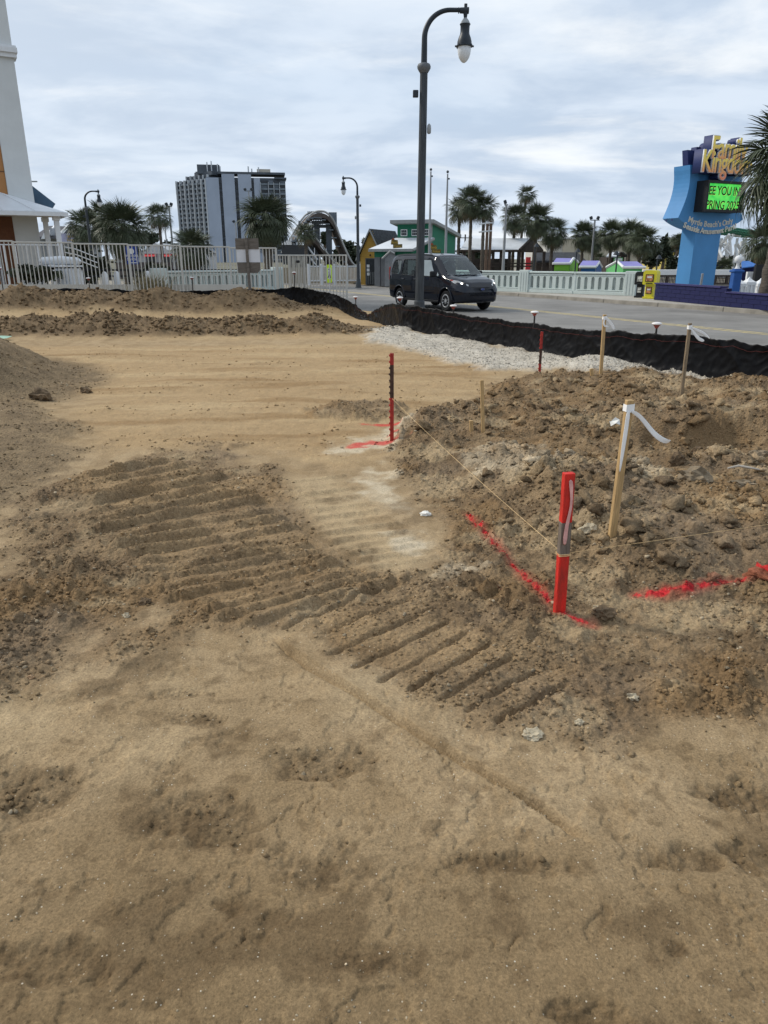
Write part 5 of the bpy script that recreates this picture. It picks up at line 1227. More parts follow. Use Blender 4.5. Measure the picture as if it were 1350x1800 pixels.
# ---- left corner building with porch
M_STUC = mat('white_stucco', (.62, .635, .63), .85, var=.05, scale=.8, bump=.1, bscale=60); M_ORNG = mat('orange_stucco', (.42, .20, .075), .85, var=.06, scale=.8, bump=.1, bscale=60); M_TRIM = mat('white_trim', (.70, .71, .72), .6, var=.04)
M_MROOF = mat('white_metal_roof', (.66, .69, .72), .4, var=.06, scale=1.0); M_BLUR = mat('blue_roof', (.055, .105, .16), .6, var=.1, scale=2); M_DGL = mat('dark_window', (.03, .035, .04), .15, var=.2, spec=.6)
def corner_building():
    P = at(54, 330, 34.0); e = thing('corner_building', 'white and orange corner tower with a white porch roof at the left edge', 'building', (P.x, P.y, -.3)); w = FRM_((.87, .5)); zz = lambda py, D=34: at(54, py, D).z + .3
    w.part('wall', M_STUC, e, -9, 0, 0, 9, 0, 17); w.part('pilaster', M_STUC, e, -.92, .06, -.12, .6, 0, 17)
    w.part('orange_panel', M_ORNG, e, -6.8, -.93, -.06, .1, 0, zz(165)); w.part('wall_joint', mat('joint_brown', (.16, .08, .04), .8), e, -6.8, -.94, -.068, .0, zz(305), zz(303))
    for (a, c, pr) in ((82, 86, .16), (86, 95, .22), (95, 103, .14)): w.part('cornice', M_TRIM, e, -9, .10 + pr * .5, -.12 - pr, .5, zz(c), zz(a))
    w.part('blue_awning_wall', M_BLUR, e, .05, .2, 1, 3, zz(372), zz(330)); w.prism('blue_roof', M_BLUR, e, [(.06, zz(323)), (.95, zz(356)), (.75, zz(368)), (.06, zz(357))], .4, 3.5)
    # shopfront below the porch
    w.part('shop_window', M_DGL, e, -3.4, -1.75, -.10, .02, 1.0, zz(372)); w.part('window_frame', M_TRIM, e, -3.5, -1.65, -.09, .0, zz(392), zz(388)); w.part('window_frame', M_TRIM, e, -1.73, -1.60, -.12, .0, .4, zz(372))
    w.part('brown_column', mat('brown_column', (.14, .055, .025), .8), e, -1.58, -.92, -.14, .0, 0, zz(370))
    b = MB(); b.lathe([(.30, 0), (.30, .02), (0, .02)], 20); o = b.build('round_decal', M_TRIM, e); o.location = w(-2.2, -.13, zz(411)); o.rotation_euler = (math.pi / 2, 0, 0)
    # porch roof: hip with a sloped sheet and fascia
    z0, z1 = zz(370, 31.5), zz(338, 34); V = [w(-9, -2.3, z0), w(.72, -2.3, z0), w(1.12, -1.5, z0 + .02), w(1.1, 0.6, z0 + .05), w(-1.4, -.1, z1), w(-9, -.1, z1 + .25)]
    b = MB(); b.add(V, [[0, 1, 4, 5], [1, 2, 4], [2, 3, 4]]); o = b.build('porch_roof', M_MROOF, e); o.modifiers.new('t', 'SOLIDIFY').thickness = .05
    for u in (-4.6, -3.0, -1.4, -.2): b = MB(); b.tube([w(u, -2.3, z0 + .02), w(min(u - .3, -1.4), -.1, z1 + .03)], .012, 4); b.build('roof_seam', M_TRIM, e)
    for (a, c) in ((V[0], V[1]), (V[1], V[2]), (V[2], V[3])):
        d = (c - a); an = math.atan2(d.y, d.x); b = MB(); b.box((0, 0, 0), (d.length + .02, .06, .16)); o = b.build('fascia', M_TRIM, e); o.location = (a + c) / 2 - Vector((0, 0, .09)); o.rotation_euler = (0, 0, an)
    b = MB(); b.add([w(-9, -2.2, z0 - .12), w(.7, -2.2, z0 - .12), w(1.0, .0, z0 - .12), w(-9, 0, z0 - .12)], [[0, 1, 2, 3]]); b.build('porch_ceiling', M_TRIM, e)
    for u, d in ((.60, -1.9), (.35, -.3)):
        b = MB(); w.box(b, u - .10, u + .10, d - .1, d + .1, 0, z0 - .15); b.build('porch_column', M_TRIM, e, bevel=.01); b = MB(); w.box(b, u - .14, u + .14, d - .14, d + .14, z0 - .32, z0 - .14); b.build('capital', M_TRIM, e, bevel=.01)
    # parapet rail and steps handrail
    for k in range(16): w.part('baluster', M_TRIM, e, -6.2 + k * .42, -6.2 + k * .42 + .06, -2.1, -2.04, .5, zz(431, 31.5))
    w.part('porch_rail', M_TRIM, e, -9, .5, -2.12, -2.02, zz(431, 31.5), zz(429, 31.5)); w.part('porch_floor', M_STUC, e, -9, .9, -2.3, 0, 0, .5)
    for h in (0, .22, .42): b = MB(); b.tube([w(.75, -1.9, zz(433, 31.5) - h), w(1.15, -2.2, zz(437, 31.5) - h), w(1.9, -2.6, zz(452, 31.5) - h)], .022, 6); b.build('handrail', M_TRIM, e)
corner_building()
# ---- things behind the left fence
M_BOXW = mat('white_plastic', (.66, .68, .70), .5, var=.05)
def white_boat():
    a, c = at(70, 460, 28.5), at(142, 460, 28.5); e = thing('white_bench', 'long white bench-like tank with rounded ends and slatted side, behind the fence', 'bench', ((a.x + c.x) / 2, 28.5, .15)); L_ = c.x - a.x; zt = a.z - .15
    b = MB(); b.tube([(-L_ / 2, 0, zt), (-L_ / 2 + .1, 0, zt + .03), (0, 0, zt + .05), (L_ / 2 - .1, 0, zt + .02), (L_ / 2, 0, zt - .02)], [.06, .13, .15, .13, .07], 12); b.build('padded_top', M_BOXW, e, 60)
    b = MB(); b.box((0, 0, zt - .16), (L_ * .96, .5, .06)); b.build('ledge', M_TRIM, e, bevel=.01); b = MB(); b.box((0, .1, zt - .24), (L_ * 1.3, .08, .08)); b.build('dark_rail', M_BLK, e)
    for k in range(7): b = MB(); b.box((-L_ * .08 + k * L_ * .085, 0, (zt - .25) / 2 + .05), (L_ * .075, .4, zt - .32)); b.build('side_slat', M_BOXW, e, bevel=.01)
white_boat()
tag(MB().box((0, 0, 0), (9, .12, .35)).build('low_wall', M_PICK, loc=(-9.5, 27.6, .55)), 'low cream kerb wall at the foot of the picket fence', 'wall')
def dark_rail():
    a = at(145, 470, 40); e = thing('dark_railing', 'dark wooden railing behind the picket fence under the blue sign', 'railing', (a.x, 40, 0))
    for z in (1.05, .75): b = MB(); b.box((4.2, 0, z), (8.8, .06, .08)); b.build('rail', M_BLK, e)
    for k in range(8): b = MB(); b.box((k * 1.2, 0, .5), (.10, .10, 1.2)); b.build('post', M_BLK, e)
dark_rail()
for k, px in enumerate((186, 207, 262)):
    p = at(px, 500, 36 + k); b = MB(); b.lathe([(.16, 0), (.16, .55), (.14, .85), (.08, 1.0), (0, 1.02)], 14); tag(b.build('white_bollard', M_TRIM, 50 and None, 50, loc=(p.x, p.y, .02)), ['leftmost white bollard behind the picket fence', 'middle white bollard left of the blue sign behind the fence', 'white bollard right of the blue sign behind the fence'][k], 'bollard', 'white bollards behind the fence')
def info_sign():
    p = at(232, 449, 33.5); e = thing('info_sign', 'blue rectangular sign with a white disc and white lettering behind the picket fence', 'sign', (p.x, p.y, 0)); m = 33.5 / 1.045 / 1280
    b = MB(); b.box((0, 0, p.z), (20 * m, .04, 29 * m)); b.build('panel', mat('sign_blue', (.012, .045, .26), .4, var=.05), e, bevel=.01)
    b = MB(); b.tube([(0, .05, 0), (0, .05, p.z)], .05, 8); b.build('post', M_BLK, e)
    b = MB(); b.lathe([(.115, 0), (.115, .01), (0, .01)], 24); o = b.build('emblem_disc', M_TRIM, e); o.location = (0, -.022, p.z + .17); o.rotation_euler = (math.pi / 2, 0, 0)
    for k, t in enumerate(('WITHERS', 'SWASH')): me = text_mesh(t, .135, .002); me.materials.append(M_TRIM); link('lettering', me, e, (0, -.024, p.z - .06 - .145 * k), (math.pi / 2, 0, 0))
    b = MB(); b.box((0, -.024, p.z - .30), (.36, .004, .025)); b.build('underline', M_TRIM, e)
info_sign()
M_OLDW = mat('weathered_plywood', (.155, .135, .115), .85, var=.2, scale=4, stretch=(1, 1, 6), bump=.2, bscale=30)
def board_sign():
    g = at(440, 512, 24.0); m = 24 / 1.045 / 1280; e = thing('board_sign', 'back of a weathered plank sign with white paper between two boards', 'sign', (g.x, g.y, g.z)); z = lambda py: at(440, py, 24).z - g.z
    b = MB(); b.box((0, -.05, z(418) / 2 - .2), (.085, .045, z(418) + .4)); o = b.build('post', M_OLDW, e, bevel=.005); o.rotation_euler = (0, R(-1.2), 0)
    b = MB(); b.box((-.02, 0, (z(419) + z(438)) / 2), (40 * m, .02, z(419) - z(438))); b.build('board', M_OLDW, e, bevel=.004)
    b = MB(); b.prism([(-20 * m, z(461)), (20 * m, z(461)), (20 * m, z(474)), (15 * m, z(480)), (-19 * m, z(480))], -.01, .012); b.build('board', M_OLDW, e)
    b = MB(); b.box((0, .012, (z(437) + z(470)) / 2), (39.5 * m, .004, z(437) - z(470))); b.build('paper', mat('white_paper', (.66, .67, .70), .7, var=.05, scale=3), e)
    for sx in (-.9, .9): b = MB(); b.tube([(sx * 19 * m, .0, z(474)), (sx * 19 * m, -.012, z(474))], .01, 6); b.build('nail', M_BLK, e)
board_sign()
# storefronts, roofs and billboard in the distance at left
def shop_row():
    p = at(250, 470, 85); e = thing('shop_row', 'low white shop row with red awnings seen through the fence', 'building', (p.x, 85, -.5)); m = 85 / 1.046 / 1280; z = lambda py: at(250, py, 85).z + .5; f = FRM_((1, 0)); u = lambda px: (px - 250) * m
    f.part('wall', mat('shop_wall', (.42, .43, .44), .8, var=.05), e, u(205), u(352), 0, 8, 0, z(440)); f.prism('gable_roof', mat('pale_gable', (.50, .51, .52), .8), e, [(u(256), z(440)), (u(276), z(427)), (u(298), z(440))], .2, 7); f.part('base', mat('shop_base', (.11, .09, .085), .8), e, u(205), u(352), -.1, .1, 0, z(461))
    for a, c in ((259, 275), (290, 302), (313, 321)):
        o = f.part('window', M_DGL, e, u(a), u(c), -.12, .05, z(461), z(451)); b = MB(); b.prism([(0, z(451)), (-.9, z(451)), (0, z(446.5))], u(a) - .1, u(c) + .1, lambda d, uu, zz: tuple(f(uu, d, zz))); b.build('awning', mat('red_awning', (.50, .035, .04), .7), e)
    f.part('coping', M_TRIM, e, u(205), u(352), -.15, 8, z(445.5), z(444.5))
shop_row()
def roof_row():
    p = at(95, 420, 120); e = thing('roof_row', 'row of dark shingled roofs behind the porch, with white gable trim', 'building', (p.x, 120, -.5)); m = 120 / 1.05 / 1280; z = lambda py: at(95, py, 120).z + .5; f = FRM_((1, 0)); u = lambda px: (px - 95) * m; MR = mat('grey_shingle', (.115, .115, .125), .9, var=.15, scale=.6)
    f.part('wall', mat('grey_siding', (.28, .29, .30), .8), e, u(60), u(142), 2, 8, 0, z(414)); f.slab('roof', MR, e, [(u(58), 0, z(416)), (u(144), 0, z(416)), (u(140), 5, z(396.5)), (u(66), 5, z(394.5))], .3)
    for px in (86, 107, 134): b = MB(); b.tube([f(u(px), -.4, z(414)), f(u(px - 4 if px > 100 else px - 6), 4.8, z(394))], .28, 5); b.build('gable_trim', M_TRIM, e)
    f.part('dormer', mat('dormer_grey', (.36, .38, .41), .8), e, u(89.5), u(94.5), 0, 3, z(414), z(401)); f.prism('dormer_gable', M_TRIM, e, [(u(74), z(420)), (u(80), z(410)), (u(85), z(420))], -.3, .1)
roof_row()
def billboard():
    p = at(124, 418, 75); e = thing('billboard', 'small pale purple billboard with yellow lettering between porch and palms', 'billboard', (p.x, 75, -.5)); m = 75 / 1.05 / 1280
    b = MB(); b.box((0, 0, p.z + .5), (30 * m, .25, 14 * m)); b.build('panel', mat('lilac_panel', (.42, .42, .58), .6, var=.3, scale=.8), e); me = text_mesh('Family', .36, .01); me.materials.append(mat('sign_yellow', (.75, .52, .10), .5)); link('lettering', me, e, (.25, -.14, p.z + .52), (math.pi / 2, 0, 0)); me = text_mesh('Kingdom', .34, .01); me.materials.append(MATS['sign_yellow']); link('lettering', me, e, (.3, -.14, p.z + .2), (math.pi / 2, 0, 0))
    for sx in (-.8, .8): b = MB(); b.tube([(sx, .1, 0), (sx, .1, p.z)], .09, 6); b.build('post', M_BLK, e)
    b = MB(); b.lathe([(.22, 0), (.10, .12), (.06, .3), (.03, .5)], 10, (.3, -.5, p.z + 1.0)); b.build('lamp', M_BLK, e)
billboard()
# ---- kiosks
M_YSID = mat('yellow_siding', (.50, .295, .060), .75, var=.08, scale=2); M_SHIN = mat('dark_shingle', (.050, .054, .062), .9, var=.35, scale=5, bump=.4, bscale=12); M_GREEN = mat('green_wall', (.016, .155, .088), .75, var=.08, scale=1.5); M_GTRM = mat('grey_trim', (.29, .30, .30), .75, var=.06); M_GRYW = mat('grey_planks', (.17, .175, .18), .8, var=.15, scale=3, stretch=(8, 8, 1))
KT, KN = Vector((.93, -.37, 0)), Vector((.37, .93, 0))
def yellow_kiosk():
    P = at(634, 499, 53.0); e = thing('yellow_kiosk', 'small yellow clapboard kiosk with a steep dark shingle roof', 'kiosk', (P.x, 53.0, -.1)); f = FRM_(KT); D = 53; z = lambda py: at(650, py, D).z + .1
    W = 1.62; Lk = 4.6; ze, zp = z(450), z(404); pk = .50
    # lapped boards, each its own course, cut to the gable
    nb = 26; bh = (zp - .08) / nb
    b = MB()
    for k in range(nb):
        a, c = k * bh, (k + 1) * bh; hw = W / 2 if a < ze else W / 2 * (1 - (a - ze) / (zp - ze))
        l, r = pk * W - hw * (pk / .5), pk * W + hw
        V = [f(l, -.035, a), f(r, -.035, a), f(r, -.008, c), f(l, -.008, c), f(l, .02, a), f(r, .02, a), f(r, .02, c), f(l, .02, c)]
        b.add(V, [[0, 1, 2, 3], [7, 6, 5, 4], [0, 4, 5, 1], [3, 2, 6, 7], [0, 3, 7, 4], [1, 5, 6, 2]])
    tag(b.build('siding', M_YSID, e), kind='stuff')
    f.prism('wall', M_YSID, e, [(0, 0), (W, 0), (W, ze), (pk * W, zp - .1), (0, ze)], .02, Lk)
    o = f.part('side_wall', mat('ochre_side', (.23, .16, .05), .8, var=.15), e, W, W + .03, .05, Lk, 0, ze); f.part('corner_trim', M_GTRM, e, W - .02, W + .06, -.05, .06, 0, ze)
    ov = .22
    f.slab('roof', M_SHIN, e, [(W + ov, -.3, ze - .22), (pk * W, -.3, zp + .05), (pk * W, Lk, zp + .05), (W + ov, Lk, ze - .22)], .06); f.slab('roof', M_SHIN, e, [(pk * W, -.3, zp + .052), (-ov, -.3, ze - .22), (-ov, Lk, ze - .22), (pk * W, Lk, zp + .052)], .06)
    for sgn, u1 in ((1, W + ov), (-1, -ov)): b = MB(); b.add([f(pk * W, -.33, zp + .07), f(u1, -.33, ze - .20), f(u1, -.33, ze - .34), f(pk * W, -.33, zp - .09), f(pk * W, -.27, zp + .07), f(u1, -.27, ze - .20), f(u1, -.27, ze - .34), f(pk * W, -.27, zp - .09)], [[0, 1, 2, 3], [7, 6, 5, 4], [0, 4, 5, 1], [2, 6, 7, 3], [1, 5, 6, 2], [0, 3, 7, 4]]); b.build('barge_board', M_GTRM, e)
    d = f.part('door', M_DGL, e, .42, 1.12, -.06, .0, 0, z(455)); f.part('door_frame', M_HOTD, e, .40, .46, -.075, .0, 0, z(454)); f.part('door_frame', M_HOTD, e, 1.08, 1.14, -.075, .0, 0, z(454)); f.part('door_frame', M_HOTD, e, .46, 1.08, -.075, .0, z(455.5), z(454))
    for k in range(3): f.part('notice', M_TRIM, e, .50, .70, -.068, -.061, z(470 + k * 7), z(465 + k * 7))
    for k in range(5): f.part('security_bar', M_GTRM, e, .50 + k * .13, .52 + k * .13, -.07, -.061, .05, z(478))
    b = MB(); b.lathe([(.06, 0), (.04, .1), (0, .12)], 8); o = b.build('wall_lamp', M_BLK, e); o.location = f(.77, -.09, z(450))
yellow_kiosk()
def green_kiosk():
    P = at(757, 499, 50.0); e = thing('green_kiosk', 'green ticket building with white metal roof and high shed roof behind the van', 'kiosk', (P.x, 50.0, -.1)); f = FRM_(KT); z = lambda py, D=50: at(757, py, D).z + .1
    Wf, Ls = 2.35, 5.4
    # upper volume: front at d=0 from u=-Wf..0, side wall at u=0
    zt0, zt1 = z(392), z(415, 55)
    b = MB(); V = [f(-Wf, 0, 0), f(0, 0, 0), f(0, Ls, 0), f(-Wf, Ls, 0), f(-Wf, 0, zt0), f(0, 0, zt0), f(0, Ls, zt1), f(-Wf, Ls, zt1)]; b.add(V, [[3, 2, 1, 0], [4, 5, 6, 7], [0, 1, 5, 4], [1, 2, 6, 5], [2, 3, 7, 6], [3, 0, 4, 7]]); b.build('wall', M_GREEN, e)
    f.slab('upper_roof', M_GTRM, e, [(-Wf - .35, -.45, zt0 + .20), (.28, -.45, zt0 + .20), (.28, Ls + .5, zt1 + .12), (-Wf - .35, Ls + .5, zt1 + .12)], .20)
    f.part('corner_trim', M_GTRM, e, -.14, .012, -.02, .10, 0, zt0 - .02); f.part('corner_trim', M_GTRM, e, -.06, .015, Ls - .1, Ls + .01, 0, zt1 - .05)
    for u in (-2.1, -1.35, -.62):
        w = f.part('window', M_TRIM, e, u, u + .44, -.05, .0, z(414.5), z(402.5)); zz0, zz1 = z(413.5), z(403.5)
        for i in range(3):
            for j in range(2): a = u + .04 + i * .125; h = (zz1 - zz0) / 2; f.part('pane', M_DGL, w, a, a + .11, -.062, -.04, zz0 + j * h + .012, zz0 + (j + 1) * h - .012)
    # lower front lean-to: white metal roof
    d0 = -1.55; zl, zh = z(437, 48.3), z(417.5); ul, ur = -3.75, .18
    f.slab('lower_roof', M_MROOF, e, [(ul, d0, zl), (ur - .9, d0, zl), (ur, -.02, zh), (-Wf - .1, -.02, zh)], .04)
    f.part('lower_fascia', M_GTRM, e, ul, ur - .9, d0 - .05, d0, zl - .17, zl + .0); b = MB(); b.tube([f(ur - .9, d0, zl - .08), f(ur, -.02, zh - .08)], .09, 6); b.build('verge_trim', M_GTRM, e)
    f.part('lower_wall', M_GREEN, e, ul + .3, ur - 1.0, d0 + .25, -.01, z(452, 48.5), zl - .02); f.part('grey_base', M_GRYW, e, ul + .3, ur - 1.0, d0 + .27, -.01, 0, z(452, 48.5) - .005)
    for u in (-3.05, -2.7, -1.9): f.part('batten', mat('dark_batten', (.05, .05, .055), .8), e, u, u + .05, d0 + .245, d0 + .26, 0, z(452, 48.5))
    # small pointed entrance hood
    zz = z(441, 48.0); b = MB(); b.tube([f(-2.75, d0 - .1, zz - .45), f(-2.2, d0 - .1, zz), f(-1.9, d0 - .1, zz - .15)], .07, 5); b.build('hood_trim', M_GTRM, e); f.prism('hood_gable', mat('pale_planks', (.22, .225, .23), .8, var=.1), e, [(-2.6, 0), (-1.8, 0), (-1.8, zz - .35), (-2.2, zz - .05), (-2.6, zz - .38)], d0 - .05, d0 + .2)
    # the two little wooden name boards
    MG = mat('board_olive', (.16, .12, .035), .7, var=.25, scale=6); MY = mat('board_gold', (.60, .40, .06), .6); MR_ = mat('board_red', (.32, .07, .03), .7)
    for (px0, pyt, D, nm) in ((690, 421, 47.7, 0), (758, 430, 48.2, 1)):
        m = D / 1.048 / 1280; c = at(px0 + 4, pyt + 8, D); s = bpy.data.objects.new('name_board', None); COL.objects.link(s); s.parent = e; s.location = c - e.location
        b = MB(); b.prism(round_poly([(-7 * m, -1 * m), (-6 * m, 7 * m), (-3 * m, 9 * m), (-1 * m, 7 * m), (5 * m, 6.5 * m), (6 * m, -1 * m)], .03, 2), -.03, .03); b.build('upper_board', MG, s)
        b = MB(); b.prism([(-3 * m, -7 * m), (13 * m, -6 * m), (13 * m, 0), (-3 * m, -.5 * m)], -.06, .0); b.build('lower_board', MG, s); b = MB(); b.prism([(-6 * m, 6.5 * m), (-3 * m, 10.5 * m), (0, 7.2 * m)], -.05, .02); b.build('ornament', MR_, s)
        me = text_mesh('Family', .17, .003, shear=.3); me.materials.append(MY); link('lettering', me, s, (-.5 * m, -.034, 1.2 * m), (math.pi / 2, 0, 0)); me = text_mesh('Tickets', .15, .003); me.materials.append(MY); link('lettering', me, s, (5 * m, -.064, -5.2 * m), (math.pi / 2, 0, 0))
green_kiosk()
def flagpole(label, px, pyt, D):
    c = at(px, pyt, D); e = thing('flagpole', label, 'flagpole', (c.x, D, -.1), 0, 'bare flagpoles by the green kiosk'); h = c.z + .1
    b = MB(); b.tube([(0, 0, 0), (0, 0, h * .5), (0, 0, h - .1)], [.085, .07, .04], 12); b.build('pole', mat('grey_pole', (.27, .28, .29), .5, var=.1, scale=2), e, 40)
    b = MB(); b.lathe([(.0, -.08), (.06, -.05), (.075, 0), (.06, .05), (0, .08)], 12, (0, 0, h)); b.build('ball', M_POLE, e, 60); b = MB(); b.box((.05, 0, h - .35), (.14, .06, .08)); b.build('truck', M_POLE, e)
flagpole('bare flagpole in front of the green kiosk, left and slightly taller', 757.5, 298, 46.0); flagpole('bare flagpole in front of the green kiosk, right of the pair', 787, 302, 44.0)
# ---- flume ride
def flume():
    D = 105; P = at(560, 470, D); e = thing('flume_ride', 'log flume ride with an arched brown and grey chute', 'ride', (P.x, D, -.5)); m = D / ray(560, 420)[1] / 1280
    X = lambda px: at(px, 420, D).x - P.x; Z = lambda py: at(560, py, D).z + .5
    MC = mat('chute_brown', (.105, .085, .072), .8, var=.3, scale=.5); ME = mat('chute_edge', (.36, .36, .345), .7); MS = mat('steel_grey', (.13, .155, .18), .6); MD = mat('machinery_dark', (.035, .038, .042), .7)
    def chute(pts, w, name):
        V = []; n = len(pts); b = MB()
        P3 = [Vector((X(a), dd, Z(c))) for a, c, dd in pts]
        # smooth the run
        Q = []
        for i in range(n - 1):
            p0, p1, p2, p3 = P3[max(i - 1, 0)], P3[i], P3[i + 1], P3[min(i + 2, n - 1)]
            for k in range(6):
                t = k / 6; Q.append(.5 * ((2 * p1) + (p2 - p0) * t + (2 * p0 - 5 * p1 + 4 * p2 - p3) * t * t + (3 * p1 - p0 - 3 * p2 + p3) * t ** 3))
        Q.append(P3[-1]); side = Vector((.45, -1, 0)).normalized() * w / 2
        b.add([q for p in Q for q in (p - side, p + side, p + side - Vector((0, 0, .55)), p - side - Vector((0, 0, .55)))], [[4 * i + j, 4 * i + (j + 1) % 4, 4 * i + 4 + (j + 1) % 4, 4 * i + 4 + j] for i in range(len(Q) - 1) for j in range(4)])
        b.build(name, MC, e)
        for s in (-1, 1): b = MB(); b.tube([p + side * s + Vector((0, 0, .25)) for p in Q], .13, 6); b.build('chute_edge', ME, e, 60)
        return Q
    Q = chute([(500, 448, -1), (520, 417, -1), (536, 392, -1), (546, 380, -.6), (558, 375.5, 0), (571, 379, .5), (583, 396, 1.5), (594, 425, 1), (606, 452, .5), (616, 468, 0), (632, 476, -.5)], 2.3, 'drop_chute')
    chute([(540, 415, 0), (551, 422, 0), (562, 436, 0), (576, 456, 0), (590, 472, 0)], 1.8, 'side_chute')
    for k in range(6, len(Q) - 4, 3): b = MB(); p = Q[k]; b.box(p + Vector((0, -1.0, -.6)), (.5, 3.0, .12)); b.build('cross_tie', MS, e)
    for px, t, b_ in ((577, 393, 480), (556, 393, 480), (537, 405, 480), (545, 400, 480)): b = MB(); b.box((X(px), 1.5, (Z(t) + Z(b_)) / 2), (.75, .75, Z(t) - Z(b_))); b.build('support_post', MS, e)
    for py in (390, 397): b = MB(); b.box((X(563), 1.5, Z(py)), (X(578) - X(545), .5, .4)); b.build('cross_beam', MS, e)
    for k in range(9): b = MB(); b.box((X(543 + k * 3), 0, Z(384)), (.12, .12, 1.8)); b.build('walkway_baluster', MS, e)
    for py in (380, 386, 391): b = MB(); b.box((X(556), 0, Z(py)), (X(570) - X(542), .1, .12)); b.build('walkway_rail', MS, e)
    b = MB(); b.box((X(522), 0, Z(448)), (X(545) - X(500), 6, Z(437) - Z(470))); b.build('machine_house', MD, e); b = MB(); b.prism([(X(495), Z(431)), (X(517), Z(420)), (X(517), Z(431))], -3, 3); b.build('canopy', M_TRIM, e)
    for k in range(7): b = MB(); b.tube([(X(520 + 4 * k), -2.6, Z(470)), (X(524 + 4 * k), -2.6, Z(420 + 5 * k))], .14, 5); b.build('stair_post', MS, e)
    for dz in (0, 1.0): b = MB(); b.tube([(X(518), -2.6, Z(418) + dz - .8), (X(534), -2.6, Z(424) + dz - .8), (X(560), -2.6, Z(470) + dz)], .12, 5); b.build('stair_rail', M_HFIN, e)
    b = MB(); b.box((X(584), 2, Z(383)), (1.1, .3, 1.6)); b.build('cage', MS, e); b = MB(); b.tube([(X(527), 0, Z(420)), (X(527), 0, Z(388))], .12, 5); b.build('mast', MS, e)
flume()
# white railing past the gate and the crossing sign
def rail_white():
    a, c = at(543, 500, 52), at(632, 498, 53); e = thing('white_railing', 'white pavement railing beyond the gate, left of the far lamp', 'railing', (a.x, a.y, -.1)); d = c - a; d.z = 0; L_ = d.length; f = FRM_((d.x, d.y))
    for z in (1.18, .25): f.part('rail', M_TRIM, e, 0, L_, -.03, .03, z, z + .08)
    for k in range(5): f.part('post', M_TRIM, e, L_ * k / 4 - .07, L_ * k / 4 + .07, -.07, .07, 0, 1.38)
    for k in range(36): f.part('picket', M_TRIM, e, L_ * (k + .5) / 36 - .015, L_ * (k + .5) / 36 + .015, -.015, .015, .3, 1.2)
rail_white()
tag(MB().box((0, 0, .55), (7.2, .3, 1.1)).build('tan_wall', mat('tan_block', (.34, .29, .21), .85), loc=(at(585, 480, 56).x, 56, -.1)), 'low tan wall behind the white pavement railing', 'wall')
def crossing_sign():
    p = at(579, 482, 33.0); m = 33 / 1.047 / 1280; e = thing('crossing_sign', 'bright yellow-green pedestrian crossing sign seen through the gate', 'sign', (p.x, 33, -.12)); z = lambda py: at(579, py, 33).z + .12
    b = MB(); b.prism(round_poly([(-4.5 * m, z(497)), (4.5 * m, z(497)), (4.5 * m, z(465)), (-4.5 * m, z(465))], .06), -.02, .02); b.build('panel', mat('fluorescent_yellow', (.62, .85, .03), .5, var=.03), e)
    b = MB(); b.prism([(-2.8 * m, z(490)), (2.8 * m, z(490)), (2.8 * m, z(471.5)), (-2.8 * m, z(471.5))], -.026, .0); b.build('white_field', M_TRIM, e)
    b = MB(); b.prism([(-2 * m, z(472.5)), (2 * m, z(472.5)), (0, z(475.5))], -.031, .0); b.build('yield_mark', M_BLK, e); b = MB(); b.lathe([(.03, 0), (.03, .01)], 10); o = b.build('pictogram', M_BLK, e); o.location = (0, -.03, z(478.5)); o.rotation_euler = (math.pi / 2, 0, 0)
    b = MB(); b.prism([(-.02, z(480)), (.03, z(480)), (.05, z(484)), (.07, z(488.5)), (.03, z(488.5)), (0, z(485)), (-.05, z(488.5)), (-.08, z(488.5)), (-.03, z(484))], -.031, .0); b.build('pictogram', M_BLK, e)
    b = MB(); b.box((0, 0, .04), (.5, .3, .10)); b.build('base', M_TRIM, e, bevel=.02); b = MB(); b.tube([(0, .03, 0), (0, .03, z(470))], .03, 6); b.build('stem', M_TRIM, e)
crossing_sign()
# ---- park buildings behind the balustrade
M_DWD = mat('dark_timber', (.055, .043, .036), .85, var=.25, scale=3)
def pavilion():
    D = 74; P = at(913, 470, D); e = thing('picnic_pavilion', 'open timber pavilion with a white metal roof behind the palms', 'pavilion', (P.x, D, -.4)); X = lambda px, d=D: at(px, 440, d).x - P.x; Z = lambda py, d=D: at(913, py, d).z + .4
    b = MB(); V = [(X(809), 0, Z(441)), (X(913), 0, Z(441)), (X(944), 3.0, Z(419.5)), (X(826), 3.0, Z(419.5)), (X(976), 6, Z(441))]; b.add(V, [[0, 1, 2, 3]]); o = b.build('roof', M_MROOF, e); o.modifiers.new('t', 'SOLIDIFY').thickness = .12
    b = MB(); b.add([V[1], V[4], V[2]], [[0, 1, 2]]); o = b.build('gable', M_DWD, e); o.modifiers.new('t', 'SOLIDIFY').thickness = .12
    b = MB(); b.tube([V[0], V[1]], .12, 5); b.build('eave_beam', M_DWD, e); b = MB(); b.tube([V[1], V[4]], .12, 5); b.build('eave_beam', M_DWD, e); b = MB(); b.tube([Vector(V[1]) + Vector((0, -.1, .1)), Vector(V[2]) + Vector((0, -.1, .15)), Vector(V[4]) + Vector((0, -.1, .1))], .12, 5); b.build('barge_board', M_DWD, e)
    for px in (816, 833, 850, 868, 882, 897, 913): b = MB(); b.box((X(px), .3, Z(441) / 2), (.26, .26, Z(441))); b.build('post', M_DWD, e)
    for px in (934, 955, 974): b = MB(); b.box((X(px), 4.5, Z(441) / 2), (.26, .26, Z(441))); b.build('post', M_DWD, e)
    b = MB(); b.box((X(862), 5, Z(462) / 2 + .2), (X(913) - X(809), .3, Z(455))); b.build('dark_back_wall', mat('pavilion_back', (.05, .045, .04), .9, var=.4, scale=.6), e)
    for z in (463, 468): b = MB(); b.box((X(880), -.1, Z(z)), (X(975) - X(812), .1, .12)); b.build('handrail', M_DWD, e)
pavilion()
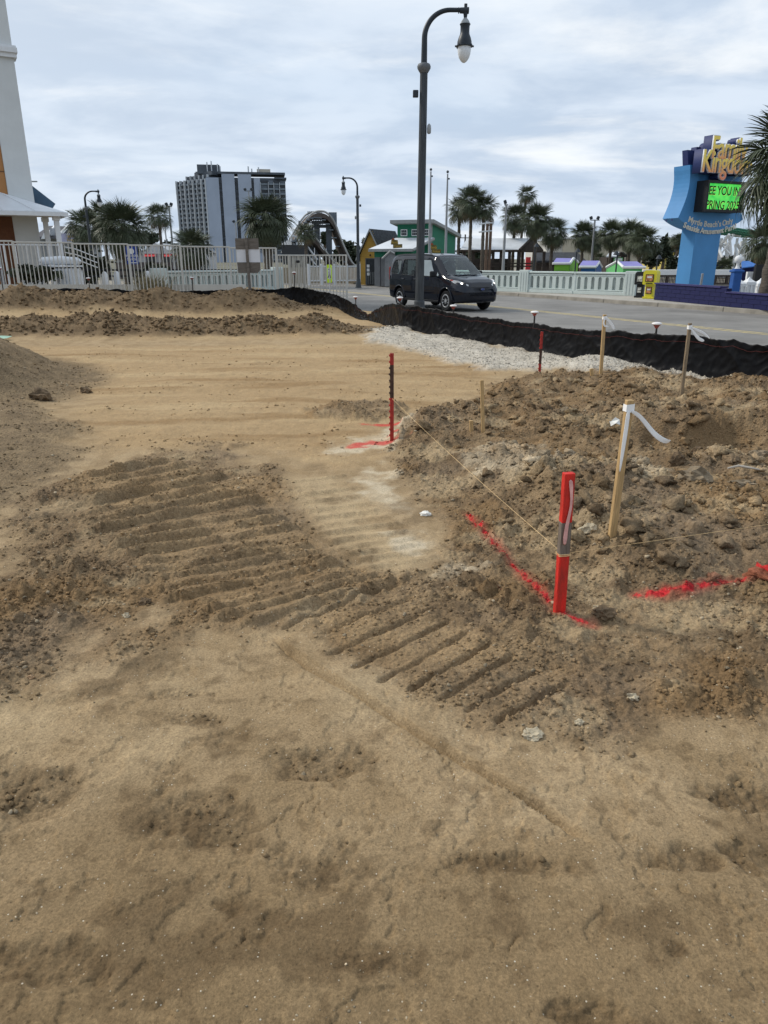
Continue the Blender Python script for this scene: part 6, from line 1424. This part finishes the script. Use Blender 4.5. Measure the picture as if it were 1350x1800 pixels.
def post_pair():
    D = 66; P = at(857, 470, D); e = thing('timber_posts', 'pair of tall brown timber posts with cross arms left of the pavilion', 'post', (P.x, D, -.4)); X = lambda px: at(px, 440, D).x - P.x; Z = lambda py: at(857, py, D).z + .4; MB_ = mat('brown_timber', (.13, .085, .06), .85, var=.2, scale=3)
    for px, py in ((855, 391), (861, 389)): b = MB(); b.box((X(px), 0, Z(py) / 2), (.22, .22, Z(py))); b.build('post', MB_, e)
    for py in (394, 408): b = MB(); b.tube([(X(840), -.1, Z(py)), (X(863), -.1, Z(py) + .1)], .06, 5); b.build('cross_arm', M_HFIN, e)
post_pair()
def hall():
    D = 118; P = at(1050, 470, D); e = thing('beige_hall', 'large plain beige hall behind the stalls', 'building', (P.x, D, -.4)); X = lambda px: at(px, 440, D).x - P.x; Z = lambda py: at(1050, py, D).z + .4; MH = mat('beige_metal', (.44, .40, .31), .8, var=.05, scale=.3); f = FRM_((1, 0))
    f.part('wall', MH, e, X(990), X(1128), 0, 20, 0, Z(419.5)); f.part('side_wing', mat('ribbed_white', (.52, .51, .47), .7), e, X(962), X(990), .5, 18, 0, Z(424)); f.part('eave', M_GTRM, e, X(989), X(1129), -.15, 20, Z(420.3), Z(419))
    for px in (1010, 1035, 1060, 1085, 1110): f.part('seam', mat('beige_seam', (.36, .33, .25), .8), e, X(px), X(px) + .12, -.03, .1, 0, Z(421))
hall()
def dark_shed():
    D = 88; P = at(990, 470, D); e = thing('long_shed', 'long dark-roofed shed behind the purple stalls', 'building', (P.x, D, -.4)); X = lambda px: at(px, 440, D).x - P.x; Z = lambda py: at(990, py, D).z + .4; f = FRM_((1, 0)); f.slab('roof', M_SHIN, e, [(X(943), -.5, Z(458)), (X(1030), -.5, Z(458)), (X(1027), 3, Z(443)), (X(950), 3, Z(443))], .2); f.part('wall', M_DWD, e, X(945), X(1027), .1, 4, 0, Z(458)); f.part('red_board', MATS['red_awning'], e, X(923), X(931), -1, -.8, .5, Z(452))
dark_shed()
def stall(label, D, wall, roofc, pts, side):
    """pts: eave-left, ridge-left, ridge-right(apex), eave-right, wall bottom (px, py)"""
    (el, rl, rr, er), yb = pts; P = at(el[0], yb, D); e = thing('park_stall', label, 'stall', (P.x, D, -.4), 0, 'purple roofed stalls'); A = lambda p, d: at(p[0], p[1], D + d) - Vector((P.x, D, -.4)); zb = 0
    E1, R1, R2, E2 = A(el, 0), A(rl, 2.0), A(rr, 2.0), A(er, 4.0 if side > 0 else 0)
    if side > 0:      # roof on the left, gable on the right
        G = A((rr[0] - (rr[0] - el[0]) * .16, el[1]), 0); b = MB(); b.add([E1, G, R2, R1], [[0, 1, 2, 3]]); o = b.build('roof', roofc, e); o.modifiers.new('t', 'SOLIDIFY').thickness = .10
        b = MB(); b.add([(G.x, G.y, 0), (E2.x, E2.y, 0), E2 - Vector((0, 0, .1)), R2 - Vector((0, 0, .1)), G - Vector((0, 0, .1))], [[0, 1, 2, 3, 4]]); b.build('gable_wall', wall, e)
        b = MB(); b.add([(E1.x + .2, .15, 0), (G.x, G.y + .05, 0), (G.x, G.y + .05, G.z - .1), (E1.x + .2, .15, E1.z - .1)], [[0, 1, 2, 3]]); b.build('front_wall', wall, e); b = MB(); b.tube([G, R2, E2], .10, 5); b.build('barge_board', M_TRIM, e); b = MB(); b.tube([E1, G], .10, 5); b.build('fascia', M_TRIM, e); c0 = (E1 + G) / 2; w_ = (G - E1).length
    else:             # gable on the left, roof on the right
        G = A((rl[0] + (er[0] - rl[0]) * .22, er[1]), 0); E0 = A(el, 3.0); RL = A(rl, 1.6); RR = A(rr, 2.4); b = MB(); b.add([G, E2, RR, RL], [[0, 1, 2, 3]]); o = b.build('roof', roofc, e); o.modifiers.new('t', 'SOLIDIFY').thickness = .10
        b = MB(); b.add([(E0.x, E0.y, 0), (G.x, G.y, 0), G - Vector((0, 0, .1)), RL - Vector((0, 0, .1)), E0 - Vector((0, 0, .1))], [[0, 1, 2, 3, 4]]); b.build('gable_wall', wall, e); b = MB(); b.add([(G.x, G.y + .05, 0), (E2.x - .2, E2.y + .1, 0), (E2.x - .2, E2.y + .1, E2.z - .1), (G.x, G.y + .05, G.z - .1)], [[0, 1, 2, 3]]); b.build('front_wall', wall, e); b = MB(); b.tube([E0, RL, G], .10, 5); b.build('barge_board', M_TRIM, e); b = MB(); b.tube([G, E2], .10, 5); b.build('fascia', M_TRIM, e); c0 = (G + E2) / 2; w_ = (E2 - G).length
    b = MB(); b.box((c0.x, c0.y + .02, c0.z * .45), (w_ * .62, .10, c0.z * .42)); b.build('counter_opening', M_HOTD, e)
M_PUR = mat('purple_roof', (.22, .20, .50), .5, var=.06, scale=1); M_LIME = mat('lime_wall', (.17, .42, .035), .7, var=.05); M_GRN2 = mat('mint_wall', (.12, .42, .14), .7, var=.05); M_BLUW = mat('blue_wall', (.015, .085, .24), .7, var=.06)
stall('purple-roofed lime green stall, leftmost behind the balustrade', 60, M_LIME, M_PUR, (((971, 463), (978, 453.5), (1008, 454), (1016.5, 461)), 475), 1)
stall('purple-roofed dark blue stall, middle one behind the balustrade', 58, M_BLUW, M_PUR, (((1018, 469), (1024, 460.5), (1053, 460.5), (1058, 469)), 478), 1)
stall('purple-roofed mint green stall with a wide gable, rightmost behind the balustrade', 55, M_GRN2, M_PUR, (((1066, 470), (1085, 459.5), (1120, 459.5), (1135, 470)), 480), -1)
def brown_hut():
    D = 82; P = at(1085, 470, D); e = thing('brown_hut', 'dark brown hut with a white roof and small sign before the beige hall', 'hut', (P.x, D, -.4)); X = lambda px: at(px, 440, D).x - P.x; Z = lambda py: at(1085, py, D).z + .4; f = FRM_((1, 0)); f.part('wall', M_DWD, e, X(1069), X(1099), 0, 3, 0, Z(452)); f.prism('gable', M_DWD, e, [(X(1080), Z(452)), (X(1092), Z(443)), (X(1103), Z(450))], -.2, 0.1)
    f.slab('roof', M_MROOF, e, [(X(1065), -.4, Z(450)), (X(1084), -.4, Z(450)), (X(1093), .8, Z(442.5)), (X(1076), .8, Z(443))], .12); f.slab('roof', M_SHIN, e, [(X(1093), -.4, Z(442.5)), (X(1104), -.4, Z(450)), (X(1104), 2, Z(450)), (X(1093), 2, Z(442.5))], .12); f.part('sign_board', M_GRN2, e, X(1079), X(1095), -.3, -.2, Z(459), Z(453)); f.part('sign_face', M_TRIM, e, X(1080.5), X(1093.5), -.32, -.3, Z(458), Z(454))
brown_hut()
def yellow_house():
    D = 130; P = at(1177, 470, D); e = thing('yellow_house', 'far yellow house with an arched window among dark trees', 'house', (P.x, D, -.4)); X = lambda px: at(px, 440, D).x - P.x; Z = lambda py: at(1177, py, D).z + .4; f = FRM_((1, 0)); f.part('wall', mat('pale_yellow', (.55, .46, .13), .8, var=.05), e, X(1166), X(1186), 0, 10, 0, Z(440)); f.slab('roof', M_SHIN, e, [(X(1164), -.6, Z(440)), (X(1188), -.6, Z(440)), (X(1184), 5, Z(433)), (X(1168), 5, Z(433))], .3)
    b = MB(); arch = [(X(1169), Z(452)), (X(1176), Z(452)), (X(1176), Z(446))] + [((X(1169) + X(1176)) / 2 + (X(1176) - X(1169)) / 2 * math.cos(t), Z(446) + .36 * math.sin(t)) for t in np.linspace(.3, 2.8, 7)] + [(X(1169), Z(446))]; b.prism(arch, -.1, .1); b.build('arched_window', M_DGL, e); f.part('sill', M_TRIM, e, X(1168), X(1177), -.2, 0, Z(453), Z(452))
yellow_house()
def floodlight(label, px, pyt, D, heads):
    c = at(px, pyt, D); e = thing('floodlight_pole', label, 'light pole', (c.x, D, -.4)); h = c.z + .4; m = D / 1.05 / 1280
    b = MB(); b.tube([(0, 0, 0), (0, 0, h)], [.13, .08], 8); b.build('pole', MATS['grey_pole'], e, 50); b = MB(); b.box((0, 0, h - .05), (max(abs(q) for q in heads) * 2 * m + .1, .08, .08)); b.build('crossbar', M_POLE, e)
    for q in heads: b = MB(); b.box((q * m, 0, h + .16), (4.5 * m, .3, .30), 0, Matrix.Rotation(.35 if q > 0 else -.35, 3, 'Y')); b.build('floodlight', M_POLED, e, bevel=.04)
floodlight('floodlight pole left of the tallest thin palm', 890, 359, 62, [-2]); floodlight('twin floodlight pole above the palms by the beige hall', 1046, 386, 78, [-7, 5]); floodlight('twin floodlight pole between the slim palm and the hotel', 297, 362, 80, [-4, 4]); floodlight('small twin light pole left of the hotel, lower of two', 290, 398, 110, [-2, 2])
floodlight('slim light pole in front of the hotel\'s pale slab', 414, 391, 120, [-3]); floodlight('tall light pole in front of the hotel\'s right fins', 437, 335, 110, [-6, 5])
def utility(label, px, pyt, D): 
    c = at(px, pyt, D); e = thing('utility_pole', label, 'pole', (c.x, D, -.4)); h = c.z + .4; b = MB(); b.tube([(0, 0, 0), (0, 0, h)], [.16, .11], 8); b.build('pole', M_DWD, e, 50); b = MB(); b.box((0, 0, h - .5), (2.2, .12, .12)); b.build('cross_arm', M_DWD, e)
utility('utility pole behind the right palms of the beige hall', 1105, 420, 110); utility('utility pole right of the green kiosk', 818, 412, 120); utility('utility pole behind the hall pair of palms', 1055, 402, 140)
def thin_lamp(label, px, pyt, D, side):
    c = at(px, pyt, D); e = thing('path_lamp', label, 'street lamp', (c.x, D, -.4)); h = c.z + .4; m = D / 1.05 / 1280; b = MB(); b.tube([(0, 0, 0), (0, 0, h - .1)], .05, 6); b.build('post', M_POLED, e); b = MB(); b.lathe([(.03, .25), (.10, .2), (.22, 0), (.0, -.02)], 10, (side * 2 * m, 0, h - .25)); b.build('shade', M_POLED, e)
thin_lamp('thin black path lamp between the lime and blue stalls', 1014, 437, 56, 1); thin_lamp('thin black path lamp before the mint stall', 1086, 441, 50, -1); thin_lamp('thin black path lamp left of the sign post', 1157, 448, 52, 1); thin_lamp('white topped path lamp in front of the pavilion gable', 941, 428, 62, 1)
c = at(48, 319, 90); e = thing('arm_lamp', 'flat headed lamp arm beside the white tower', 'street lamp', (c.x - 1.2, 90, -.4)); b = MB(); b.tube([(0, 0, 0), (0, 0, c.z + .3), (1.6, 0, c.z + .45)], .08, 6); b.build('pole', M_POLE, e); b = MB(); b.box((1.9, 0, c.z + .4), (.8, .3, .14)); b.build('lamp_head', M_GREYP, e, bevel=.04)

# ================================================================== RIGHT: NEWS BOXES, LOW WALL, PARK SIGN
def news_box(label, px, pyb, D_, body, w, h, face):
    g = gp(px, pyb, SWZ); e = thing('newspaper_box', label, 'newspaper box', g, _a + .15)
    b = MB(); b.box((0, 0, .04), (w * .85, w * .8, .08)); b.build('base', body, e, bevel=.012); b = MB(); b.box((0, 0, h * .28), (w * .62, w * .62, h * .46)); b.build('pedestal', body, e, bevel=.03); b = MB(); b.prism(round_poly([(-w / 2, h * .50), (w / 2, h * .50), (w / 2, h * .93), (w * .36, h), (-w * .36, h), (-w / 2, h * .93)], .05, 3), -w * .46, w * .46); b.build('cabinet', body, e)
    for (z, hh, ww) in ((h * .73, h * .26, w * .62), (h * .30, h * .25, w * .44)):
        d = -w * .47 if z > h * .5 else -w * .32
        b = MB(); b.box((0, d, z), (ww, .02, hh)); o = b.build('display_window', M_BLK, e, bevel=.006); b = MB(); b.box((0, d - .012, z), (ww * .8, .004, hh * .84)); b.build('poster', face, o); b = MB(); b.box((0, d - .016, z + hh * .12), (ww * .55, .004, hh * .22)); b.build('poster_block', M_TRIM, o)
    b = MB(); b.box((w * .47, 0, h * .73), (.02, w * .5, h * .24)); b.build('side_poster', face, e); b = MB(); b.box((0, -w * .48, h * .545), (w * .5, .05, .03)); b.build('handle', M_BLK, e, bevel=.008)
M_POST = mat('poster_print', (.45, .20, .08), .5, var=.8, scale=14); M_POSTG = mat('poster_grey', (.42, .42, .40), .5, var=.7, scale=16)
news_box('black newspaper box at the end of the white balustrade', 1124, 523, 0, M_BLK, .46, 1.08, M_POSTG); news_box('bright yellow newspaper box beside the black one', 1141, 525, 0, mat('box_yellow', (.66, .58, .035), .45, var=.05), .56, 1.16, M_POST)
M_NAVY = mat('navy_painted_block', (.006, .008, .060), .75, var=.12, scale=3, bump=.25, bscale=16)
LA, LB = gp(1149, 527, SWZ), gp(1336, 545, SWZ)
def low_wall():
    d = LB - LA; e = thing('planter_wall', 'low navy blue block wall below the park sign', 'wall', LA); f = FRM_((d.x, d.y)); L_ = d.length; u1 = L_ * .66
    # coursed blocks, each its own piece
    bh, bl = .155, .62; m = {}
    for r_ in range(4):
        top = r_ == 3
        x = 0.0; k = 0
        while x < L_ + 2.5:
            l = bl if not (k == 0 and r_ % 2) else bl / 2
            if not (top and x > u1):
                key = round(l, 2)
                if key not in m: q = MB(); f.box(q, .004, l - .004, 0, .22, .003, bh - .003); o = q.build('block', M_NAVY, e, bevel=.006); m[key] = o.data
                else: o = link('block', m[key], e)
                o.location = f(x, 0, r_ * bh)
            x += l; k += 1
    f.part('coping', mat('navy_coping', (.035, .032, .12), .6), e, -.03, u1, -.04, .30, 4 * bh + .002, 4 * bh + .06); f.part('coping', MATS['navy_coping'], e, u1 + .3, L_ + 2.5, -.04, .30, 3 * bh + .002, 3 * bh + .05)
low_wall()
p = gp(1227, 531, SWZ); b = MB(); b.tube([(0, 0, 0), (.03, 0, 1.05)], .045, 10); b.lathe([(.05, 0), (.045, .03), (0, .04)], 10, (.03, 0, 1.04)); tag(b.build('steel_bollard', MATS['grey_pole'], smooth=50, loc=p), 'slim grey steel pipe standing before the navy wall', 'bollard')
p = gp(1352, 548, SWZ)
def pillar():
    D = 32.0; c = at(1290, 512, D); e = thing('globe_pillar', 'blue pillar topped with a white globe lamp right of the sign post', 'pillar', (c.x, D, .1)); z = lambda py: at(1290, py, D).z - .1; BM = mat('pillar_blue', (.018, .085, .30), .7, var=.08, scale=2)
    b = MB(); b.box((0, 0, z(476) / 2), (.34, .34, z(476))); b.build('shaft', BM, e, bevel=.02); b = MB(); b.box((0, 0, z(476.5)), (.46, .46, .10)); b.build('cap', BM, e, bevel=.03); b = MB(); b.box((0, 0, z(474)), (.30, .30, .08)); b.build('cap', BM, e, bevel=.02)
    b = MB(); b.lathe([(.12, 0), (.08, .05), (.06, .2), (.09, .24), (.09, .28)], 12, (0, 0, z(472.5))); b.build('lamp_neck', M_TRIM, e, 50); r = .165; b = MB(); b.lathe([(r * math.cos(t), r * math.sin(t)) for t in np.linspace(-1.5, 1.5, 14)], 24, (0, 0, z(456))); b.build('globe', M_TRIM, e, 80)
pillar()
# boardwalk railing, tents, white barrier
def boardwalk():
    D = 42; a = at(1150, 490, D); e = thing('boardwalk_railing', 'dark timber boardwalk railing behind the navy wall', 'railing', (a.x, D, -.2)); z = lambda py: at(1150, py, D).z + .2; X = lambda px: at(px, 490, D).x - a.x
    for py in (485, 499): b = MB(); b.box((X(1225), 0, z(py)), (X(1300) - X(1150), .12, .10)); b.build('rail', M_DWD, e)
    b = MB(); b.box((X(1225), .3, z(503)), (X(1300) - X(1150), .8, .18)); b.build('deck', mat('deck_grey', (.20, .18, .16), .85, var=.2), e)
    for k in range(60): b = MB(); b.box((X(1150 + k * 2.5), 0, (z(485) + z(499)) / 2), (.035, .05, z(485) - z(499))); b.build('baluster', M_DWD, e)
    for k in range(8): b = MB(); b.box((X(1152 + k * 21), 0, z(484) / 2), (.14, .14, z(484))); b.build('post', M_DWD, e)
boardwalk()
for k, (px, py, lb) in enumerate(((1301, 489, 'left peaked white tent behind the blue pillar'), (1318, 486.5, 'middle peaked white tent behind the blue pillar'), (1338, 489, 'right peaked white tent beside the palm trunk'))):
    D = 36 + k * .3; c = at(px, py, D); e = thing('white_tent', lb, 'tent', (c.x, D, .0), .1, 'peaked white tents'); h = c.z; m = D / 1.045 / 1280; w = 8.5 * m; M_T = mat('tent_fabric', (.70, .71, .72), .7, var=.03)
    ze = h - 9 * m; pts = []
    b = MB(); n = 5; V = []
    for i in range(n): t = i / (n - 1); r = w * (1 - t) ** 1.6 + .015; zz = ze + (h - ze) * t; V += [(-r, -r, zz), (r, -r, zz), (r, r, zz), (-r, r, zz)]
    b.add(V, [[4 * i + j, 4 * i + (j + 1) % 4, 4 * i + 4 + (j + 1) % 4, 4 * i + 4 + j] for i in range(n - 1) for j in range(4)]); b.build('canopy', M_T, e); b = MB(); b.box((0, 0, ze - .06), (2 * w + .02, 2 * w + .02, .14)); b.build('valance', M_T, e); b = MB(); b.box((0, 0, ze / 2 - .07), (2 * w - .06, 2 * w - .06, ze - .12)); b.build('side_sheet', M_T, e)
    for sx in (-1, 0, 1): b = MB(); b.box((sx * (w - .04), -w + .0, ze / 2), (.05, .05, ze)); b.build('leg', M_TRIM, e)
D = 62; c = at(1220, 481, D); tag(MB().box((0, 0, 0), (9.2, .3, .62)).build('white_barrier', M_TRIM, bevel=.03, loc=(c.x + .4, D, c.z)), 'long white barrier behind the boardwalk railing', 'barrier')
D = 50; c = at(1315, 463, D); e = thing('blue_booth', 'small booth with a blue roof behind the palm at the right', 'booth', (c.x, D, -.2)); f = FRM_((1, 0)); f.part('wall', M_NAVY, e, -.3, .5, 0, 1.2, 0, c.z); f.slab('roof', mat('bright_blue_roof', (.05, .16, .45), .6), e, [(-.5, -.3, c.z - .05), (.55, -.3, c.z + .08), (.4, .8, c.z + .35), (-.1, .8, c.z + .35)], .06); f.part('white_front', M_TRIM, e, -.5, .2, -1.2, -1.0, 0, c.z - .3)
D = 48; c = at(1337, 490, D); tag(MB().box((0, 0, 0), (1.9, .3, 1.3)).build('dark_fence_screen', M_BLK, loc=(c.x + .5, D, c.z + .2)), 'dark screen fence between the palm trunks at the right', 'fence')
def coaster():
    D = 95; P = at(1285, 470, D); e = thing('roller_coaster', 'white lattice roller coaster supports with green track', 'ride', (P.x, D, -.4)); X = lambda px: at(px, 440, D).x - P.x; Z = lambda py: at(1285, py, D).z + .4; MW = mat('coaster_white', (.70, .71, .71), .6, var=.04); MG = mat('coaster_green', (.03, .14, .085), .6)
    rs = random.Random(3)
    T = [(1250, 406), (1268, 404), (1290, 406), (1310, 409), (1330, 411), (1350, 410)]
    for dd in (0, 1.6, 3.2):
        for s in (0, 1.1): b = MB(); b.tube([(X(a), dd + s * .5, Z(c + dd * 1.2) + s * .25) for a, c in T], .16, 6); b.build('track', MG, e, 60)
        for k in range(18): px = 1252 + k * 5.3; b = MB(); b.box((X(px), dd + .3, Z(np.interp(px, [t[0] for t in T], [t[1] for t in T]) + dd * 1.2)), (.12, 1.1, .25)); b.build('track_tie', MG, e)
    L_ = [((1249, 410), (1275, 458)), ((1253, 410), (1279, 458)), ((1258, 412), (1270, 452)), ((1275, 412), (1266, 452)), ((1280, 412), (1289, 450)), ((1291, 416), (1286, 452)), ((1262, 412), (1255, 462)), ((1247, 430), (1262, 462)), ((1247, 440), (1250, 462)), ((1303, 428), (1320, 446)), ((1303, 430), (1299, 462)), ((1316, 424), (1308, 458)), ((1301, 455), (1320, 440)), ((1320, 418), (1318, 460)), ((1331, 440), (1328, 460)), ((1246, 455), (1265, 452)), ((1298, 462), (1318, 452)), ((1290, 412), (1316, 414)), ((1269, 416), (1283, 446)), ((1285, 414), (1270, 448)), ((1264, 430), (1284, 430)), ((1250, 425), (1262, 440)), ((1246, 448), (1258, 436)), ((1305, 440), (1318, 432))]
    for k, (a, c) in enumerate(L_): b = MB(); b.tube([(X(a[0]), rs.uniform(-.5, 3), Z(a[1])), (X(c[0]), rs.uniform(-.5, 3), Z(c[1]))], .17 if k < 12 else .11, 6); b.build('strut', MW, e, 60)
    for px in (1249, 1262, 1275, 1290, 1303, 1318, 1330): b = MB(); b.tube([(X(px), 1.5, 0), (X(px), 1.5, Z(418))], .16, 6); b.build('support_post', MW, e, 60)
    b = MB(); b.box((X(1255), -1, Z(470)), (X(1268) - X(1243), .3, Z(461) - Z(480))); b.build('dark_screen', M_NAVY, e)
coaster()
def park_sign():
    D = 34.0; BL = mat('sign_blue_paint', (.065, .24, .50), .6, var=.05, scale=1.2, bump=.05, bscale=8); BD = mat('sign_navy', (.022, .035, .125), .6, var=.08)
    P = at(1177, 505, D); e = thing('park_sign', 'tall blue amusement park pylon sign with a green message screen', 'sign', (P.x, D, -.1)); f = FRM_((.905, .425)); z = lambda py, px=1194: at(px, py, D).z + .1
    W, T = 3.95, .90
    def zz(py): return z(py)
    zb, zt = zz(396), zz(289)
    # head: curved sides, bowed bottom; profile in (u, z)
    H = zt - zb; n = 12; left = []; right = []
    for i in range(n + 1):
        t = i / n; w = .50 - .115 * math.sin(t * math.pi * .62 + .25) ** 1.0 * (1 if 1 else 0); left.append((-W * w + W / 2 * 0, zb + .12 * (1 - t) + H * t)); right.append((W * w, zb + .12 * (1 - t) + H * t))
    def wid(t): return W * (.50 - .105 * math.sin(min(1, t * 1.05) * math.pi * .72))
    left = [(-wid(i / n), zb + .30 + (H - .30) * i / n) for i in range(n + 1)]; right = [(wid(i / n), zb + .30 + (H - .30) * i / n) for i in range(n + 1)]
    bot = [(-wid(0) + 2 * wid(0) * i / 16, zb + .30 - .50 * math.sin(math.pi * i / 16) ** .8) for i in range(1, 16)]
    prof = left[::-1] + bot + right; cu = wid(0)
    b = MB(); b.prism(prof, 0, T, lambda u, d, w: tuple(f(u + cu, d, w))); b.build('head', BL, e)
    f.part('post', BL, e, cu - .78, cu + .78, .05, T - .05, 0, zb + .2); f.part('post_foot', BD, e, cu - .45, cu + .45, .10, T - .1, -.3, 0)
    # screen
    s0, s1, h0, h1 = .85, 3.15, zz(372), zz(317)
    sc = f.part('screen_box', M_BLK, e, s0 + .08, s1 - .08, -.40, .1, h0 + .08, h1 - .08); [f.part('screen_frame', M_BLK, sc, a_, b_, -.62, .05, c_, d_) for a_, b_, c_, d_ in ((s0, s0 + .10, h0, h1), (s1 - .10, s1, h0, h1), (s0 + .10, s1 - .10, h0, h0 + .10), (s0 + .10, s1 - .10, h1 - .10, h1))]
    lit = bpy.data.materials.new('led_green'); lit.use_nodes = True; nt = lit.node_tree; bs = nt.nodes['Principled BSDF']; tc = nt.nodes.new('ShaderNodeTexCoord'); wv = nt.nodes.new('ShaderNodeTexNoise'); wv.inputs['Scale'].default_value = 2.2; wv.inputs['Detail'].default_value = 2; nt.links.new(tc.outputs['Object'], wv.inputs['Vector']); rp_ = nt.nodes.new('ShaderNodeValToRGB'); rp_.color_ramp.elements[0].position = .35; rp_.color_ramp.elements[0].color = (.0, .42, .06, 1); rp_.color_ramp.elements[1].position = .65; rp_.color_ramp.elements[1].color = (.10, .68, .09, 1); nt.links.new(wv.outputs[0], rp_.inputs[0]); nt.links.new(rp_.outputs[0], bs.inputs['Emission Color']); bs.inputs['Emission Strength'].default_value = .62; bs.inputs['Base Color'].default_value = (.01, .03, .01, 1)
    f.part('screen_face', lit, sc, s0 + .101, s1 - .101, -.42, -.402, h0 + .101, h1 - .101)
    rot = math.atan2(f.T.y, f.T.x); hh = (h1 - h0)
    def txt(name, s, size, u, d, zv, m, parent, ext=.01, sx=1.0, space=1.0, tilt=0, off=0.0, align='CENTER'):
        me = text_mesh(s, size, ext, align, space=space, off=off); me.materials.append(m); o = link(name, me, parent, f(u, d, zv), (math.pi / 2, 0, rot)); o.scale = (sx, 1, 1)
        if tilt: o.rotation_euler = (Matrix.Rotation(rot, 3, 'Z') @ Matrix.Rotation(math.pi / 2, 3, 'X') @ Matrix.Rotation(tilt, 3, 'Z')).to_euler()
        return o
    LT = mat('led_text_dark', (.004, .03, .008), .6); LY = mat('led_text_glow', (.2, .3, .05), .6, emit=((.45, .85, .12), .6))
    uc = (s0 + s1) / 2
    for k, t in enumerate(('SEE YOU IN', 'SPRING 2025')):
        zv = h1 - .10 - hh * .36 - k * hh * .46
        txt('screen_text', t, hh * .40, uc + .02, -.424, zv - .015, LY, sc, .001, .84, .95, off=.004); txt('screen_text', t, hh * .40, uc, -.427, zv, LT, sc, .001, .84, .95, off=.008)
    # curved slogan
    MS = mat('slogan_cream', (.68, .64, .54), .6)
    for (line, size, z0, bow, half) in (("Myrtle Beach's Only", .335, zz(389), .20, 1.38), ('Seaside Amusement Park!', .33, zz(398.5), .27, 1.66)):
        n = len(line); ws = [.30 if c in "il'!t " else (.85 if c in 'mMBOSAP' else .60) for c in line]; tot = sum(ws); acc = 0
        for c, w in zip(line, ws):
            q = (acc + w / 2) / tot * 2 - 1; acc += w
            if c == ' ': continue
            o = txt('slogan_letter', c, size, cu + q * half, -.004, z0 - bow * (1 - q * q), MS, e, .012, 1.0, tilt=math.atan(2 * bow * q / half) if half else 0, off=.006)
    # name letters: navy backing plate, extruded, gold and orange face
    ND = bpy.data.materials.new('letter_face'); ND.use_nodes = True; nt = ND.node_tree; bs = nt.nodes['Principled BSDF']; tc = nt.nodes.new('ShaderNodeTexCoord'); sp = nt.nodes.new('ShaderNodeSeparateXYZ'); nt.links.new(tc.outputs['Generated'], sp.inputs[0]); rr = nt.nodes.new('ShaderNodeValToRGB'); rr.color_ramp.elements[0].position = .15; rr.color_ramp.elements[0].color = (.78, .26, .13, 1); rr.color_ramp.elements[1].position = .72; rr.color_ramp.elements[1].color = (.88, .68, .13, 1); nt.links.new(sp.outputs[1], rr.inputs[0]); nt.links.new(rr.outputs[0], bs.inputs['Base Color']); bs.inputs['Roughness'].default_value = .5
    MWH = mat('letter_side_white', (.72, .73, .76), .5)
    for (word, size, u, zv, sp_) in (('Family', 1.22, 1.86, zz(284.0) + .12, .92), ('Kingdom', 1.20, 1.86, zz(305) + .05, .92)):
        wd = bpy.data.objects.new('name_word', None); COL.objects.link(wd); wd.parent = e
        txt('letter_backing', word, size, u, -.30, zv, BD, wd, .22, .74, sp_, off=.05); txt('letter_side', word, size, u, -.52, zv, MWH, wd, .07, .74, sp_, off=.030); txt('letter_face', word, size, u, -.60, zv, ND, wd, .012, .74, sp_, off=.012)
    f.prism('crown_board', BD, e, [(.42, zt - .3), (.22, zz(262)), (1.3, zz(263)), (1.25, zz(254)), (3.2, zz(256)), (3.3, zz(290)), (3.2, zt - .3)], .15, .45); f.prism('crown_block', BD, e, [(.75, zz(263)), (.78, zz(255)), (1.12, zz(255)), (1.2, zz(263))], .2, .5)
    b = MB(); b.lathe([(.24, 0), (.24, .25), (.20, .28), (0, .28)], 18); o = b.build('crown_ball', BD, e, 40); o.location = f(1.22, .3, zz(258)); o.rotation_euler = (math.pi / 2, 0, rot); b = MB(); b.lathe([(.16, 0), (.16, .06), (0, .08)], 16); o = b.build('dot', MWH, e, 40); o.location = f(3.1, -.35, zz(258)); o.rotation_euler = (math.pi / 2, 0, rot)
    for u, py in ((.1, 386), (.35, 386.5)): b = MB(); b.lathe([(.05, 0), (.05, .012), (0, .015)], 10); o = b.build('bolt', BD, e); o.location = f(cu - wid(0) - .0, .2 + u * 1.3, zz(py)); o.rotation_euler = (0, -math.pi / 2, rot)
park_sign()
